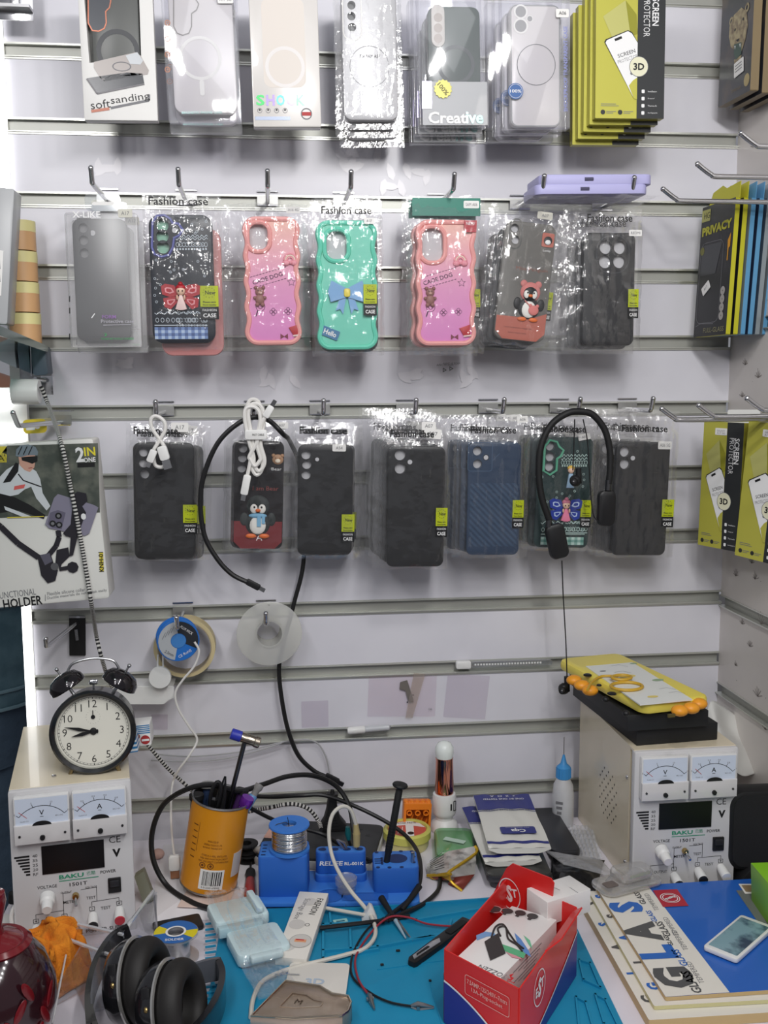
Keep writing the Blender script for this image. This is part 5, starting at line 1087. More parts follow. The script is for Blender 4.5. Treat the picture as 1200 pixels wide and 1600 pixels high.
f = qv((369, 933), (471, 933), (471, 1041), (369, 1041), -.04); t = thing('empty_spool', 'frosted white empty plastic spool hanging on the wall, black cable behind', 'spool', f.M @ Matrix.Rotation(R(4), 4, 'Z')); r = f.w*.5
MILK = film_mat('milky_plastic', (238, 238, 228), base=.05, edge=.3, rough=.35, milk=.34)
b = MB(); b.lathe([(r*.40, -.012), (r*.98, -.012), (r, -.0115), (r*.98, -.0085), (r*.42, -.009), (r*.40, -.012)], MILK, 48, axis='y'); b.build('flange', t)
b = MB(); b.lathe([(r*.40, -.013), (r*.44, -.013), (r*.42, .022), (r*.36, .022), (r*.38, -.013), (r*.40, -.013)], MILK, 36, axis='y'); b.build('hub', t)
b = MB(); b.text('1 kg', -.002, r*.9, .002, -.0125, BLACK); b.build('embossing', t)
# lamp tube, marker, taped part, tapes
a = P(712, 1039, -.008); c2 = P(862, 1034, -.008); t = thing('led_lamp', 'clear slim LED tube with white cap lying in a wall groove', 'lamp', frame((a+c2)/2, c2-a, (0, 0, 1))); L = (c2-a).length
b = MB(); b.box((-L/2+.012, 0, 0), (.024, .010, .012), WPLAS, .003); b.build('end_cap', t)
b = MB(); b.plate(rrect(L-.024, .009, .004, 4, .012, 0), -.005, .004, CLEAR, ch=.001); b.build('tube', t)
b = MB()
for k in range(24): b.box((-L/2+.03+k*(L-.045)/24, -.0056, .001), (.0026, .001, .0026), WPLAS)
b.build('led_row', t)
a = P(543, 1142, -.010); c2 = P(611, 1136, -.010); t = thing('marker_pen', 'white marker pen lying in the wall groove above the cables', 'marker', frame(a, c2-a, (0, 0, 1))); L = (c2-a).length
b = MB(); b.lathe([(0, 0), (.0048, 0), (.0056, .003), (.0056, L*.38), (.0046, L*.4)], WPLAS, 16, axis='x'); b.build('cap', t)
b = MB(); b.lathe([(.0042, L*.4), (.0048, L*.42), (.0046, L*.95), (0, L)], mat('pen_grey', (196, 198, 202), .3), 16, axis='x'); b.build('barrel', t)
f = qv((575, 1055), (681, 1055), (681, 1119), (575, 1119), -.001); t = thing('taped_film_bag', 'clear film pouch taped to the wall holding a small metal bracket', 'pouch', f.M)
b = MB(); b.grid(lambda u, v: ((u-.5)*f.w, -.0012-.0012*abs(noise.noise(Vector((u*6, v*5, 1)))), (v-.5)*f.h), 20, 14, film_mat('pouch_film', (253, 248, 251), base=.03, edge=.4, rough=.2, milk=.04)); b.text('OK', *f.l(672, 1107), .003, -.003, GREYINK); b.build('film', t)
b = MB(); x, z = f.l(638, 1086); o = f.ls((625, 1065), (636, 1062), (640, 1075), (644, 1088), (646, 1096), (638, 1096), (633, 1078), (629, 1077), (624, 1076)); b.plate(o[::-1], -.0034, -.0022, mat('part_nickel', (128, 122, 116), .4, .3)); b.poly(circ(.0012, 8, *f.l(645, 1085)), -.0036, BLACK); b.poly(circ(.0012, 8, *f.l(636, 1096)), -.0036, BLACK); b.build('metal_bracket', t)
b = MB(); b.plate(f.ls((633, 1120), (644, 1120), (664, 1052), (646, 1050)), -.0046, -.0042, film_mat('adhesive_tape', (248, 244, 238), base=.05, edge=.3, rough=.2, milk=.1)); b.build('tape_strip', t)
TAPE = film_mat('tape_film', (254, 252, 254), base=.03, edge=.3, rough=.2, milk=.03)
for q, lb in ((((471, 1096), (513, 1094), (513, 1135), (471, 1137)), 'square of clear tape on the wall left of the taped pouch'), (((700, 1052), (765, 1056), (758, 1124), (692, 1120)), 'wide patch of clear film on the wall right of the taped pouch'), (((236, 1116), (262, 1116), (262, 1140), (236, 1140)), 'small bit of clear tape near the white plastic sheet')):
    ff = qv(*q, -.0012); b = MB(); b.plate(rrect(ff.w, ff.h, .001, 2), -.0004, 0, TAPE); solo(b, 'tape_patch', lb, 'tape', ff.M, 'clear tape patches on the wall')
f = qv((172, 1073), (273, 1073), (268, 1100), (172, 1100), -.05); b = MB(); o = f.ls((172, 1100), (256, 1100), (264, 1093), (272, 1090), (272, 1073), (172, 1073)); b.plate(o[::-1], -.001, .001, WPLAS); b.box((f.w*.0, .02, f.h*.5), (f.w, .04, .002), WPLAS)
solo(b, 'plastic_ledge', 'white plastic ledge sticking out behind the clock, left of the cable', 'ledge', f.M)
for y_, pts, lb in ((-.012, ((240, 1178), (300, 1182), (380, 1174), (450, 1158), (490, 1158), (508, 1180), (516, 1215)), 'thin grey wire curving along the lower wall, upper one'), (-.016, ((236, 1188), (300, 1190), (360, 1184), (420, 1168), (446, 1158)), 'thin grey wire sagging along the lower wall, lower one')):
    b = MB(); b.tube(spline(pp(y_, *pts), 8), .0012, CGR, 6); solo(b, 'thin_wire', lb, 'wire')
# ---------------------------------------------------------------- person beyond the open end of the wall
DENIM = mat('denim_blue', (84, 112, 124), .8, bump=(160, .25), var=(26, (104, 132, 142), .4, .7)); DEND = mat('denim_dark', (74, 92, 110), .85, bump=(30, .6, .01)); SKIN = mat('skin', (176, 128, 104), .55); HAIR = mat('hair_dark', (26, 22, 20), .6)
def skinned(name, verts, edges, m, parent, root=0, sub=2):
    me = bpy.data.meshes.new(name); me.from_pydata([v[:3] for v in verts], edges, []); o = bpy.data.objects.new(name, me); COL.objects.link(o); o.parent = parent
    sk = o.modifiers.new('skin', 'SKIN'); sk.use_smooth_shade = True
    for i, v in enumerate(verts):
        r = v[3]; me.skin_vertices[0].data[i].radius = r if isinstance(r, tuple) else (r, r); me.skin_vertices[0].data[i].use_root = (i == root)
    s_ = o.modifiers.new('sub', 'SUBSURF'); s_.levels = s_.render_levels = sub; me.materials.append(m); return o
hem = P(20, 1115, .30).z
t = thing('person', 'person in dark blue denim jacket standing beyond the open left end of the wall', 'person', Matrix.Translation((-.64, .42, 0)) @ Matrix.Rotation(R(12), 4, 'Z'))
V = [(0, 0, .95, (.15, .11)), (0, .0, 1.12, (.135, .1)), (0, .01, 1.30, (.16, .11)), (0, .01, 1.42, (.11, .08)), (0, 0, 1.50, .055), (0, -.02, 1.60, (.075, .09)), (0, -.01, 1.69, (.07, .08)),
     (-.19, .01, 1.40, .06), (-.26, 0, 1.14, .045), (-.27, -.04, .90, .034), (-.27, -.06, .80, .03), (.19, .01, 1.40, .06), (.26, 0, 1.14, .045), (.27, -.04, .90, .034), (.27, -.06, .80, .03),
     (-.09, 0, .86, .09), (-.10, -.01, .48, .06), (-.10, .02, .08, .045), (-.10, -.13, .04, .04), (.09, 0, .86, .09), (.10, -.01, .48, .06), (.10, .02, .08, .045), (.10, -.13, .04, .04)]
Ed = [(0, 1), (1, 2), (2, 3), (3, 4), (4, 5), (5, 6), (3, 7), (7, 8), (8, 9), (9, 10), (3, 11), (11, 12), (12, 13), (13, 14), (0, 15), (15, 16), (16, 17), (17, 18), (0, 19), (19, 20), (20, 21), (21, 22)]
for sx, w_ in ((-1, 10), (1, 14)):
    for k in range(4):
        i = len(V); V += [(sx*.27+(k-1.5)*.018, -.07, .76, .009), (sx*.27+(k-1.5)*.02, -.085, .72-.006*(k % 2), .008)]; Ed += [(w_, i), (i, i+1)]
    i = len(V); V.append((sx*.235, -.09, .775, .009)); Ed.append((w_, i))
skinned('body', V, Ed, SKIN, t)
b = MB(); b.ball((0, .0, 1.66), (.098, .112, .10), HAIR, 18, 10); b.build('hair', t)
b = MB()
for s in (-1, 1): b.ball((s*.032, -.098, 1.625), (.012, .006, .007), BLACK, 10, 6)
b.ball((0, -.112, 1.595), (.012, .014, .018), SKIN, 10, 6); b.ball((0, -.102, 1.558), (.024, .006, .006), mat('lips', (150, 88, 80), .5), 10, 6); b.build('face', t)
def loft(b, rings, m, n=28, cap=True):
    vs = [(cx+rx*cos(2*pi*i/n), cy+ry*sin(2*pi*i/n)+.008*sin(z*60+i)*0, z) for (cx, cy, z, rx, ry) in rings for i in range(n)]
    fs = [(k*n+i, k*n+(i+1) % n, (k+1)*n+(i+1) % n, (k+1)*n+i) for k in range(len(rings)-1) for i in range(n)]
    b.add(vs, fs, m)
b = MB(); rg = []
for k in range(26):
    z = hem+(1.46-hem)*k/25; q = k/25; rx = .215-.02*q-(.10*max(0, q-.8)/.2)+.006*sin(k*1.9); ry = .165-.02*q-(.06*max(0, q-.8)/.2)+.006*sin(k*2.3); rg.append((0, 0, z, rx, ry))
loft(b, rg, DENIM)
for sx in (-1, 1): b.tube(spline([(sx*.17, .01, 1.40), (sx*.245, 0, 1.20), (sx*.27, -.02, 1.02), (sx*.27, -.05, .84)], 6), [.075-.025*k/18 for k in range(19)], DENIM, 14)
b.build('jacket', t)
b = MB()
for zz in (hem+.012, P(20, 1077, .30).z, hem+.20): b.tube([(.219*cos(a), .17*sin(a), zz+.01*sin(a*2)) for a in [2*pi*k/40 for k in range(40)]], .0035, mat('denim_seam', (120, 146, 156), .8), 6, closed=True)
b.build('jacket_seams', t)
b = MB(); loft(b, [(0, 0, hem+.02, .20, .155), (0, 0, .80, .20, .155), (0, 0, .74, .19, .15)], DEND)
for sx in (-1, 1): b.tube(spline([(sx*.095, 0, .80), (sx*.10, -.005, .48), (sx*.10, .015, .10)], 8), [.105-.03*k/16+.004*sin(k*2.1) for k in range(17)], DEND, 16)
b.build('jeans', t)
b = MB()
for sx in (-1, 1): b.ball((sx*.10, -.05, .045), (.05, .13, .045), BPLAS, 14, 8)
b.build('shoes', t)
# ---------------------------------------------------------------- bench power supplies
PW, PH_, PD = .140, .195, .235
CREAM = mat('enamel_cream', (226, 214, 188), .3, coat=.3); PANEL = mat('panel_grey', (206, 205, 206), .45); METERF = mat('meter_face', (206, 216, 232), .35); BEZ = mat('meter_bezel', (222, 222, 222), .2, coat=.4); GREEN = mat('print_teal_green', (52, 146, 112), .5)
A = D(33, 1477, 0); B = D(205, 1453, 0); xd = (B-A); MP = frame((A+B)/2, xd, (0, 0, 1))
t = thing('power_supply', 'left bench power supply with twin needle meters, under the alarm clock', 'power supply', MP, 'bench power supplies')
b = MB(); b.box((0, PD/2+.012, PH_/2), (PW, PD-.02, PH_-.002), CREAM); b.box((0, PD/2+.006, PH_), (PW+.001, PD, .003), CREAM)
for s in (-1, 1):
    for i in range(9):
        for j in range(9):
            if abs(i-4)+abs(j-4) < 7 and (i+j) % 2 == 0: b.M = Matrix.Translation((s*(PW/2+.0003), .07+i*.0085, .06+j*.0085)) @ Matrix.Rotation(-s*pi/2, 4, 'Z'); b.poly(circ(.0016, 8) if s > 0 else circ(.0016, 8), 0, BLACK)
b.M = Matrix(); b.build('cover', t)
b = MB(); b.plate(rrect(PW+.003, PH_+.002, .003, 3, 0, PH_/2), .0, .012, PANEL, ch=.0012); b.build('front_panel', t)
b = MB()
for (x, y) in ((-.02, .035), (.05, .16)): b.lathe([(0, PH_+.004), (.0028, PH_+.0032), (.003, PH_+.001)], CHROME, 12, c=(x, y, 0))
for s in (-1, 1):
    for z in (.03, .15): b.ball((s*(PW/2+.0005), .03, z), (.002, .003, .003), CHROME, 10, 6)
b.build('screws', t)
U = lambda px: (px-117)/180*PW*1.0; W_ = lambda py: PH_-(py-1238)/212*PH_
def meter(cx, letter, nums):
    m_ = MB(); w, h = .064, .058; zc = W_(1246)-h/2+.003; m_.plate(rrect(w, h, .002, 2, cx, zc), -.009, .0, BEZ, ch=.0015); o = m_.build('meter', t)
    f_ = MB(); Y = -.0093; z0 = zc-h/2+.024; f_.poly([(cx-w*.47, z0), (cx+w*.47, z0), (cx+w*.47, zc+h/2-.002), (cx-w*.47, zc+h/2-.002)], Y, METERF)
    c = (cx, z0-.012); R_ = .034
    for k in range(24):
        a0, a1 = R(140-100*k/24), R(140-100*(k+1)/24); f_.line([(c[0]+R_*cos(a0), c[1]+R_*sin(a0)), (c[0]+R_*cos(a1), c[1]+R_*sin(a1))], .0007, Y-.0002, BLACK)
    for k, s_ in enumerate(nums):
        a = R(140-100*k/(len(nums)-1)); f_.line([(c[0]+R_*cos(a), c[1]+R_*sin(a)), (c[0]+(R_+.004)*cos(a), c[1]+(R_+.004)*sin(a))], .0006, Y-.0002, BLACK); f_.text(s_, c[0]+(R_+.0062)*cos(a), c[1]+(R_+.0055)*sin(a), .0022, Y-.0002, GREYINK)
    f_.text(letter, cx, z0+.0135, .0062, Y-.0002, BLACK, bold=.01); f_.line([(cx-.002, z0+.0085), (cx+.002, z0+.0085)], .0006, Y-.0002, BLACK)
    f_.line([(cx-.026, z0+.016), (cx-.017, z0+.008)], .0006, Y-.0003, mat('needle_red', (190, 60, 50), .5)); f_.text('CLASS 2.5', cx-.02, z0+.004, .0016, Y-.0002, GREYINK); f_.text('85C1-DC', cx+.02, z0+.008, .0016, Y-.0002, GREYINK); f_.build('dial', o)
    g = MB(); g.plate([(cx-w/2, zc-h/2), (cx+w/2, zc-h/2), (cx+w/2, z0), (cx-w/2, z0)], -.0125, -.008, mat('meter_cover', (212, 210, 210), .15, coat=.5), ch=.001); g.build('lower_cover', o)
    g = MB(); n = 14; g.add([(cx+.011*cos(pi*k/n), -.0128, z0-.001+.0055*sin(pi*k/n)) for k in range(n+1)], [tuple(range(n+1))], BPLAS); g.lathe([(0, -.0148), (.003, -.0148), (.0032, -.0125)], BPLAS, 14, c=(cx, 0, z0-.0165), axis='y')
    for s in (-1, 1): g.lathe([(0, -.0135), (.0014, -.0135), (.0016, -.0125)], DSTEEL, 10, c=(cx+s*.026, 0, z0-.013), axis='y')
    g.build('adjuster', o)
meter(-.0335, 'V', ['0', '5', '10', '15']); meter(.0335, 'A', ['0', '0.2', '0.4', '0.6', '0.8', '1'])
b = MB(); x0, x1, z1, z0 = U(70), U(164), W_(1316), W_(1355); b.box(((x0+x1)/2, -.0004, (z0+z1)/2), (x1-x0, .0016, z1-z0), mat('display_black', (14, 13, 16), .35)); b.build('display', t)
b = MB(); Y = -.0003
for k in range(7): wd_ = .0175*(1-k*.12); b.poly([(U(52)-wd_, W_(1329+4.2*k)), (U(52), W_(1329+4.2*k)), (U(52), W_(1326.4+4.2*k)), (U(52)-wd_, W_(1326.4+4.2*k))], Y, BLACK)
for k, s_ in enumerate(('40', '35', '25', '20', 'RF')): b.text(s_, U(60), W_(1328+6.4*k), .0036, Y, BLACK, w=.0058)
b.text('CE', U(181), W_(1318), .0085, Y, BLACK, bold=-.004); b.text('V', U(183), W_(1337), .0105, Y, BLACK, bold=.05)
b.text('BAKU', U(113), W_(1362), .0055, Y, GREEN, w=.029, bold=.03); b.text('巴酷', U(143), W_(1361), .005, Y, GREEN, w=.010); b.line([(U(94), W_(1367.5)), (U(154), W_(1367.5))], .0011, Y, GREEN)
b.text('1501T', U(123), W_(1374), .0045, Y, BLACK, w=.021, bold=.01); b.text('POWER', U(169), W_(1362), .004, Y, BLACK, w=.0185, bold=.01); b.text('VOLTAGE', U(76), W_(1373), .004, Y, BLACK, w=.023, bold=.005)
b.text('OUTPUT', U(104), W_(1384), .0026, Y, BLACK, w=.013); b.text('VOLTAGE', U(142), W_(1381), .0026, Y, BLACK, w=.014); b.text('METER', U(109), W_(1398), .0036, Y, BLACK, w=.015, bold=.01); b.text('TEST', U(141), W_(1396), .0036, Y, BLACK, w=.011); b.text('TEST', U(163), W_(1413), .0038, Y, BLACK, w=.012); b.text('OUTPUT', U(76), W_(1420), .0038, Y, BLACK, w=.018); b.text('POWER SUPPLY', U(165), W_(1443), .005, Y, BLACK, w=.052, bold=.01)
for pts in (((110, 1385), (99, 1385), (99, 1416)), ((57, 1416), (57, 1410), (99, 1409)), ((126, 1383), (150, 1382), (150, 1402), (142, 1402), (142, 1408)), ((150, 1402), (184, 1401), (184, 1406))): b.line([(U(a), W_(c)) for a, c in pts], .0006, Y, BLACK)
for (a, c, s_) in ((57, 1419, '+'), (100, 1417, '-'), (142, 1412, '-'), (184, 1409, '+')): o = rrect(.0068, .0056, .0005, 1, U(a), W_(c)); b.ring(o, offs(o, -.0006), Y, BLACK); b.text(s_, U(a), W_(c), .0008 if s_ == '-' else .003, Y, BLACK, bold=.02)
b.build('panel_print', t)
b = MB(); x, z = U(178), W_(1382); b.box((x, -.001, z), (.0155, .003, .019), BPLAS, .001); b.box((x, -.003, z+.003), (.011, .003, .008), mat('rocker', (44, 44, 48), .3), .001); b.build('power_switch', t)
b = MB(); b.M = Matrix.Translation((U(76), 0, W_(1387))) @ Matrix.Rotation(R(12), 4, 'X'); b.lathe([(.0, -.025), (.0055, -.025), (.0062, -.023), (.0068, -.012), (.0088, -.010), (.0092, 0)], WPLAS, 22, axis='y'); b.build('voltage_knob', t)
b = MB(); b.M = Matrix.Translation((U(118), 0, W_(1390))); b.lathe([(0, -.006), (.0035, -.006), (.0042, -.004), (.0042, 0)], mat('brass', (190, 164, 110), .25, 1), 12, axis='y'); b.tube([(0, -.005, 0), (.0008, -.017, -.005)], [.0013, .002], CHROME, 8); b.build('toggle_switch', t)
for k, (px, py, m) in enumerate(((57, 1428, mat('post_red', (186, 40, 50), .4)), (100, 1426, BPLAS), (143, 1421, BPLAS), (184, 1418, mat('post_red2', (190, 44, 60), .4)))):
    b = MB(); b.M = Matrix.Translation((U(px), 0, W_(py))) @ Matrix.Rotation(R(16), 4, 'X'); b.lathe([(.0045, -.019), (.0066, -.018), (.0062, -.006), (.0052, 0)], WPLAS, 18, axis='y'); p_ = b.build('binding_post', t)
    b = MB(); b.M = Matrix.Translation((U(px), 0, W_(py))) @ Matrix.Rotation(R(16), 4, 'X'); b.lathe([(.003, -.0205), (.0062, -.0202), (.0064, -.0165)], m, 16, axis='y'); b.build('tip', p_)
A2 = D(987, 1395, 0); MR = Matrix.Translation((A2.x+PW/2+.001, A2.y, ZD)) @ Matrix.Rotation(R(.5), 4, 'Z')
rp = dup(t, MR, 'right bench power supply with twin needle meters, under the yellow tablet')
ps = [c for c in rp.children if c.name.startswith('binding_post')]
q = ps[-1].children[0]; q.data = q.data.copy(); q.data.materials[0] = WPLAS
ZT = ZD+PH_+.0018
# ---------------------------------------------------------------- alarm clock
def ZPt(px, py, z):
    w = ray(px, py); return CAM+w*((z-CAM.z)/w.z)
a = ZPt(107, 1206, ZT); c = ZPt(192, 1200, ZT); ctr = (a+c)/2; xd = (c-a).normalized()
r = .0525; cc = P(146, 1144, ctr.y); M = frame((cc.x, ctr.y+.004, cc.z+.0015), xd, Vector((0, .10, 1)))
t = thing('alarm_clock', 'black twin-bell alarm clock on the left power supply', 'clock', M)
CLK = mat('clock_black', (22, 24, 28), .3, coat=.3); FACE = mat('clock_face', (226, 224, 212), .5)
b = MB(); b.lathe([(0, .045), (r*.86, .043), (r*.93, .035), (r*.95, -.002), (r, -.006), (r, -.014), (r*.95, -.017), (r*.88, -.014), (r*.87, -.006)], CLK, 56, axis='y', cap=False); b.build('body', t)
b = MB(); b.add([(0, -.0058, 0)]+[(r*.88*cos(2*pi*k/56), -.0058, r*.88*sin(2*pi*k/56)) for k in range(56)], [(0, 1+k, 1+(k+1) % 56) for k in range(56)], FACE); b.lathe([(r*.872, -.012), (r*.86, -.006)], mat('clock_rim', (196, 196, 190), .25, .6), 56, axis='y', cap=False); fc = b.build('dial', t)
b = MB(); Y = -.0062
for k in range(12):
    a_ = pi/2-2*pi*(k+1)/12; b.text(str(k+1), r*.66*cos(a_), r*.66*sin(a_), .0092, Y, BLACK, bold=-.008)
for k in range(60):
    a_ = 2*pi*k/60; q = r*(.78 if k % 5 else .775); b.line([(q*cos(a_), q*sin(a_)), (r*.81*cos(a_), r*.81*sin(a_))], .0004 if k % 5 else .0010, Y, BLACK)
b.ring(circ(r*.82, 48), circ(r*.813, 48), Y, BLACK); b.ring(circ(r*.78, 48), circ(r*.776, 48), Y, GREYINK)
for k in range(16): a_ = 2*pi*k/16; b.poly(circ(.0003, 5, r*.16*cos(a_), r*.34+r*.16*sin(a_)), Y, BLACK)
b.build('numerals', fc)
def hand(ang, L, w):
    b = MB(); d = Vector((sin(ang), 0, cos(ang))); n_ = Vector((cos(ang), 0, -sin(ang))); y = -.0075
    pts = [d*-.006+n_*w*.3, d*(L*.15)+n_*w*.25, d*(L*.5)+n_*w*.55, d*L, d*(L*.5)-n_*w*.55, d*(L*.15)-n_*w*.25, d*-.006-n_*w*.3]; b.plate([(p.x, p.z) for p in pts], y-.0008, y, BLACK); return b
hand(R(259), r*.52, .0042).build('hour_hand', t); hand(R(282), r*.68, .0036).build('minute_hand', t)
b = MB(); b.lathe([(0, -.0095), (.0022, -.0095), (.0044, -.0075), (.0044, -.006)], BLACK, 16, axis='y'); b.lathe([(.0012, -.007), (.0026, -.007), (.0026, -.006), (.0012, -.006)], BLACK, 12, c=(0, 0, r*.34), axis='y'); b.tube([(0, -.0072, r*.34), (0, -.0072, r*.5)], .0005, BLACK, 5); b.build('hand_hub', t)
BELL = mat('bell_black', (34, 30, 34), .12, .5, coat=.6)
for s in (-1, 1):
    b = MB(); ax = Vector((s*.52, 0, .85)); b.M = frame((s*.030, .014, r*1.0), ax.cross(Vector((0, 1, 0))) if s < 0 else Vector((0, 1, 0)).cross(ax), ax)
    b.lathe([(.0225, .0), (.0235, .001), (.0225, .009), (.017, .016), (.008, .0195), (.0, .0205)], BELL, 28); bl = b.build('bell', t)
    q = MB(); q.M = b.M; q.tube([(0, 0, .0195), (0, 0, .026)], .0014, STEEL, 8); q.ball((0, 0, .028), .0028, CHROME, 10, 6); q.tube([(0, 0, -.016), (0, 0, .002)], .0022, STEEL, 8); q.build('bell_post', bl)
b = MB(); b.tube(spline([(-.036, .014, r*1.14), (-.030, .014, r*1.45), (-.022, .014, r*1.6), (0, .014, r*1.68), (.022, .014, r*1.62), (.030, .014, r*1.47), (.036, .014, r*1.16)], 6), .0016, STEEL, 8); b.build('handle', t)
b = MB(); b.box((0, .014, r*1.11), (.011, .008, .006), CHROME, .002); b.tube([(0, .014, r*.9), (0, .014, r*1.1)], .0014, STEEL, 8); b.build('hammer', t)
for s in (-1, 1):
    b = MB(); b.tube([(s*.026, -.004, -r*.82), (s*.034, -.007, -r*1.20)], [.003, .002], mat('leg_brass', (150, 132, 96), .3, .8), 8); b.build('leg', t)
# small cartons beside the clock
BLS = wave_mat('stripe_blue_white', (40, 122, 178), (226, 230, 232), 55, .45, 'Z', .15)
f = qv((206, 1134), (234, 1131), (236, 1163), (208, 1166), ctr.y+.03); t = thing('medicine_box', 'small blue and white striped carton behind the clock, upright', 'box', f.M)
b = MB(); b.plate(rrect(f.w, f.h, .0006, 1), -.002, .03, WHITE, ch=.0003); b.build('carton', t)
b = MB(); 
for k in range(5): b.poly([(-f.w/2, f.h*(.45-.09*k)), (f.w/2, f.h*(.45-.09*k)), (f.w/2, f.h*(.50-.09*k)), (-f.w/2, f.h*(.50-.09*k))], -.0023, mat('stripe_blue', (40, 122, 178), .5))
b.poly(circ(f.h*.22, 20, f.w*.2, -f.h*.22), -.0025, mat('print_brick_red', (170, 50, 50), .5)); b.poly([(f.w*.0, -f.h*.28), (f.w*.42, -f.h*.28), (f.w*.42, -f.h*.18), (f.w*.0, -f.h*.18)], -.0027, WHITE); b.poly(circ(f.h*.13, 12, -f.w*.22, -f.h*.02), -.0025, mat('print_brown_red', (150, 90, 80), .5)); b.build('front_print', t)
f = qv((188, 1150), (213, 1146), (214, 1174), (190, 1178), ctr.y+.004); b = MB(); b.plate(rrect(f.w, f.h, .0006, 1), -.002, .02, BLS, ch=.0003); solo(b, 'medicine_box', 'blue striped carton lying lower, half hidden behind the clock', 'box', f.M)
f = qv((71, 1142), (100, 1142), (100, 1176), (84, 1176), ctr.y+.045); b = MB(); b.plate([(-f.w*.5, f.h*.5), (-f.w*.32, -f.h*.5), (f.w*.6, -f.h*.5), (f.w*.6, f.h*.5)], -.002, .05, mat('cream_box', (228, 222, 206), .4), ch=.001); solo(b, 'small_box', 'cream box behind the clock at its left', 'box', f.M)
# ---------------------------------------------------------------- tablet pile on the right supply
KB = mat('carton_black', (30, 31, 33), .55)
for k, (q, z0, h, lb) in enumerate(((((975, 1167), (1090, 1158), (1032, 1077), (912, 1085)), 0, .024, 'lower black box on the right power supply'), (((968, 1143), (1081, 1137), (1022, 1060), (900, 1068)), .0245, .022, 'upper black box directly under the yellow tablet'))):
    zt = ZT+z0; p4 = [ZPt(a, c, zt) for a, c in q]; ff = Fr(p4[3], p4[2], p4[1], p4[0]); b = MB(); b.plate(rrect(ff.w, ff.h, .001, 2), -h, 0, KB, ch=.0008); solo(b, 'black_box', lb, 'box', ff.M, 'black boxes under the yellow tablet')
zt = ZT+.0475; p4 = [ZPt(a, c, zt+.004) for a, c in ((889, 1042), (986, 1033), (1089, 1108), (982, 1122))]; ff = Fr(*p4)
TY = mat('tablet_yellow', (234, 216, 92), .4); TOR = mat('tablet_orange', (236, 158, 44), .4); TWH = mat('tablet_print_white', (226, 228, 224), .4)
t = thing('kids_tablet', 'yellow padded kids tablet lying on two black boxes, orange grips', 'tablet', ff.M)
b = MB(); b.plate(rrect(ff.w, ff.h, .016, 6), -.016, 0, TY, ch=.005); b.build('bumper_case', t)
b = MB(); x0, z1 = ff.l(925, 1042, -.016); L = lambda px, py: ff.l(px, py, -.016); o = [L(915, 1042), L(988, 1036), L(1082, 1094), L(1000, 1102)]; b.plate(o[::-1], -.0172, -.0155, TWH); 
GRP = mat('print_sage', (150, 176, 140), .5); YP = mat('print_straw', (226, 206, 120), .5)
for (a, c, q, m) in ((980, 1058, .013, YP), (990, 1038, .006, GRP), (1028, 1064, .009, GRP), (942, 1050, .005, GREYINK), (1020, 1090, .008, YP)): x, z = L(a, c); b.poly(circ(q, 16, x, z, rz=q*.55), -.0175, m)
for (a, c) in ((960, 1052), (1030, 1078), (1045, 1084), (955, 1042)): b.line([L(a, c), L(a+12, c-2), L(a+26, c+1)], .0006, -.0175, GREYINK)
b.build('printed_back', t)
b = MB()
for (a, c, q) in ((918, 1055, .006), (936, 1071, .0035), (956, 1084, .0062)): x, z = L(a, c); b.lathe([(0, -.0178), (q*.7, -.0178), (q, -.0168), (q, -.0155)], BPLAS, 18, c=(x, 0, z), axis='y')
b.build('camera_lens', t)
for sx, q in ((-1, ((897, 1067), (909, 1075), (922, 1083))), (1, ((1062, 1115), (1080, 1111), (1092, 1104)))):
    b = MB()
    for k, (a, c) in enumerate(q): p_ = ff.I @ ZPt(a, c, zt+.008); b.ball((p_.x, -.008, p_.z), (.0115, .0075, .0105), TOR, 14, 8)
    b.build('grip', t)
b = MB()
for (a, c) in ((946, 1097), (978, 1119)): p_ = ff.I @ ZPt(a, c, zt+.008); b.ball((p_.x, -.008, p_.z), (.005, .004, .005), BLACK, 10, 6)
for (a, c) in ((1044, 1101),): x, z = L(a, c+6); b.box((x, -.009, z-.0075), (.010, .004, .003), mat('tablet_slot', (90, 80, 40), .5))
b.build('ports', t)
b = MB(); x, z = L(979, 1076); b.tube([(x+.022*cos(a_), -.0195, z+.018*sin(a_)) for a_ in [2*pi*k/30 for k in range(30)]], .0022, mat('ring_amber', (200, 160, 50), .4), 8, closed=True); 
x2, z2 = L(971, 1066); b.tube([(x2+.014*cos(a_), -.023, z2+.011*sin(a_)) for a_ in [2*pi*k/24 for k in range(24)]], .0022, MATS['ring_amber'], 8, closed=True); b.tube(spline([(L(966, 1062)[0], -.021, L(966, 1062)[1]), (L(940, 1060)[0], -.019, L(940, 1060)[1]), (L(925, 1068)[0], -.018, L(925, 1068)[1]), (L(918, 1078)[0], -.016, L(918, 1078)[1])], 5), .0018, MATS['ring_amber'], 8)
solo(b, 'stand_ring', 'amber finger ring strap lying on the yellow tablet', 'ring strap', ff.M)
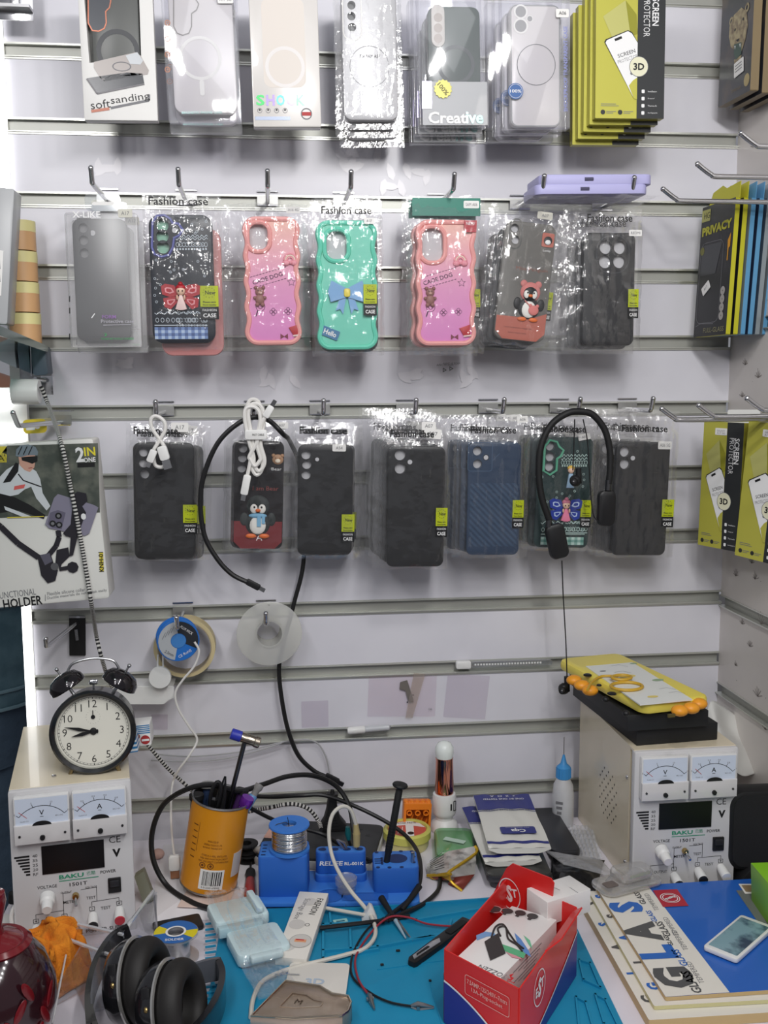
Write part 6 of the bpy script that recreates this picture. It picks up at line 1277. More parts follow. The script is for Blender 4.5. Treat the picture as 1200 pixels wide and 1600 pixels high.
# white plastic sheet tucked behind the right supply
WSH = mat('sheet_white', (220, 220, 216), .4); b = MB()
rows = [((1095, 1140, -.10), (1110, 1096, -.08), (1130, 1104, -.07), (1144, 1113, -.06)), ((1112, 1150, -.12), (1122, 1135, -.12), (1140, 1138, -.08), (1166, 1137, -.07)), ((1118, 1152, -.18), (1140, 1160, -.14), (1160, 1165, -.10), (1178, 1170, -.08)), ((1140, 1185, -.2), (1150, 1195, -.16), (1172, 1190, -.12), (1189, 1192, -.10)), ((1143, 1200, -.2), (1160, 1212, -.18), (1176, 1210, -.14), (1186, 1204, -.12))]
G = [[P(*q) for q in r_] for r_ in rows]; G = [spline(r_, 6) for r_ in G]; cols = list(zip(*G)); cols = [spline(c_, 6) for c_ in cols]; nu, nv = len(cols)-1, len(cols[0])-1
b.grid(lambda u, v: tuple(cols[min(int(round(u*nu)), nu)][min(int(round(v*nv)), nv)]), nu, nv, WSH); o = solo(b, 'plastic_bag', 'crumpled white plastic sheet wedged between right supply and right wall', 'bag', smooth=70)
m_ = o.modifiers.new('thick', 'SOLIDIFY'); m_.thickness = .0006
# ---------------------------------------------------------------- things on the bench
def rect_px(q, z): return Fr(*[D(a, c, z) for a, c in q])
def slab(q, z, h, m, r=.001, ch=.0005, front=None):       # lying plate: quad of its top face, height of that face above the bench
    ff = rect_px(q, z); b = MB(); b.plate(rrect(ff.w, ff.h, r, 4), 0, h, m, ch=ch, front=front); return ff, b
PAPER = mat('sheet_paper', (232, 230, 234), .6)
ff, b = slab(((248, 1322), (395, 1310), (440, 1432), (238, 1440)), .0012, .0010, PAPER); solo(b, 'paper_sheet', 'white paper sheet on the bench under the orange can', 'paper', ff.M)
# teal silicone mat
MAT_ = mat('silicone_teal', (28, 142, 182), .55, var=(14, (24, 132, 172), .35, .7)); MATD = mat('silicone_teal_deep', (18, 112, 148), .55)
c4 = [D(a, c, .005) for a, c in ((340, 1432), (884, 1392), (985, 1650), (318, 1650))]; fm = Fr(*c4); fm_w, fm_h = fm.w, fm.h
t = thing('repair_mat', 'teal blue silicone repair mat with trays on the bench front', 'mat', fm.M)
b = MB(); b.plate(rrect(fm_w, fm_h, .008, 4), 0, .0045, MAT_, ch=.0008); b.build('base', t)
lm = lambda a, c: fm.l(a, c)
def rib(b, pts, w=.0028, h=.0035): 
    for p, q in zip(pts, pts[1:]):
        d = Vector((q[0]-p[0], 0, q[1]-p[1])); L = d.length; Z = b.M; b.M = Z @ frame(((p[0]+q[0])/2, 0, (p[1]+q[1])/2), d, (d.z*-1, 0, d.x)); b.box((0, -h/2 if True else 0, 0), (L+w, h, w), MAT_); b.M = Z
b = MB()
for pts in (((505, 1447), (650, 1440), (880, 1400)), ((505, 1488), (590, 1482), (672, 1466), (700, 1460)), ((505, 1447), (505, 1500)), ((547, 1455), (548, 1485)), ((505, 1500), (590, 1486)), ((640, 1470), (700, 1464), (705, 1440)), ((515, 1425), (517, 1448)), ((515, 1425), (885, 1398))): rib(b, [lm(*p) for p in pts])
b.build('tray_ribs', t)
b = MB()
for k in range(22): a_ = lm(322, 1445+k*9); c_ = lm(336, 1443+k*9); rib(b, [a_, c_], .0022, .002)
b.build('edge_ribs', t)
b = MB()
for q in (((905, 1502), (922, 1507), (938, 1545), (912, 1533)), ((930, 1556), (946, 1564), (968, 1610), (944, 1602)), ((900, 1560), (915, 1568), (930, 1620), (905, 1610))):
    o = [lm(*p) for p in q]; rib(b, [o[0], o[1], o[2], o[3], o[0]], .0022, .0028)
for pts in (((590, 1515), (700, 1500)), ((672, 1536), (690, 1600))): rib(b, [lm(*p) for p in pts], .0012, .0008)
b.build('side_pockets', t)
# blue tool holder
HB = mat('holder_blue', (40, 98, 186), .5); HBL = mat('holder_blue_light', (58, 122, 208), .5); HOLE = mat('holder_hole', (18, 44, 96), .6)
def blockM(fl, frp, z): 
    a, c = D(*fl, z), D(*frp, z); return frame((a+c)/2, c-a, (0, 0, 1)), (c-a).length
Mh, wh = blockM((402, 1418), (656, 1416), .006)
t = thing('tool_holder', 'bright blue tool holder with three raised blocks', 'tool holder', Mh)
b = MB(); Z = Matrix.Rotation(-pi/2, 4, 'X'); b.M = Z; b.plate(rrect(wh, .088, .006, 4, 0, .044), -.006, 0, HBL, ch=.001); b.M = Matrix(); b.build('base', t)
b = MB(); b.M = Matrix.Translation((0, 0, .0062)) @ Z; o = circ(.0155, 24, -.012, .017); b.ring(offs(o, .002), o, -.0006, HB); b.poly(o, -.0003, HB); o = rrect(.058, .018, .003, 3, .034, .014); b.ring(offs(o, .0015), o, -.0006, HB); b.poly(o, -.0003, HB); b.build('recesses', t)
def holder_block(fl, fr_, z, ytop, dep, r, name='block'):
    M, w = blockM(fl, fr_, z); y = ((M.translation).y); h = P(*ytop, y).z-(ZD+z); L = Mh.inverted() @ M
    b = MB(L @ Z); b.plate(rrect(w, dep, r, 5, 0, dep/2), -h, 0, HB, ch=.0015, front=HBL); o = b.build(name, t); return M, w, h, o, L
M1, w1, h1, o1, L1 = holder_block((404, 1408), (481, 1407), .0066, (440, 1340), .05, .005)
M3, w3, h3, o3, L3 = holder_block((584, 1402), (655, 1400), .0066, (620, 1357), .052, .007)
M2, w2, h2_, o2, L2 = holder_block((492, 1385), (573, 1384), .0066, (533, 1368), .030, .008)
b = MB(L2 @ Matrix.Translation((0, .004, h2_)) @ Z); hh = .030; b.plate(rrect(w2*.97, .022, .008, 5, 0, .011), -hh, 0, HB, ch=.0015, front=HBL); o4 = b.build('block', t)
b = MB(L2 @ Matrix.Translation((0, .004, h2_+hh)) @ Z)
for k in range(4): b.poly(circ(.0055, 16, -w2*.36+k*w2*.24, .011, rz=.0045), -.0004, HOLE)
b.build('driver_holes', o4)
b = MB(L2 @ Matrix.Translation((0, .004, h2_))); b.text('RELIFE', -w2*.18, hh*.52, .0062, -.0005, INKW, w=.031, bold=.03, shear=.15); b.text('RL-001K', w2*.26, hh*.5, .0048, -.0005, INKW, w=.026, bold=.03); b.build('lettering', o4)
b = MB(L3 @ Matrix.Translation((0, 0, h3)) @ Z)
for (x, z) in ((-.4, .08), (-.15, .06), (.12, .06), (-.4, .92), (-.15, .94), (.15, .94), (.4, .92), (.4, .3), (.42, .62)): b.poly(circ(.0028, 12, x*w3, z*.052), -.0004, HOLE)
b.poly(circ(.0145, 22, .002, .028, rz=.013), -.0004, HOLE)
for k in range(3): b.box((-w3*.38, -.0002, .016+k*.006), (.010, .0008, .0022), HOLE)
b.box((-w3*.30, -.0002, .022), (.003, .0008, .02), HOLE); b.build('holes', o3)
b = MB(L1 @ Matrix.Translation((0, 0, h1)) @ Z)
for k in range(4): b.poly(rrect(.006, .003, .001, 2, -w1*.40, .008+k*.0095), -.0004, HOLE)
b.build('slots', o1)
# solder wire spool on the holder
c = M1 @ Vector((w1*.12, .022, h1+.0006)); 
t = thing('solder_spool', 'blue spool of shiny solder wire standing on the blue tool holder', 'spool', Matrix.Translation(c)); r = .0265; H = .036
b = MB(); b.lathe([(r*.35, 0), (r, 0), (r, .003), (r*.6, .0032), (r*.6, H-.003), (r, H-.003), (r*1.02, H-.002), (r, H), (r*.36, H), (r*.36, H-.012), (0, H-.012)], HBL, 40); b.build('body', t)
b = MB(); b.lathe([(r*.6, .0034)]+[(r*.84+.0006*(k % 2), .004+k*(H-.008)/24) for k in range(25)]+[(r*.6, H-.0034)], mat('solder_tin', (200, 200, 202), .22, 1), 40)
for k in range(5): b.tube([(r*.86*cos(a), r*.86*sin(a), .008+.004*k+.002*sin(a+k)) for a in [2*pi*j/40 for j in range(40)]], .0006, MATS['solder_tin'], 5, closed=True)
b.build('wire', t)
b = MB(); b.tube(spline([(-r*.9, -r*.3, H-.004), (-r*.6, -r*.1, H+.001), (-r*.1, 0, H+.001), (0, 0, H-.006), (-.002, .002, H+.008)], 5), .0005, CB, 5); b.build('wire_end', t)
# drivers standing in the holder
b0 = M3 @ Vector((-.012, .020, h3)); tpx = P(625, 1228, b0.y); t = thing('screwdriver', 'thin black precision screwdriver upright in the right holder block', 'screwdriver', Matrix.Translation(b0)); d = tpx-b0; L = d.length
b = MB(frame((0, 0, 0), d.cross(Vector((0, 1, 0))), d)); b.lathe([(.0042, 0), (.0042, .012), (.0048, .014), (.0048, L-.006), (.0036, L-.004), (.0036, L-.002)], RUBB, 14)
for k in range(8): b.lathe([(.0051, .02+k*.004), (.0051, .022+k*.004)], BPLAS, 14)
b.build('handle', t)
b = MB(frame((0, 0, 0), d.cross(Vector((0, 1, 0))), d)); b.lathe([(0, L-.001), (.0095, L-.001), (.0105, L+.001), (.0095, L+.003), (0, L+.0038)], RUBB, 22); b.build('swivel_cap', t)
b0 = M3 @ Vector((w3*.38, .016, h3-.002)); b = MB(Matrix.Translation(b0)); b.lathe([(0, 0), (.0022, 0), (.0022, .012), (.0026, .013), (.0026, .016), (0, .017)], STEEL, 10); solo(b, 'driver_bit', 'short steel driver bit standing in the right holder block', 'bit')
# clear jar and sim tool on the holder base
c = D(541, 1398, .007); t = thing('small_jar', 'small clear round jar on the blue holder base', 'jar', Matrix.Translation(c)); r = .0135
b = MB(); b.lathe([(0, 0), (r*.85, 0), (r*.95, .004), (r, .018), (r*.97, .018), (r*.9, .005), (0, .003)], CLEAR, 28); b.build('glass', t)
b = MB(); b.lathe([(r*1.06, .016), (r*1.08, .024), (r*.98, .025), (r*.9, .0235), (0, .0235)], FROST, 28); b.lathe([(0, .004), (r*.8, .0045), (r*.85, .008), (0, .009)], mat('paste_grey', (150, 152, 160), .5), 24); b.build('lid', t)
M = flat(545, 1410, .0075, R(38)); b = MB()
o = rrect(.018, .008, .001, 2); b.plate(o, -.001, 0, STEEL, holes=[rrect(.012, .004, .001, 2)]); b.box((.012, -.0005, -.003), (.012, .001, .0014), STEEL); solo(b, 'sim_tray', 'small metal tray frame below the clear jar', 'tray', M)
o = rrect(.018, .009, .001, 2); b = MB(); b.plate(o, -.001, 0, mat('tray_mint', (150, 200, 196), .4), holes=[rrect(.011, .004, .001, 2)]); solo(b, 'sim_tray', 'pale mint tray frame on the mat below the white cable', 'tray', flat(532, 1440, .0065, R(8)))
# black slab with a pale rim behind the holder, adapter on it
ff, b = slab(((425, 1278), (598, 1290), (585, 1345), (400, 1338)), .016, .012, mat('slab_charcoal', (52, 53, 55), .55), r=.012, ch=.001)
t = thing('wireless_charger_pad', 'charcoal slab with pale rim behind the blue tool holder', 'device', ff.M); b.build('top_plate', t)
b = MB(); b.plate(rrect(ff.w+.005, ff.h+.005, .014, 5), .004, .0155, mat('rim_pale', (196, 196, 194), .4), ch=.001); b.build('rim', t)
b = MB()
for (a, c, w_, h_) in ((475, 1288, .014, .003), (560, 1296, .014, .003), (575, 1305, .006, .006), (470, 1325, .01, .004), (570, 1330, .004, .012)): x, z = ff.l(a, c); b.poly(rrect(w_, h_, .001, 2, x, z), -.0004, BPLAS)
b.build('marks', t)
c = D(520, 1296, .016); ht = P(515, 1243, c.y).z-c.z; t = thing('power_adapter', 'black tapered plug adapter standing on the charcoal slab', 'adapter', Matrix.Translation(c))
b = MB(); k = .00085
prof = [(-.020, 0), (.022, 0), (.020, .008), (.011, .020), (.007, .034), (.006, ht), (-.006, ht), (-.009, .032), (-.013, .018), (-.020, .007)]
b.plate(prof, -.011, .011, RUBB, ch=.003)
for q in range(6): b.box((-.002, -.0112, .006+q*.0045), (.024-.003*q, .0012, .0014), BPLAS)
b.build('body', t)
b = MB(); b.lathe([(0, ht-.001), (.0085, ht-.001), (.0085, ht+.003), (.004, ht+.004), (.0025, ht+.009)], BPLAS, 16); b.build('strain_relief', t)
# tape roll with red label, orange crate, beauty wand, green box, foil sachet
c = D(636, 1322, 0); r = abs(P(673, 1290, c.y).x-P(599, 1290, c.y).x)/2; H = P(636, 1293, c.y+.0).z-ZD
t = thing('round_tub', 'yellow round tub with red and white lid label, behind the holder', 'tub', Matrix.Translation(c)); TUB = mat('tub_olive', (208, 204, 104), .35)
b = MB(); b.lathe([(0, .0005), (r*.86, .0005), (r*.9, .004), (r*.92, H*.55)], mat('tub_cream', (214, 204, 140), .35), 40); b.build('body', t)
b = MB(); b.lathe([(r*.94, H*.5), (r, H*.55), (r, H*.92), (r*.93, H), (r*.84, H), (r*.82, H-.003), (0, H-.003)], TUB, 44); b.build('lid', t)
b = MB(Matrix.Translation((0, 0, H-.0028)) @ Matrix.Rotation(-pi/2, 4, 'X')); b.poly(circ(r*.8, 36), -.0003, mat('label_salmon', (206, 92, 78), .5)); b.poly([(-r*.12, -r*.78), (r*.2, -r*.77), (r*.36, r*.71), (r*.02, r*.79)], -.0006, WHITE); b.poly([(r*.0, r*.4), (r*.78, r*.1), (r*.6, r*.52), (r*.1, r*.78), (-r*.5, r*.62), (-r*.7, r*.36)][::-1], -.00045, WHITE)
b.poly(circ(r*.14, 14, r*.10, -r*.42), -.0009, BLACK); b.text('SOLDER PASTE', 0, r*.58, .005, -.0008, BLACK, w=r*.9)
for k in range(4): b.line([(-r*.6+k*.006, -r*.4), (-r*.5+k*.006, r*.25)], .0010, -.0005, WHITE)
b.build('lid_label', t)
f = qv((628, 1254), (673, 1254), (673, 1308), (632, 1308), D(652, 1308, 0).y); t = thing('parts_crate', 'orange plastic parts crate standing behind the round tub', 'crate', f.M); ORG = mat('crate_orange', (236, 130, 36), .4); ORD = mat('crate_orange_deep', (196, 92, 22), .5)
b = MB(); b.plate(rrect(f.w, f.h, .003, 3), -.003, .016, ORG, holes=[rrect(f.w*.82, f.h*.74, .002, 2, 0, -.003)], ch=.0008); b.box((0, .012, -.003), (f.w*.86, .002, f.h*.78), ORD); b.build('frame', t)
b = MB()
for k in range(3): 
    b.lathe([(.0028, -.004), (.0042, -.004), (.0042, .010), (.0028, .010), (.0028, -.004)], ORG, 14, c=(-f.w*.3+k*f.w*.3, 0, f.h*.22), axis='y')
for k in range(4): b.line([(-f.w*.3+k*.008, -f.h*.3), (-f.w*.3+k*.008+.008, f.h*.1)], .0022, .008, ORG)
for k in range(5): b.ball((-f.w*.4+k*f.w*.2, .006, f.h*.5), (.0042, .008, .0025), ORG, 10, 6)
b.build('pegs', t)
c = D(694, 1296, 0); top = P(695, 1158, c.y).z-ZD; sc = top/.14; t = thing('beauty_wand', 'rose gold wand with white ball tip standing on a white base', 'wand', Matrix.Translation(c))
b = MB(); b.lathe([(0, .0005), (.021, .0005), (.022, .004), (.019, .013), (.0135, .018), (.013, .022), (.0172, .026), (.0182, .030)]+[(.0182, .052), (.017, .058), (.0142, .059)], WPLAS, 32); b.build('base', t)
b = MB(); b.lathe([(.0138, .058), (.0145, .065), (.0132, top-.030), (.0135, top-.0255), (.012, top-.025)], mat('rose_gold', (206, 140, 122), .1, 1), 32); b.build('barrel', t)
b = MB(); b.lathe([(.0128, top-.0256), (.0142, top-.018), (.0138, top-.010), (.010, top-.003), (.005, top-.0005), (0, top)], mat('ball_white', (230, 236, 232), .25), 32); b.build('ball_tip', t)
b = MB(Matrix.Rotation(R(28), 4, 'Z')); b.box((-.001, -.0183, .042), (.0022, .0012, .010), BLACK); b.ring(rrect(.0052, .016, .0008, 1, .0055, .043), rrect(.0028, .0132, .0005, 1, .0055, .043), -.0188, BLACK); b.build('mark', t)
ff, b = slab(((684, 1291), (738, 1293), (745, 1336), (674, 1338)), .022, .021, film_mat('green_tinted', (190, 232, 196), base=.06, edge=.4, rough=.2, milk=.08), r=.012, ch=.004)
t = thing('plastic_case', 'green translucent rounded case with tape strip, beside the wand base', 'case', ff.M); b.build('shell', t)
b = MB(); b.plate(rrect(ff.w*.92, ff.h*.92, .010, 4), .003, .019, mat('green_fill', (112, 190, 116), .5), ch=.002); b.build('contents', t)
b = MB(Matrix.Rotation(R(25), 4, 'Y')); b.plate(rrect(.032, .010, .0005, 1), -.0012, -.0006, mat('tape_pale_green', (186, 210, 194), .5)); b.build('tape_strip', t)
# crumpled foil sachet
FOIL = mat('foil_silver', (206, 204, 198), .3, .45, var=(60, (130, 128, 124), .45, .65)); FGOLD = mat('foil_gold', (216, 176, 52), .3, .5); FRED = mat('foil_print_red', (124, 56, 46), .4, .3)
sp = [D(a, c, z) for a, c, z in ((667, 1350, .012), (700, 1330, .024), (742, 1322, .030), (668, 1368, .004), (702, 1362, .026), (744, 1345, .020), (674, 1374, .001), (704, 1376, .010), (742, 1366, .008), (700, 1382, .001), (716, 1392, .001), (722, 1392, .001))]
t = thing('foil_sachet', 'crumpled silver and gold foil sachet beside the blue tool holder', 'sachet', Matrix.Translation(sp[4])); I = t.matrix_basis.inverted()
def crum(b, p, m, n=8, s=.0022, seed=0):
    a, c, d_, e = [Vector(x) for x in p]
    def fn(u, v):
        q = (a*(1-u)+c*u)*(1-v)+(e*(1-u)+d_*u)*v; k = 16*u*(1-u)*v*(1-v)
        return tuple(q+Vector((noise.noise(q*60+Vector((seed, 0, 0))), noise.noise(q*60+Vector((0, seed, 5))), noise.noise(q*60+Vector((3, 0, seed)))))*s*k)
    b.grid(fn, n, n, m)
b = MB(I); crum(b, (sp[0], sp[1], sp[4], sp[3]), FOIL, seed=1); crum(b, (sp[1], sp[2], sp[5], sp[4]), FOIL, seed=2); crum(b, (sp[4], sp[5], sp[8], sp[7]), FOIL, seed=4); b.build('foil', t, smooth=25)
b = MB(I); crum(b, (sp[3], sp[4], sp[7], sp[6]), FGOLD, seed=3); b.tube(spline([sp[3], sp[7]*.3+sp[4]*.7, sp[4], sp[5]*.5+sp[2]*.5, sp[2]], 4), .0022, FGOLD, 6); b.tube(spline([sp[4], sp[7], sp[11]], 4), .0018, FGOLD, 6); b.build('gold_edge', t, smooth=25)
b = MB(I); crum(b, (sp[7]*.7+sp[4]*.3, sp[8], sp[11], sp[9]), FRED, seed=5); crum(b, (sp[7], sp[4], sp[3], sp[6]), FRED, s=.003, seed=8); b.build('red_print', t, smooth=25)
b = MB(I)
for k in range(7):
    u = k/7; a = sp[0].lerp(sp[3], u)+Vector((.004, 0, .0035)); c_ = (sp[1].lerp(sp[4], u)); b.tube([a, a.lerp(c_, .75)+Vector((0, 0, .003))], .0004, BLACK, 4)
b.build('small_print', t)
# branded sleeves, phones
NAVB = mat('sleeve_navy', (36, 44, 122), .4); SLV = mat('sleeve_white', (220, 219, 212), .4)
def sleeve(q, z, h, label):
    ff = rect_px(q, z); t = thing('spare_part_sleeve', label, 'package', ff.M, 'spare part sleeves'); w, l = ff.w, ff.h; b = MB()
    def fn(u, v): return ((u-.5)*w*(1+.01*sin(v*9)), -.003*sin(pi*u)*sin(pi*v)-.0008*sin(u*17+v*11), (v-.5)*l)
    b.grid(fn, 14, 20, SLV); b.grid(lambda u, v: ((u-.5)*w*(1+.01*sin(v*9)), h*min(1, 4*min(u, 1-u)+.3), (v-.5)*l), 14, 20, SLV)
    b.grid(lambda u, v: ((u-.5)*w, (h*min(1, 4*min(u, 1-u)+.3))*v, -.5*l), 14, 3, SLV)
    b.build('wrapper', t)
    def band(v0, v1, y, m): 
        return b.grid(lambda u, v: ((u-.5)*w*.998, fn(u, v0+(v1-v0)*v)[1]-y, (v0+(v1-v0)*v-.5)*l), 14, 6, m)
    b = MB(); band(.68, 1.0, .0005, NAVB); band(.655, .665, .0005, NAVB); band(.07, .11, .0005, NAVB)
    Y = -.0042; b.text('ONE BY ONE TESTED', 0, l*.36, .0055, Y, INKW, w=w*.72, rot=pi); b.text('+  II  O  A', 0, l*.42, .0055, Y, INKW, w=w*.45, rot=pi); b.text('YUDA CAA MOBILE PHONE SPARE PARTS', 0, l*.135, .0045, Y-.0006, BLACK, w=w*.86, rot=pi)
    b.poly(rrect(w*.58, l*.125, .003, 2, w*.06, -l*.235), Y+.0002, NAVB); b.text('Cqa', w*.06, -l*.245, .013, Y-.0004, INKW, w=w*.24, rot=pi, bold=.03); b.text('www.spare-parts.com', w*.06, -l*.195, .0022, Y-.0004, INKW, w=w*.4, rot=pi); b.build('print', t)
    return t
GLB = mat('phone_glass_black', (24, 24, 27), .18, coat=.4); PHF = mat('phone_frame', (70, 70, 74), .35, .5)
def phone(q, z, h, label, m=GLB):
    ff = rect_px(q, z); t = thing('phone', label, 'phone', ff.M, 'black phones under the sleeves'); b = MB(); b.plate(rrect(ff.w, ff.h, .010, 5), .0005, h, PHF, ch=.0015); b.build('frame', t)
    b = MB(); b.plate(rrect(ff.w*.975, ff.h*.985, .009, 5), -.0004, .002, m, ch=.0005); b.build('screen', t); return ff
phone(((742, 1292), (830, 1292), (868, 1374), (765, 1380)), .010, .0095, 'lower black phone on the bench under the navy and white sleeves')
phone(((738, 1284), (826, 1284), (866, 1366), (760, 1371)), .021, .0095, 'upper black phone directly under the navy and white sleeves', mat('phone_screen_grey', (58, 58, 56), .25))
phone(((822, 1262), (868, 1262), (908, 1328), (868, 1332)), .020, .010, 'black phone lying right of the navy and white sleeves', mat('phone_back_slate', (46, 47, 52), .35))
sleeve(((713, 1258), (790, 1262), (858, 1338), (768, 1352)), .030, .007, 'lower navy and white sleeve, its folded end showing under the other')
sleeve(((733, 1241), (820, 1243), (868, 1322), (771, 1328)), .044, .008, 'upper navy and white sleeve with the logo panel, on top of the other')
# needle bottle
c = D(879, 1288, 0); r = .0165; BH = P(879, 1212, c.y).z-ZD; TH = P(878, 1158, c.y).z-ZD
t = thing('needle_bottle', 'frosted bottle with blue cap and needle beside the right supply', 'bottle', Matrix.Translation(c)); BOT = film_mat('bottle_frost', (232, 236, 240), base=.07, edge=.35, rough=.3, milk=.55)
b = MB(); b.lathe([(0, .0006), (r*.92, .0006), (r, .004), (r, BH*.62), (r*.9, BH*.82), (r*.55, BH*.97), (r*.5, BH)], BOT, 32); b.build('body', t)
b = MB(); b.lathe([(0, .002), (r*.9, .002), (r*.93, .005), (r*.93, .022), (0, .022)], mat('flux_liquid', (208, 212, 214), .3), 28); b.build('liquid', t)
CAPB = mat('cap_sky', (66, 146, 208), .4); b = MB(); b.lathe([(r*.60, BH-.004), (r*.66, BH-.003), (r*.66, BH+.014), (r*.42, BH+.018), (r*.30, BH+.020), (r*.10, TH-.022), (0, TH-.021)], CAPB, 24)
for k in range(16): a = 2*pi*k/16; b.box((r*.66*cos(a), r*.66*sin(a), BH+.005), (.0014, .0014, .015), CAPB)
b.build('cap', t)
b = MB(); b.tube([(0, 0, TH-.024), (0, 0, TH+.006)], .0007, STEEL, 6); b.build('needle', t)
b = MB(Matrix.Rotation(R(-32), 4, 'Z'))
for k in range(3): b.box((-.001, -r-.0003, BH*.52-.008*k), (.011-.002*k, .0006, .004), GREYINK)
b.build('label_print', t)
# bubble wrap and pouch
BUB = film_mat('bubble_film', (236, 238, 240), base=.08, edge=.5, rough=.15, milk=.28)
ff = rect_px(((884, 1290), (925, 1288), (940, 1342), (905, 1338)), .010); b = MB()
b.grid(lambda u, v: ((u-.5)*ff.w, -.003*abs(sin(u*18)*sin(v*22))-.004*noise.noise(Vector((u*3, v*3, 2))), (v-.5)*ff.h), 40, 50, BUB); b.grid(lambda u, v: ((u-.5)*ff.w, .008, (v-.5)*ff.h), 2, 2, BUB); solo(b, 'bubble_wrap', 'scrap of bubble wrap beside the right supply', 'bubble wrap', ff.M, smooth=60)
def drape(q, z, amp, m, seed, name, label, cat, lift=.0, n=26, parent=None):
    p = [D(a, c, z) for a, c in q]; b = MB()
    def fn(u, v):
        w = (p[0]*(1-u)+p[1]*u)*(1-v)+(p[3]*(1-u)+p[2]*u)*v; e = min(u, 1-u, v, 1-v)*6; e = min(1, e)
        k = noise.noise(Vector((u*3+seed, v*3, 0)))+.5*noise.noise(Vector((u*8, v*8, seed)))
        w.z += max(lift*sin(pi*u)*sin(pi*v)+amp*k*e, -z+.002); return tuple(w)
    b.grid(fn, n, n, m); o = solo(b, name, label, cat, smooth=60); md = o.modifiers.new('thick', 'SOLIDIFY'); md.thickness = .0012; return o
drape(((862, 1338), (945, 1344), (930, 1392), (860, 1385)), .008, .004, mat('pouch_black', (24, 24, 26), .25), 4, 'antistatic_pouch', 'glossy black pouch behind the red and blue carton', 'pouch', .01)
drape(((850, 1328), (940, 1344), (965, 1372), (880, 1350)), .024, .003, FROST, 9, 'plastic_wrap', 'clear crumpled plastic wrap over the black pouch', 'plastic wrap', .006)
# ---------------------------------------------------------------- orange can with tools
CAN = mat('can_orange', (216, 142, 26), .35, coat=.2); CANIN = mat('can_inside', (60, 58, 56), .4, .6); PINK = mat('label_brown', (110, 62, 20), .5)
c = D(326, 1386, .0015); rb = .0385; tp = P(346, 1254, c.y-.006); ax = (tp-c); HC = ax.length; c = c+Vector((0, 0, rb*abs(ax.x)/HC+.0015)); Mc = frame(c, Vector((1, 0, -ax.x/ax.z)), ax)
t = thing('tool_can', 'orange tin can leaning left on the bench, full of tools', 'can', Mc)
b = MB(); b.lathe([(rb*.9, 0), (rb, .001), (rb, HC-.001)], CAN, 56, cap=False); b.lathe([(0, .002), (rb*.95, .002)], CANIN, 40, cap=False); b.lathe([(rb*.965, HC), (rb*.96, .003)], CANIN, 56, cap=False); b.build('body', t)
b = MB(); b.tube([(rb*cos(a), rb*sin(a), HC) for a in [2*pi*k/56 for k in range(56)]], .0016, STEEL, 8, closed=True); b.tube([(rb*.985*cos(a), rb*.985*sin(a), .0016) for a in [2*pi*k/56 for k in range(56)]], .0016, STEEL, 8, closed=True); b.build('rim', t)
def wrap(b, f_, R_):                     # bend flat print onto the can
    for i in range(len(b.v)):
        v = b.v[i]; a = v.x/R_-pi/2+f_; b.v[i] = Vector(((R_-v.y)*cos(a), (R_-v.y)*sin(a), v.z))
b = MB(); 
for k in range(10): b.plate([(-.016+.0032*k*1.0, .010), (-.016+.0032*(k+1), .010), (-.016+.0032*(k+1), .038), (-.016+.0032*k, .038)], -.0006, -.0002, WHITE)
x = -.012; rn = random.Random(2)
while x < .012: w_ = rn.choice((.0006, .0006, .0011, .0016)); b.box((x+w_/2, -.0007, .0258), (w_, .0002, .020), BLACK); x += w_+rn.choice((.0006, .0009, .0013))
b.text('5 012345 678900', 0, .0130, .0026, -.0008, BLACK, w=.024)
wrap(b, R(4), rb); b.build('barcode', t)
b = MB()
for k, s_ in enumerate(('PRODUCED BY', 'GENERAL FOODS CO. LTD', 'BANGKOK, THAILAND 10110')): b.text(s_, -.002, .078-.0046*k, .0026, -.0004, PINK, w=(.014, .024, .025)[k])
for k, s_ in enumerate(('STORE IN A WELL VENTILATED', 'AREA AND AWAY FROM DIRECT', 'HEAT AND DIRECT CONTAMINATION')): b.text(s_, .002, .058-.0042*k, .0026, -.0004, PINK, w=.034+.003*k)
for x_ in (-.012, -.001): b.ring(circ(.0042, 14, x_, .0435), circ(.0032, 14, x_, .0435), -.0004, PINK); b.poly(circ(.0018, 8, x_, .0435), -.0004, PINK)
for k in range(6): b.line([(-.034+.001*(k % 2), .095-.009*k), (-.026, .095-.009*k)], .0014, -.0004, PINK)
b.line([(-.024, .10), (-.024, .06)], .0005, -.0004, PINK)
wrap(b, R(0), rb); b.build('small_print', t)
b = MB(); 
for k in range(6): b.plate([(.0-.009+.003*k, -.018), (.0-.006+.003*k, -.018), (.0-.006+.003*k, .016), (.0-.009+.003*k, .016)], -.0007, -.0003, mat('tape_white', (214, 206, 200), .4))
for i in range(len(b.v)): b.v[i] = b.v[i]+Vector((0, 0, .043))
wrap(b, R(58), rb); b.build('tape_patch', t)
def tool(base, tip, name, label, cat='tool'):        # a tool from inside the can to a pixel
    b0 = Mc @ Vector(base); t_ = P(tip[0], tip[1], b0.y+tip[2]); d = t_-b0
    return thing(name, label, cat, frame(b0, d.cross(Vector((0, 1, 0))), d)), d.length
t, L = tool((.006, .008, .05), (382, 1160, -.01), 'small_hammer', 'small hammer with blue-capped head sticking out of the can', 'hammer')
b = MB(); b.tube([(0, 0, 0), (0, 0, L)], .0032, DSTEEL, 10); b.build('shaft', t)
M = t.matrix_basis.inverted(); a, c_ = P(361, 1146, (t.matrix_basis @ Vector((0, 0, L))).y), P(406, 1161, (t.matrix_basis @ Vector((0, 0, L))).y); hd = (c_-a)
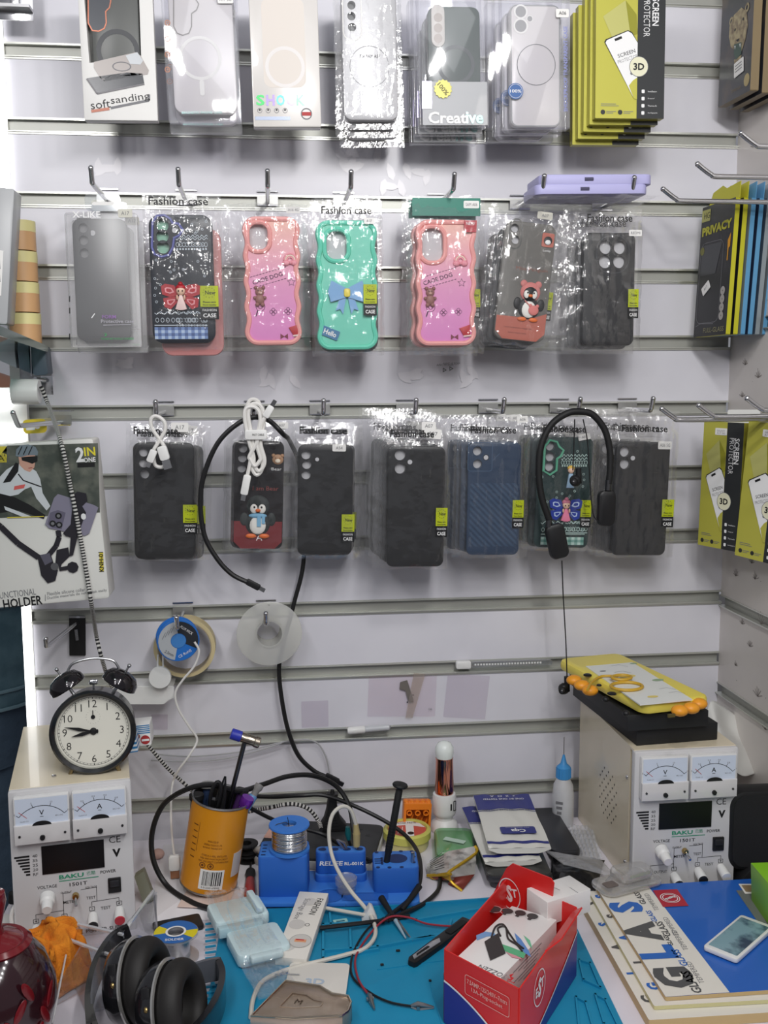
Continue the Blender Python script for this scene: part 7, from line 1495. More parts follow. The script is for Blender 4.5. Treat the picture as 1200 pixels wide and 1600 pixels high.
b = MB(M @ frame(a, hd, (0, 1, 0))); HL = hd.length; b.lathe([(.0062, HL*.34), (.0068, HL*.36), (.0068, HL*.8), (.0078, HL*.82), (.0078, HL*.97), (.0066, HL)], mat('hammer_steel', (176, 166, 152), .25, 1), 22, axis='x'); b.build('head', t)
b = MB(M @ frame(a, hd, (0, 1, 0))); b.lathe([(.0066, 0), (.0074, .001), (.0074, HL*.34), (.0062, HL*.36)], mat('cap_royal', (46, 56, 168), .4), 22, axis='x'); b.build('blue_cap', t)
t, L = tool((-.004, -.012, .05), (352, 1213, 0), 'tweezers', 'pointed black tweezers upright in the can', 'tweezers')
for s in (-1, 1):
    b = MB(); b.tube([(s*.001, 0, 0), (s*.005, 0, L*.4), (s*.004, 0, L*.75), (s*.0006, 0, L)], [.003, .004, .003, .0008], BPLAS, 8); b.build('arm', t)
for (bs, tp_, nm, lb, m, r_, r2) in (((-.025, -.004, .07), (307, 1240, 0), 'screwdriver', 'screwdriver with flat black cap at the left of the can', BPLAS, .009, .0098),
      ((-.012, .012, .07), (325, 1222, .01), 'screwdriver', 'screwdriver with round grey cap at the back of the can', mat('handle_blue_grey', (58, 76, 112), .4), .0075, .0098),
      ((.018, .012, .07), (380, 1232, .01), 'screwdriver', 'screwdriver with wide black cap at the right of the can', mat('handle_purple_dark', (70, 40, 92), .4), .0065, .0088)):
    t, L = tool(bs, tp_, nm, lb, 'screwdriver'); b = MB(); b.lathe([(.003, 0), (r_*.8, .004), (r_, .02), (r_*.9, L-.010), (r_, L-.006)], m, 18); b.build('handle', t)
    cm = mat('cap_grey', (142, 142, 140), .4) if '1222' in str(tp_) else RUBB
    b = MB(); b.lathe([(0, L-.007), (r2, L-.007), (r2, L-.001), (r2*.9, L), (0, L)], cm, 20); b.build('cap', t)
t, L = tool((.016, -.010, .07), (388, 1246, -.004), 'screwdriver', 'shiny violet screwdriver at the right front of the can', 'screwdriver'); VIO = mat('violet_anodised', (122, 50, 172), .22, .6)
b = MB(); b.lathe([(.003, 0), (.0052, .004), (.0052, L-.022), (.0062, L-.020), (.0062, L-.016), (.005, L-.014)], VIO, 18); b.build('handle', t)
b = MB(); b.lathe([(.004, L-.014), (.0085, L-.012), (.0092, L-.004), (.0085, L), (0, L)], VIO, 20); b.build('cap', t)
t, L = tool((.016, .004, .06), (405, 1228, .02), 'marker_pen', 'blue marker with grey end leaning out of the can', 'marker')
b = MB(); b.lathe([(.005, 0), (.0062, .004), (.0062, L-.016), (.005, L-.014)], mat('pen_sky', (96, 140, 190), .35), 16); b.build('barrel', t)
b = MB(); b.lathe([(.0045, L-.016), (.0048, L-.006), (.0062, L-.004), (.0062, L+.002), (0, L+.003)], mat('pen_end_grey', (140, 138, 136), .35), 16); b.build('end', t)
t, L = tool((-.012, -.016, .05), (340, 1226, 0), 'scissors', 'dark scissors with a ring handle upright in the can', 'scissors')
b = MB(); b.tube([(0, 0, 0), (0, 0, L-.02)], [.006, .005], DSTEEL, 8); b.build('blades', t)
b = MB(); b.tube([(.006*cos(a), 0, L-.016+.020*sin(a)) for a in [2*pi*k/24 for k in range(24)]], .0026, BPLAS, 8, closed=True); b.build('ring_handle', t)
# spools and screwdriver behind the can
for (px, py, r_, h_, lb) in ((388, 1338, .0165, .012, 'black plastic spool on the bench right of the can, lower one'), (385, 1322, .0165, .024, 'black plastic spool stacked on the lower one right of the can')):
    c = D(388, 1345, 0); z0 = 0 if h_ < .02 else .0135; b = MB(Matrix.Translation(c+Vector((0 if not z0 else -.002, .002 if z0 else 0, z0+.0005)))); b.lathe([(r_*.45, 0), (r_, 0), (r_, .002), (r_*.5, .003), (r_*.5, .009), (r_, .010), (r_, .012), (r_*.45, .012), (r_*.45, 0)], RUBB, 28); solo(b, 'black_spool', lb, 'spool', None, 'black spools beside the can')
a, c_ = D(392, 1350, .004), D(388, 1408, .009); t = thing('screwdriver', 'red and black screwdriver lying between the can and the tool holder', 'screwdriver', frame(a, Vector((1, 0, 0)), c_-a)); L = (c_-a).length
b = MB(); b.tube([(0, 0, -.006), (0, 0, L*.22)], .0015, STEEL, 8); b.build('blade', t)
b = MB(); b.lathe([(.003, L*.2), (.0065, L*.23), (.0068, L*.30), (.0052, L*.36), (.0068, L*.6), (.0075, L*.95), (.006, L), (0, L)], mat('grip_red', (158, 46, 46), .4), 18); b.build('handle', t)
b = MB(); b.lathe([(.0068, L*.23), (.0072, L*.29), (.0056, L*.36), (.0062, L*.46)], RUBB, 18, cap=False); b.build('grip_sleeve', t)
a, c_ = D(405, 1328, .02), D(432, 1335, .02); b = MB(); b.tube(spline([a+Vector((-.004, .006, -.004)), a, (a+c_)/2+Vector((0, -.004, -.002)), c_], 5), .005, mat('hook_grey', (190, 188, 184), .4), 10); solo(b, 'plastic_elbow', 'pale grey plastic elbow between the black spools and the solder spool', 'fitting')
ff, b = slab(((404, 1318), (428, 1285), (458, 1270), (440, 1300)), .03, .0008, mat('card_peach', (226, 178, 160), .5)); solo(b, 'paper_slip', 'peach coloured paper slip behind the can, under the braided cord', 'paper', ff.M)
ff, b = slab(((270, 1388), (345, 1392), (375, 1420), (300, 1418)), .0045, .0008, mat('card_blush', (226, 204, 194), .5)); solo(b, 'paper_slip', 'blush paper slip at the foot of the orange can', 'paper', ff.M)
# ---------------------------------------------------------------- bench cables
def cable(pts, r, m, label, plug=None, name='cable', cat='cable'):
    b = MB(); b.tube(spline(pts, 8), r, m, 8); return solo(b, name, label, cat)
d_ = lambda *p: [D(a, c, z) for a, c, z in p]
yc = D(326, 1386, 0).y
cable(d_((330, 1420, .006), (300, 1410, .006))+[D(262, 1385, .006)]+[P(240, 1345, yc+.01), P(238, 1300, yc+.02), P(255, 1258, yc+.02), P(290, 1234, yc-.005), P(330, 1226, yc-.01), P(372, 1236, yc+.005), P(410, 1226, yc+.05), P(450, 1213, yc+.08), P(490, 1212, yc+.10), P(525, 1228, yc+.11), P(545, 1258, yc+.10), P(552, 1295, yc+.08)]+d_((556, 1325, .018)), .0036, CB, 'thick black cable looping round the orange can and over to the adapter')
cable([P(395, 1244, yc+.04), P(430, 1245, yc+.08), P(470, 1243, yc+.1), P(508, 1243, yc+.1), P(560, 1262, yc+.1), P(610, 1288, yc+.08), P(640, 1312, yc+.05), P(655, 1340, yc+.0)]+d_((656, 1378, .02), (640, 1405, .012), (612, 1428, .012), (598, 1440, .012)), .003, CB, 'black cable running from the can over the yellow tub down to the mat')
cable([P(390, 1262, yc+.03), P(430, 1282, yc+.05), P(470, 1294, yc+.06), P(505, 1304, yc+.05)]+d_((540, 1325, .019), (580, 1345, .018)), .0028, CB, 'black cable crossing the charcoal slab from can to holder')
t = thing('test_lead', 'black test lead with thick black probe grips lying on the mat', 'cable', Matrix.Translation(D(610, 1440, .008))); I = t.matrix_basis.inverted()
b = MB(I); b.tube(spline(d_((688, 1372, .008), (684, 1392, .006), (662, 1412, .007), (632, 1426, .012), (606, 1438, .012)), 6), .003, CB, 8); b.tube(spline(d_((500, 1450, .012), (560, 1443, .014), (600, 1438, .012), (640, 1431, .012)), 5), .0028, CB, 8); b.build('cord', t)
for q in (((596, 1403, .018), (614, 1432, .012)), ((655, 1385, .022), (628, 1422, .012))):
    b = MB(I); b.tube(d_(*q), [.0045, .003], RUBB, 10); b.build('probe_grip', t)
b = MB(I); b.tube(d_((618, 1438, .012), (634, 1466, .007)), [.0028, .001], mat('probe_clear', (150, 176, 190), .2), 8); b.tube(d_((622, 1440, .012), (645, 1470, .007)), [.002, .0006], STEEL, 8); b.build('probe_tip', t)
CWG = mat('cable_ivory', (206, 202, 192), .45); MSL = M2 @ Vector((w2*.38, .015, h2_+.03))
t = thing('soldering_cable', 'ivory cable arching out of the holder across the mat, to the bronze tin', 'cable', Matrix.Translation(MSL)); I = t.matrix_basis.inverted()
yk = MSL.y
b = MB(I); b.tube(spline([P(556, 1288, yk), P(548, 1266, yk-.002), P(535, 1260, yk-.004), P(520, 1272, yk-.008), P(514, 1298, yk-.015), P(517, 1330, yk-.025), P(528, 1360, yk-.045)]+d_((548, 1392, .03), (570, 1418, .016), (583, 1438, .012), (586, 1462, .010), (570, 1482, .009), (540, 1492, .009), (500, 1502, .009), (455, 1513, .009), (412, 1532, .009), (396, 1560, .008), (392, 1590, .008)), 8), .0026, CWG, 8); b.build('cord', t)
b = MB(I); b.tube([P(556, 1288, yk), P(557, 1302, yk)], [.0035, .0048], mat('probe_amber', (176, 160, 112), .3), 10); b.tube([P(557, 1302, yk), P(557, 1322, yk)], [.0052, .0046], MATS['probe_amber'], 12); b.tube([P(557, 1322, yk), P(558, 1340, yk)], .0016, STEEL, 8); b.build('handle', t)
t = thing('stylus_rod', 'white rod lying across the mat below the holder, white block at its end', 'rod', Matrix.Translation(D(520, 1425, .008))); I = t.matrix_basis.inverted()
b = MB(I); b.tube(d_((470, 1412, .014), (572, 1430, .012)), .0024, CWG, 8); b.build('rod', t)
c = D(577, 1434, .006); b = MB(I @ Matrix.Translation(c)); b.plate([(-.010, 0), (.010, 0), (.004, .016), (0, .018)], -.008, .006, WPLAS, ch=.001); b.build('block', t)
REDW = mat('wire_red', (150, 44, 56), .4)
for m, pts, lb, cl in ((REDW, ((760, 1440, .012), (720, 1447, .01), (670, 1444, .01), (640, 1434, .014), (612, 1432, .016), (590, 1446, .012), (566, 1476, .01), (555, 1500, .009), (560, 1530, .009), (574, 1552, .009)), 'red wire with a small crocodile clip on the mat', ((575, 1553, .009), (585, 1577, .007))),
                       (CB, ((600, 1434, .010), (578, 1448, .009), (560, 1472, .008), (549, 1500, .008), (552, 1528, .008), (580, 1552, .008), (610, 1566, .008), (642, 1572, .008)), 'black wire with a small crocodile clip on the mat', ((642, 1572, .008), (678, 1574, .007)))):
    t = thing('clip_lead', lb, 'wire', Matrix.Translation(D(*pts[-1]))); I = t.matrix_basis.inverted(); b = MB(I); b.tube(spline(d_(*pts), 8), .0013, m, 7); b.build('wire', t)
    a, c_ = D(*cl[0]), D(*cl[1]); M = I @ frame(a, c_-a, (0, 0, 1)); L = (c_-a).length; b = MB(M)
    for s in (-1, 1): b.tube([(0, 0, s*.0008), (L*.3, 0, s*.0032), (L*.6, 0, s*.002), (L, 0, s*.0004)], [.0012, .0028, .0022, .001], STEEL, 8)
    b.tube([(L*.32, -.004, 0), (L*.32, .004, 0)], .0022, STEEL, 8); b.build('crocodile_clip', t)
# utility knife
a, c_ = D(640, 1506, .008), D(732, 1440, .008); M = frame((a+c_)/2, c_-a, (0, 0, 1)); t = thing('utility_knife', 'black utility knife with pale metal channel on the mat by the red carton', 'knife', M); L = (c_-a).length
Mf = Matrix.Rotation(-pi/2, 4, 'X')
b = MB(Mf); b.plate([(-L*.5, -.006), (-L*.47, -.008), (L*.2, -.008), (L*.5, -.009), (L*.5, .009), (L*.2, .008), (-L*.45, .006), (-L*.5, .002)], -.004, .003, BPLAS, ch=.001); b.build('handle', t)
b = MB(Mf); b.plate([(-L*.46, -.003), (-L*.05, -.005), (0, .001), (-L*.1, .004), (-L*.42, .003)], -.0052, -.004, mat('knife_alu', (190, 192, 196), .3, .8), ch=.0003); b.build('channel', t)
b = MB(Mf); b.plate([(-L*.40, -.001), (-L*.2, -.002), (-L*.2, .001), (-L*.38, .001)], -.006, -.0052, RUBB); b.box((L*.28, -.0045, 0), (L*.3, .002, .010), RUBB, .002); b.build('slider', t)
# tools standing in the middle block of the holder
hb = M2 @ Vector((w2*.12, .015, h2_+.03)); t = thing('tweezers', 'bent silver tweezers standing in the RL-001K block, under the ivory cable', 'tweezers', Matrix.Translation(hb)); tp_ = P(527, 1312, hb.y)-hb
for s_ in (-.0016, .0016):
    b = MB(); b.tube([(s_*.4, 0, -.003), tuple(tp_*.5+Vector((s_*2, 0, .002))), tuple(tp_+Vector((s_*.5, 0, 0)))], [.0012, .0022, .0012], STEEL, 8); b.build('arm', t)
hb = M2 @ Vector((w2*.30, .032, h2_+.03)); hb.z = ZD+.018; t = thing('probe_tool', 'dark probe with teal grip standing behind the tool holder', 'tool', Matrix.Translation(hb)); a_ = P(543, 1292, hb.y)-hb; c_ = P(545, 1312, hb.y)-hb
b = MB(); b.tube([(0, 0, 0), tuple(c_)], .0022, BPLAS, 8); b.build('shaft', t)
b = MB(); b.tube([tuple(c_), tuple((a_+c_)/2), tuple(a_)], [.003, .0048, .003], mat('grip_teal', (18, 92, 96), .4), 10); b.build('grip', t)
b = MB(Matrix.Translation(D(247, 1342, 0))); b.ball((0, 0, .0075), (.0095, .008, .0075), mat('stone_blush', (190, 156, 146), .6), 14, 8); solo(b, 'pebble', 'small blush pink round lump left of the orange can', 'pebble')
# ---------------------------------------------------------------- red and blue carton
def ZP2(px, py, h): return D(px, py, h)
b0 = D(690, 1597, .006); hz = P(696, 1483, b0.y).z-ZD
FL, FR, BR = D(696, 1483, hz), D(811, 1544, hz), D(900, 1418, hz); BL = FL+BR-FR; BH = hz-.0062; dz = Vector((0, 0, BH))
Mb = Matrix.Translation(FL-dz); iMb = Mb.inverted()
CRED = mat('carton_red', (214, 40, 38), .38, coat=.15); CBLU = mat('carton_blue', (48, 52, 140), .38); CKRAFT = mat('carton_grey_core', (186, 170, 156), .7); PPR = mat('print_pale_red', (236, 176, 166), .5)
t = thing('open_carton', 'red and blue open carton on the mat, reading EST, holding two white boxes', 'carton', Mb); T = .0016
def wall(a, c, pr=None):
    M = iMb @ frame(a-dz, c-a, (0, 0, 1)); w = (c-a).length; h = BH
    b = MB(M); b.plate([(0, 0), (w, 0), (w, h), (0, h)], -T, 0, CRED); Y = -T-.0004; n = 14
    if pr:
        cv = [(w*k/n, h*(.58-.56*(k/n)**1.1+.07*sin(pi*k/n))) for k in range(n+1)] if pr == 'front' else [(w*k/n, h*(.03+.62*(k/n)**1.5)) for k in range(n+1)]
        for (p, q) in zip(cv, cv[1:]): b.poly([(p[0], 0), (q[0], 0), q, p], Y, CBLU)
        b.line(cv, .0022, Y-.0003, INKW)
    return b.build('side_panel', t), M, w
def est(b, x, z, s, y, rot=0, m=INKW):
    Z = b.M; b.M = Z @ Matrix.Translation((x, 0, z)) @ Matrix.Rotation(rot, 4, 'Y'); b.ring(circ(s, 32, 0, 0, rz=s*1.15), circ(s*.93, 32, 0, 0, rz=s*1.07), y, m); b.text('E', -s*.48, -s*.1, s*.62, y, m, bold=.03); b.text('S', 0, s*.02, s*1.25, y-.0001, m, w=s*.5, bold=.05); b.text('T', s*.48, s*.1, s*.62, y, m, bold=.03); b.M = Z
F, MF, W = wall(FL, FR, 'front')
b = MB(MF); Y = -T-.0008; o = rrect(W*.60, BH*.27, .003, 3, W*.60, BH*.70); b.ring(o, offs(o, -.0007), Y, PPR); b.text('7.5AMP-125/240V~7mtrs', W*.60, BH*.75, .005, Y, PPR, w=W*.54, bold=.01); b.text('13A-Plug-socket', W*.60, BH*.66, .0055, Y, PPR, w=W*.42, bold=.01); b.build('front_print', F)
RS, MR_, Lb = wall(FR, BR, 'side')
b = MB(MR_); est(b, Lb*.30, BH*.66, .017, -T-.0008); b.build('side_logo', RS)
wall(BR, BL); wall(BL, FL, 'side')
b = MB(); pz = [iMb @ (p-dz) for p in (FL, FR, BR, BL)]; b.add([tuple(p+Vector((0, 0, .002))) for p in pz]+[tuple(p) for p in pz], [(0, 1, 2, 3), (7, 6, 5, 4), (0, 4, 5, 1), (1, 5, 6, 2), (2, 6, 7, 3), (3, 7, 4, 0)], CKRAFT); b.build('bottom', t)
nb = Vector(((BR-BL).y, -(BR-BL).x, 0)).normalized(); nb = nb if nb.y < 0 else -nb; pb0 = BL+nb*.004
def PL(px, py):
    w = ray(px, py); return CAM+w*((pb0-CAM).dot(nb)/w.dot(nb))
f = Fr(PL(762, 1352), PL(868, 1372), PL(862, 1446), PL(766, 1436)); f.M = frame(f.o, BR-BL, (0, 0, 1)); f.I = f.M.inverted(); b = MB(iMb @ f.M)
o = f.ls((768, 1442), (858, 1450), (866, 1380), (861, 1372), (801, 1349), (792, 1356), (772, 1394)); b.plate(o, -.0008, .0008, CRED); fp = b.build('back_flap', t)
b = MB(iMb @ f.M); x, z = f.l(797, 1396); est(b, x, z, .0165, -.0013, R(-12)); b.build('flap_logo', fp)
b = MB(iMb @ frame(FR.lerp(BR, .42), BR-FR, (0, 0, 1)) @ Matrix.Rotation(R(48), 4, 'X')); b.plate([(0, 0), (Lb*.52, 0), (Lb*.49, .016), (.01, .019)], -.001, .0006, CRED); b.build('side_flap', t)
# white boxes standing inside
zt = hz-.016; q4 = [D(a, c, zt) for a, c in ((772, 1411), (848, 1426), (809, 1543), (736, 1506))]; f = Fr(*q4); Mz = f.M
WB = mat('box_gloss_white', (230, 228, 226), .3, coat=.2); t = thing('adapter_box', 'white adapter box with plug pictures inside the red carton', 'box', Mz)
w, l = f.w, f.h; b = MB(); b.plate(rrect(w*.97, l, .0008, 1), 0, zt-.010, WB, ch=.0003); b.build('carton', t)
b = MB(); Y = -.0004; L = f.l; PD_ = mat('plug_dark', (60, 58, 58), .4); PHL = mat('plug_halo', (200, 198, 196), .5)
for k, (a, c) in enumerate(((774, 1421), (793, 1424), (813, 1427), (832, 1432))):
    x, z = L(a, c); b.poly(circ(.0066, 16, x, z, rz=.006), Y, PD_); b.ring(circ(.008, 16, x, z-.001), circ(.0074, 16, x, z-.001), Y-.0002, PHL); b.box((x, Y-.0002, z-.007), (.004, .0004, .005), PD_)
for k, (cc_, pts) in enumerate((((120, 160, 206), ((744, 1462), (758, 1456), (772, 1458), (775, 1462), (760, 1464), (745, 1470))), ((96, 176, 130), ((785, 1476), (800, 1481), (822, 1490), (818, 1498), (796, 1490), (784, 1484))), ((96, 140, 200), ((804, 1458), (814, 1468), (826, 1486), (830, 1496), (820, 1490), (808, 1474))), ((110, 190, 150), ((818, 1462), (828, 1470), (832, 1484), (826, 1476))), ((214, 150, 160), ((790, 1488), (806, 1494), (818, 1500), (800, 1497))))): b.poly(L and f.ls(*pts), Y-.0001*k, mat('swoosh_%d' % k, cc_, .4))
b.plate(f.ls((757, 1473), (778, 1460), (790, 1491), (766, 1502))[::-1], Y-.0012, Y-.0006, mat('adapter_print', (56, 52, 52), .4)); b.build('top_print', t)
b = MB()
for q in (((768, 1466), (774, 1450), (786, 1446), (796, 1460), (806, 1474), (818, 1484)), ((782, 1464), (778, 1452), (790, 1450), (794, 1468), (808, 1478), (816, 1488))): b.tube(spline([(L(*p)[0], -.0012, L(*p)[1]) for p in q], 5), .0011, MATS['adapter_print'], 6)
b.build('printed_cable', t)
b = MB(); rt_ = atan2(L(800, 1530)[1]-L(755, 1512)[1], L(800, 1530)[0]-L(755, 1512)[0]); b.text('TOZZEN', *L(770, 1519), .0075, Y-.0003, GREYINK, w=.034, rot=pi+rt_); b.poly(f.ls((792, 1530), (798, 1531), (796, 1524), (803, 1522), (799, 1527), (803, 1529), (798, 1534)), Y-.0003, mat('logo_red', (196, 44, 48), .5)); b.line(f.ls((792, 1533), (804, 1537)), .0012, Y-.0003, MATS['logo_red']); b.build('lettering', t)
b = MB(); b.M = Matrix.Translation((w*.486, 0, 0)) @ Matrix.Rotation(pi/2, 4, 'Z')
for k in range(6): b.line([(.008+.004*k, l*.2-.004*k), (.008+.004*k, -l*.3+.012*(k % 3))], .0009, -.0004, GREYINK)
b.build('side_print', t)
zt = hz+.004; q4 = [D(a, c, zt) for a, c in ((866, 1352), (899, 1374), (880, 1427), (847, 1405))]; f = Fr(*q4); t = thing('plain_box', 'plain white tall box standing at the back of the red carton', 'box', f.M)
b = MB(); b.plate(rrect(f.w, f.h, .0006, 1), 0, .028, WB, ch=.0003); b.build('carton', t)
b = MB(); b.line([(-f.w*.5, -f.h*.12), (f.w*.1, -f.h*.02)], .0006, -.0003, GREYINK); b.line([(f.w*.1, f.h*.2), (f.w*.5, f.h*.2)], .0006, -.0003, GREYINK); b.build('closing_flap', t)
# ---------------------------------------------------------------- tempered glass folders at right
TAN = mat('folder_tan', (196, 170, 122), .5); IVO = mat('folder_ivory', (226, 222, 212), .4); FBL = mat('folder_blue', (38, 98, 186), .3, coat=.2); LB = mat('letter_blue', (46, 104, 186), .4); LG = mat('letter_grey', (84, 84, 84), .4)
def folder(bl, br, tl, z, h, label, m, front, k):
    a, c, e = D(*bl, z), D(*br, z), D(*tl, z); xd = (c-a).normalized(); wv = .27; zd = (e-a); zd = zd-xd*zd.dot(xd); ff = Fr(a+zd, a+xd*wv+zd, a+xd*wv, a); 
    t = thing('glass_folder', label, 'folder', ff.M, 'tempered glass folders'); b = MB(); b.plate(rrect(ff.w, ff.h, .002, 3), 0, h, m, front=front); b.build('folder', t); return t, ff
t, ff = folder((1014, 1594), (1200, 1582), (924, 1402), .0115, .0110, 'bottom tan tempered glass folder of the stack at lower right', TAN, IVO, 0)
t2, ff2 = folder((1022, 1572), (1200, 1562), (932, 1392), .0165, .0045, 'middle pale tempered glass folder of the stack', mat('folder_yellow', (206, 200, 150), .45), IVO, 1)
t3, f = folder((1040, 1558), (1200, 1547), (948, 1386), .0215, .0045, 'top blue and white tempered glass folder with GLASS lettering', TAN, FBL, 2)
w, h = f.w, f.h; L = f.l; I_ = -.0004
b = MB(); b.poly([(-w/2, -h/2), L(1140, 1551), L(1012, 1384), (-w/2, h/2)], I_, IVO); rot = atan2(L(955, 1400)[1]-L(1045, 1550)[1], L(955, 1400)[0]-L(1045, 1550)[0])
for ch_, (a, c), m, hh in (('G', (1054, 1528), LG, .044), ('L', (1026, 1488), LB, .044), ('A', (1002, 1456), LG, .042), ('S', (978, 1418), LB, .042)): b.text(ch_, *L(a, c), hh, I_-.0004, m, rot=rot, bold=.06)
for k, (a, c, s_, hh) in enumerate(((1080, 1535, 'GLASS', .011), (1062, 1497, 'GLASS', .009), (1044, 1470, 'GLASS', .006), (1036, 1452, 'GLASS', .009), (1018, 1432, 'GLASS', .007), (1000, 1404, 'GLASS', .008))): b.text(s_, *L(a, c), hh, I_-.0004, LB if k % 3 == 1 else LG, rot=rot, bold=.02)
for (a, c) in ((1086, 1520), (1062, 1470), (1048, 1448), (1018, 1410)): b.text('TEMPERED', *L(a, c), .006, I_-.0004, GREYINK, rot=rot, bold=-.01)
b.poly([L(1020, 1392), L(1058, 1390), L(1076, 1416), L(1036, 1418)], I_-.0003, mat('seal_red', (178, 40, 56), .4)); x, z = L(1047, 1404); b.ring(circ(.0125, 24, x, z), circ(.0115, 24, x, z), I_-.0006, INKW); b.ring(circ(.0098, 24, x, z), circ(.0088, 24, x, z), I_-.0006, INKW); b.text('quality', x, z, .006, I_-.0008, INKW, w=.017, rot=R(20), bold=.03)
b.poly([L(1150, 1392), L(1200, 1390), L(1230, 1480), L(1190, 1450)], I_-.0002, mat('print_olive_grey', (112, 116, 112), .4)); b.build('cover_print', t3)
for tt, fq, k in ((t, ff, 0), (t2, ff2, 1)):
    b = MB(); hh = .03
    for j, ch_ in enumerate('GLASS'): b.text(ch_, -fq.w/2+.012, -fq.h*.36+j*fq.h*.2, hh*.5, -.0004, (LG, LB)[(j+k) % 2], rot=pi/2, bold=.05)
    b.build('cover_print', tt)
f2 = rect_px(((1124, 1478), (1150, 1425), (1208, 1452), (1136, 1510)), .027); q4 = [D(a, c, .0285) for a, c in ((1108, 1468), (1163, 1426), (1205, 1450), (1142, 1510))]; ff = Fr(*q4)
t = thing('phone', 'white-rimmed phone showing a misty picture, on the blue folder', 'phone', ff.M); b = MB(); b.plate(rrect(ff.w, ff.h, .004, 4), 0, .0055, WPLAS, ch=.001); b.build('frame', t)
b = MB(); b.plate(rrect(ff.w*.86, ff.h*.84, .001, 2), -.0004, .001, mat('screen_mist', (128, 162, 172), .2, coat=.4, var=(26, (44, 66, 88), .48, .62))); b.build('screen', t)
ff, b = slab(((1152, 1381), (1186, 1381), (1190, 1396), (1166, 1396)), .0225, .0005, IVO); b.poly(rrect(ff.w*.8, ff.h*.7, .0005, 1), -.0003, mat('card_sepia', (150, 128, 96), .5)); solo(b, 'picture_card', 'small sepia picture card at the back of the blue folder', 'card', ff.M)
# clear blister
q4 = [D(a, c, .030) for a, c in ((935, 1372), (1012, 1352), (1030, 1376), (938, 1400))]; ff = Fr(*q4); t = thing('blister_pack', 'clear moulded blister tray lying on the folders', 'blister pack', ff.M)
BLI = film_mat('blister_clear', (240, 238, 234), base=.10, edge=.6, rough=.12, milk=.2); b = MB(); b.plate(rrect(ff.w*1.05, ff.h*1.15, .014, 6), 0, .006, BLI, ch=.002); b.build('tray', t)
b = MB(); b.plate(rrect(ff.w*.62, ff.h*.9, .012, 6, ff.w*.12, .004), -.014, 0, BLI, ch=.006); b.build('dome', t)
b = MB(); b.tube(spline([(-.03, -.002, .005), (-.01, -.006, .012), (.012, -.012, .012), (.03, -.006, .002), (.02, -.004, -.01)], 6), .0016, CLEAR, 6); b.plate(rrect(.018, .014, .002, 2, -ff.w*.32, -.002), -.0012, -.0002, mat('tray_grey', (110, 100, 96), .4)); b.build('insert', t)
q4 = [D(a, c, .05) for a, c in ((1173, 1354), (1205, 1348), (1210, 1372), (1178, 1388))]
f = Fr(D(1174, 1353, .075), D(1215, 1385, .075), D(1215, 1470, .022), D(1172, 1410, .022)); LIME = mat('box_lime', (134, 196, 40), .4); Fp = qv((1174, 1353), (1216, 1394), (1216, 1468), (1173, 1405), (D(1173, 1405, .022).y, D(1216, 1468, .022).y))
t = thing('green_box', 'lime green box cut by the right edge of the frame', 'box', Fp.M); b = MB(); b.plate(rrect(Fp.w, Fp.h, .001, 1), 0, .06, LIME, ch=.0005); b.build('carton', t)
b = MB(); b.box((-.01, .03, Fp.h/2+.0006), (.03, .012, .0008), INKW); b.build('lid_label', t)
# black padded device by the right wall
yb = D(1160, 1390, 0).y+.02; f = qv((1124, 1236), (1230, 1228), (1226, 1352), (1140, 1352), yb); KD = mat('device_black', (22, 22, 24), .5)
t = thing('speaker_unit', 'black rounded panel device on a stand beside the right supply', 'device', f.M); o = rrect(f.w, f.h*1.02, .022, 8); o = [(x*(1-.10*max(0, -z/f.h)), z) for x, z in o]
b = MB(); b.plate(o, -.012, .018, KD, ch=.005); b.build('panel', t)
b = MB(); b.plate(offs(o, -.006), -.0128, -.010, mat('device_mesh', (27, 27, 29), .7, bump=(900, .3, .0004))); b.build('front_mesh', t)
b = MB(); zb = f.I @ Vector((0, 0, ZD+.0012)); z0 = (f.I @ (f.o-Vector((0, 0, f.o.z-ZD-.0012)))).z; b.plate([(-f.w*.30, z0), (f.w*.5, z0), (f.w*.5, -f.h*.42), (-f.w*.12, -f.h*.42), (-f.w*.26, -f.h*.56)], -.02, .02, RUBB, ch=.002); b.build('stand', t)
b = MB(); b.tube([(-f.w*.36, -.022, -f.h*.70), (f.w*.1, -.024, -f.h*.58), (f.w*.5, -.024, -f.h*.56)], .004, mat('device_grey', (58, 58, 62), .35), 8); b.build('arm', t)
# ---------------------------------------------------------------- left front of the bench
# light blue phone stand in a bag
BLP = mat('stand_ice_blue', (206, 228, 232), .4); q4 = [D(a, c, .018) for a, c in ((330, 1415), (420, 1400), (452, 1490), (345, 1520))]; ff = Fr(*q4)
t = thing('phone_stand', 'pale blue plastic phone stand sealed in a clear bag on the mat', 'phone stand', ff.M); w, h = ff.w, ff.h
b = MB(); b.plate(rrect(w*.86, h*.36, .006, 4, -w*.02, h*.26), -.010, .006, BLP, ch=.003); b.build('clamp', t)
b = MB(); b.plate(rrect(w*.82, h*.42, .008, 4, w*.06, -h*.2), -.004, .012, BLP, ch=.003); b.build('base', t)
b = MB(); b.box((w*.26, -.014, h*.26), (.009, .008, h*.34), BLP, .003); b.box((-w*.1, -.003, h*.02), (w*.7, .012, .01), mat('stand_shade_blue', (176, 204, 212), .4), .002); b.box((w*.05, -.002, -h*.46), (w*.5, .008, .010), BLP, .003); b.build('support_arm', t)
bag(ff, t, (318, 1396), (468, 1545), .016, 61, None, amp=.8)
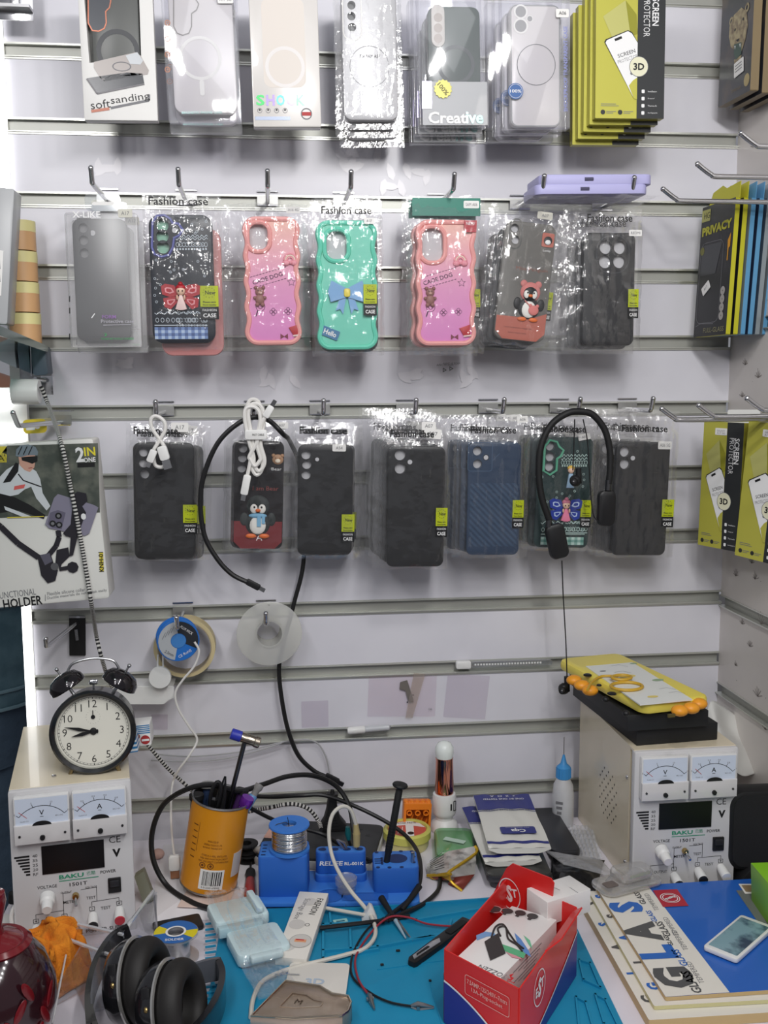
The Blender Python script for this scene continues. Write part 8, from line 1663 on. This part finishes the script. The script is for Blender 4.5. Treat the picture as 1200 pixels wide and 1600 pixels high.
# storage box card, white card, bronze tin
q4 = [D(a, c, .020) for a, c in ((443, 1392), (489, 1404), (506, 1489), (457, 1497))]; ff = Fr(*q4); t = thing('storage_box_card', 'white card reading FASHION Storage Box, tilted on the mat', 'card', ff.M @ Matrix.Rotation(R(4), 4, 'X')); b = MB(); b.plate(rrect(ff.w, ff.h, .001, 2), 0, .011, mat('card_ivory', (226, 222, 214), .45), ch=.0003); b.build('carton', t)
b = MB(); Y = -.0004; b.text('FASHION', ff.w*.24, ff.h*.27, .0085, Y, BLACK, w=.036, rot=R(-97)); b.text('Storage Box', -ff.w*.22, ff.h*.22, .010, Y, GREYINK, w=.046, rot=R(-97), bold=-.01); PGR = mat('print_pale_grey', (176, 174, 170), .5)
for (x, z, r_) in ((-.02, .34, .0085), (-.18, -.02, .010), (-.28, -.33, .012)): b.poly(circ(r_, 20, x*ff.w, z*ff.h), Y+.0001, mat('print_disc', (206, 202, 196), .5))
b.poly(circ(.0125, 24, ff.w*.12, -ff.h*.26), Y-.0002, MATS['print_disc']); b.ring(circ(.0135, 24, ff.w*.12, -ff.h*.26), circ(.0125, 24, ff.w*.12, -ff.h*.26), Y-.0002, PGR); b.box((ff.w*.12, Y-.0004, -ff.h*.26), (.014, .0004, .005), mat('print_peach', (222, 160, 120), .5)); b.box((ff.w*.1, Y-.0006, -ff.h*.25), (.010, .0004, .002), mat('logo_red', (196, 44, 48), .5)); b.ring(circ(.003, 12, ff.w*.16, -ff.h*.02), circ(.0024, 12, ff.w*.16, -ff.h*.02), Y, BLACK); b.build('front_print', t)
q4 = [D(a, c, .010) for a, c in ((446, 1502), (540, 1506), (536, 1640), (430, 1640))]; ff = Fr(*q4); t = thing('backing_card', 'white rounded card reading 3D, half under the bronze tin', 'card', ff.M); b = MB(); b.plate(rrect(ff.w, ff.h, .006, 4), 0, .003, mat('card_ivory', (226, 222, 214), .45), ch=.0003); b.build('card', t)
b = MB(); b.text('3D', *ff.l(492, 1534), .012, -.0004, mat('print_pale_blue', (176, 190, 206), .4), w=.022, bold=.03); b.tube([(ff.l(446, 1524)[0]-.012, -.0015, ff.l(446, 1524)[1]), (ff.l(446, 1524)[0]+.016, -.0015, ff.l(446, 1524)[1])], .0006, STEEL, 6); b.build('print', t)
BRZ = mat('bronze_sheet', (172, 152, 134), .26, .7, var=(20, (196, 182, 168), .4, .7)); zt = .030
o_ = [D(a, c, zt) for a, c in ((391, 1588), (446, 1532), (500, 1540), (520, 1552), (545, 1556), (550, 1566), (545, 1580), (535, 1588), (460, 1592))]; ce = sum(o_, Vector())/len(o_); Mt = frame(ce, (o_[-2]-o_[0]), Vector((0, 1, 0))); I = Mt.inverted()
o2 = [((I @ p).x, (I @ p).z) for p in o_][::-1]; t = thing('metal_tin', 'bronze coloured metal tin with slanted lid at the front of the mat', 'tin', Mt)
if sum(o2[i-1][0]*o2[i][1]-o2[i][0]*o2[i-1][1] for i in range(len(o2))) < 0: o2 = o2[::-1]
b = MB(); b.plate(o2, 0, .022, BRZ, ch=.002); b.build('lid', t)
b = MB(); em = offs(o2, -.012); b.tube([(x*.6-.01, -.0006, z*.62) for x, z in em], .0007, BRZ, 6, closed=True); b.text('M', -.022, 0, .008, -.0005, mat('bronze_dark', (110, 94, 80), .3, 1), rot=R(-20)); b.build('embossing', t)
b = MB(); b.tube([(x, -.0002, z) for x, z in offs(o2, -.0008)], .0013, mat('bronze_edge', (204, 190, 172), .15, 1), 6, closed=True); b.build('rolled_edge', t)
# small solder spool with blue and yellow label
c = D(276, 1496, .0005); t = thing('solder_spool', 'small solder spool with yellow and blue label, beside the headphones', 'spool', Matrix.Translation(c)); r = .0265; H = .032
b = MB(); b.lathe([(r*.35, 0), (r, 0), (r, .0018), (r*.55, .003), (r*.55, H-.003), (r, H-.002), (r, H), (r*.35, H), (r*.35, 0)], FROST, 40); b.build('flanges', t)
b = MB(); b.lathe([(r*.56, .0025), (r*.62, .003), (r*.62, H-.003), (r*.56, H-.0025)], mat('solder_tin', (200, 200, 202), .22, 1), 36); b.build('wire', t)
b = MB(Matrix.Translation((0, 0, H)) @ Matrix.Rotation(-pi/2, 4, 'X')); n = 40; LBY = mat('label_yellow2', (222, 206, 40), .4); LBB = mat('label_blue2', (44, 104, 176), .4)
for k in range(n):
    a0, a1 = 2*pi*k/n, 2*pi*(k+1)/n; am = (a0+a1)/2; m = LBY if abs(sin(am+.2)) < .42 else LBB
    b.add([(r*q*cos(a), -.0006, r*q*sin(a)) for q, a in ((.38, a0), (.97, a0), (.97, a1), (.38, a1))], [(0, 1, 2, 3)], m)
b.text('SOLDER', 0, -r*.66, .005, -.0010, INKW, w=.022, bold=.02); b.ring(circ(r*.46, 28), circ(r*.36, 28), -.0012, WHITE); b.build('label', t)
ff, b = slab(((232, 1440), (312, 1428), (318, 1444), (250, 1462)), .006, .005, BPLAS, r=.004); solo(b, 'black_case', 'flat black case under the small yellow solder spool', 'case', ff.M)
ff = rect_px(((238, 1505), (300, 1502), (310, 1526), (250, 1530)), .0025); b = MB(); b.plate(circ(ff.w*.5, 28), 0, .002, FROST); solo(b, 'plastic_disc', 'flat translucent disc on the bench behind the headphones', 'disc', ff.M)
# headphones
HPB = mat('headphone_gloss', (28, 28, 31), .18, coat=.5); LEA = mat('headphone_leather', (30, 28, 27), .6, bump=(400, .15, .0005)); HGR = mat('headphone_grey', (92, 96, 104), .3); SILV2 = mat('headphone_silver', (206, 204, 200), .25, .8)
cA, cB = D(214, 1535, .046), D(266, 1572, .044)
t = thing('headphones', 'folded black over-ear headphones with silver rings, on the bench front', 'headphones', Matrix.Translation(D(235, 1590, 0))); I = t.matrix_basis.inverted(); axd = Vector((.90, -.30, .20)).normalized()
for cc_, nm in ((cA, 'a'), (cB, 'b')):
    M = I @ frame(cc_, axd, Vector((.1, .35, 1))) @ Matrix.Diagonal((1, 1, 1.14, 1)); R0 = .040
    b = MB(M); b.lathe([(0, -.030), (R0*.55, -.029), (R0*.85, -.022), (R0*.97, -.010), (R0*.97, -.001)], HPB, 40, axis='x'); e = b.build('ear_cup', t)
    b = MB(M); b.lathe([(R0*.97, -.002), (R0*1.03, -.001), (R0*1.03, .001), (R0*.97, .002), (R0*.97, -.002)], SILV2, 44, axis='x'); b.build('silver_ring', e)
    b = MB(M); b.lathe([(R0*.94, .001)]+[(R0*.74+R0*.26*cos(a), .013+.014*sin(a)) for a in [R(-60+15*k) for k in range(17)]]+[(R0*.42, .006), (0, .005)], LEA, 40, axis='x'); b.build('cushion', e)
    b = MB(M); b.box((-.008, -R0*.80, R0*.42), (.010, .010, .010), BPLAS, .002); b.ball((-.007, -R0*.93, R0*.1), (.003, .003, .003), mat('brass', (190, 164, 110), .25, 1), 8, 5); b.build('hinge', e)
def strip(b, pts, wid, th, m):
    pts = spline(pts, 8); vs = []; fs = []; n = len(pts)
    for i, p in enumerate(pts):
        tg = (pts[min(i+1, n-1)]-pts[max(i-1, 0)]).normalized(); sd = Vector((0, 0, 1)); sd = (sd-tg*sd.dot(tg)).normalized(); nn = tg.cross(sd); 
        vs += [p+sd*wid/2+nn*th/2, p-sd*wid/2+nn*th/2, p-sd*wid/2-nn*th/2, p+sd*wid/2-nn*th/2]
    for i in range(n-1):
        for k in range(4): fs.append((i*4+k, i*4+(k+1) % 4, i*4+4+(k+1) % 4, i*4+4+k))
    fs += [(0, 1, 2, 3), (n*4-4, n*4-1, n*4-2, n*4-3)]; b.add(vs, fs, m)
b = MB(I); strip(b, d_((205, 1462, .05), (175, 1480, .044), (150, 1520, .036), (138, 1570, .03), (140, 1620, .028)), .03, .006, HPB); b.build('yoke', t)
b = MB(I); strip(b, d_((140, 1590, .028), (160, 1640, .026), (230, 1660, .024), (300, 1628, .024), (338, 1578, .025), (348, 1540, .026), (340, 1515, .028)), .03, .007, HPB); b.build('headband', t)
b = MB(I); strip(b, d_((290, 1528, .034), (318, 1518, .034), (340, 1514, .030)), .026, .004, HGR); b.build('slider', t)
# orange cloth
CLO = mat('cloth_orange', (226, 138, 34), .9, bump=(420, .8, .0015), var=(60, (206, 116, 24), .4, .65)); pq = [D(a, c, .002) for a, c in ((-4, 1494), (124, 1486), (152, 1524), (82, 1566))]
def cl(u, v):
    w = (pq[0]*(1-u)+pq[1]*u)*(1-v)+(pq[3]*(1-u)+pq[2]*u)*v
    e = max(0, min(1, min(u, 1-u, v, 1-v)*5)); e = e*e*(3-2*e)
    f1 = 1-abs(noise.noise(Vector((u*2.4+v*1.6, v*1.5-u*1.2, 3.1))))*2.2; f2 = 1-abs(noise.noise(Vector((u*3.4-v*2.6+7, v*3.0, 1.7))))*2.2; n = noise.noise(Vector((u*1.7+1, v*1.7, .5)))
    w.z += .002+e*max(.004, .022+.012*n+.014*max(f1, 0)**1.6+.010*max(f2, 0)**1.6+.012*(1-v))
    w.x += .012*noise.noise(Vector((u*4, v*4, 9))); w.y += .012*noise.noise(Vector((u*4, v*4, 14))); return tuple(w)
b = MB(); b.grid(cl, 60, 60, CLO); o = solo(b, 'cleaning_cloth', 'crumpled orange microfibre cloth in front of the left supply', 'cloth', smooth=80); md = o.modifiers.new('thick', 'SOLIDIFY'); md.thickness = .003
# clear acrylic stand
ACR = film_mat('acrylic_clear', (244, 246, 248), base=.04, edge=.55, rough=.03, milk=.03); ACE = film_mat('acrylic_edge', (236, 238, 240), base=.25, edge=.7, rough=.08, milk=.45)
t = thing('acrylic_stand', 'clear acrylic display stand between the orange cloth and headphones', 'display stand', Matrix.Translation(D(150, 1530, 0))); I = t.matrix_basis.inverted()
def sheet(b, p4, m, th=.003):
    f = Fr(*p4); b.M = I @ f.M; b.plate([f.l(0, 0)]*0 or [((f.I @ p).x, (f.I @ p).z) for p in (p4[3], p4[2], p4[1], p4[0])], -th/2, th/2, m); b.M = Matrix()
pa = [D(108, 1468, .048), D(172, 1492, .048), D(135, 1522, .002), D(82, 1598, .002)]
pb = [D(122, 1444, .058), D(192, 1460, .058), D(200, 1498, .004), D(140, 1500, .004)]
pc = [D(196, 1452, .06), D(240, 1392, .07), D(246, 1455, .004), D(200, 1490, .004)]
for p4, nm in ((pa, 'front_plate'), (pb, 'rear_plate'), (pc, 'side_plate')):
    b = MB(); sheet(b, p4, ACR); pl_ = b.build(nm, t); b = MB(I); b.tube([p4[0], p4[1]], .0022, ACE, 6); b.tube([p4[1], p4[2]], .0012, ACE, 6); b.tube([p4[0], p4[3]], .0012, ACE, 6); b.build('polished_edge', pl_)
ff = rect_px(((140, 1500), (245, 1468), (250, 1560), (82, 1605)), .004); b = MB(I @ ff.M); b.plate(rrect(ff.w*.9, ff.h*.8, .002, 2), 0, .003, ACR); b.build('base_plate', t)
# dark red lidded pot
POT = mat('pot_glaze', (44, 18, 24), .14, coat=.6, var=(16, (96, 18, 28), .52, .6)); POTR = mat('pot_red', (112, 20, 28), .18, coat=.5)
c = D(2, 1640, 0); t = thing('lidded_pot', 'dark red glossy lidded pot at the lower left corner', 'pot', Matrix.Translation(c)); r = .058; ht = P(10, 1470, c.y).z-ZD
b = MB(); b.lathe([(0, .001), (r*.6, .001), (r*.85, ht*.18), (r, ht*.45), (r*.98, ht*.62), (r*.82, ht*.84), (r*.58, ht*.97), (r*.55, ht*.98)], POT, 48); b.build('body', t)
b = MB(); b.lathe([(r*.60, ht*.965), (r*.62, ht*.985), (r*.54, ht*1.02), (r*.48, ht*1.012), (r*.40, ht*1.04), (r*.15, ht*1.08), (0, ht*1.085)], POTR, 44); b.build('lid', t)
b = MB(); b.lathe([(r*.16, ht*1.07), (r*.13, ht*1.16), (r*.22, ht*1.36), (r*.20, ht*1.44), (0, ht*1.46)], POTR, 24); b.build('knob', t)
b = MB()
for k in range(11):
    a = R(-112+9.5*k); zf = .30+.14*(k % 4); z = ht*zf; rr = r*(.935+.065*sin(pi*min(1, zf/.9))); d = Vector((-sin(a)*.5*(-1)**k, cos(a)*.5*(-1)**k, 1)).normalized(); s_ = Vector((cos(a), sin(a), 0)); b.M = frame(Vector((rr*cos(a), rr*sin(a), z)), d.cross(s_), d); b.ball((0, 0, 0), (.0045, .0014, .013), mat('petal_red', (112, 20, 28), .25), 10, 6)
b.M = Matrix(); b.build('painted_leaves', t)
# white charging tray and cable loop at the far left
f = rect_px(((-24, 1452), (22, 1378), (28, 1486), (-16, 1504)), .012); t = thing('plastic_tray', 'white plastic tray behind the dark red pot at the left edge', 'tray', f.M); b = MB(); b.plate(rrect(f.w, f.h, .01, 4), 0, .010, WPLAS, ch=.002); b.build('tray', t)
b = MB(); b.lathe([(0, -.012), (.008, -.012), (.009, 0)], BPLAS, 20, c=(f.l(24, 1408)[0], 0, f.l(24, 1408)[1]), axis='y'); b.build('foot', t)
a = D(22, 1460, .012); b = MB(); b.tube(spline([a, P(18, 1432, a.y), P(24, 1416, a.y), P(33, 1414, a.y), P(40, 1428, a.y), D(42, 1452, .012)], 6), .003, CW, 8); solo(b, 'white_cable', 'white cable loop above the tray at the left edge', 'cable')
# sheet metal plate standing behind the can at left
f = qv((214, 1362), (240, 1357), (232, 1410), (214, 1425), D(225, 1412, 0).y); b = MB(); b.plate([(-f.w*.5, -f.h*.5), (f.w*.3, -f.h*.42), (f.w*.5, f.h*.5), (-f.w*.2, f.h*.45)], -.0015, .012, mat('plate_olive', (130, 132, 116), .4), ch=.0006); solo(b, 'olive_box', 'olive grey slim box between the left supply and the orange can', 'box', f.M)
# specks on the mat
for k, (px, py) in enumerate(((622, 1486), (597, 1508), (672, 1533), (1070, 1500), (606, 1545))[:3]):
    b = MB(Matrix.Translation(D(px, py, .0058))); b.box((0, 0, .0008), (.005-.001*k, .003, .0015), BPLAS, .0006); solo(b, 'rubber_crumb', 'tiny black crumb on the teal mat, '+('nearest the knife', 'by the wire bend', 'nearest the red carton')[k], 'crumb')
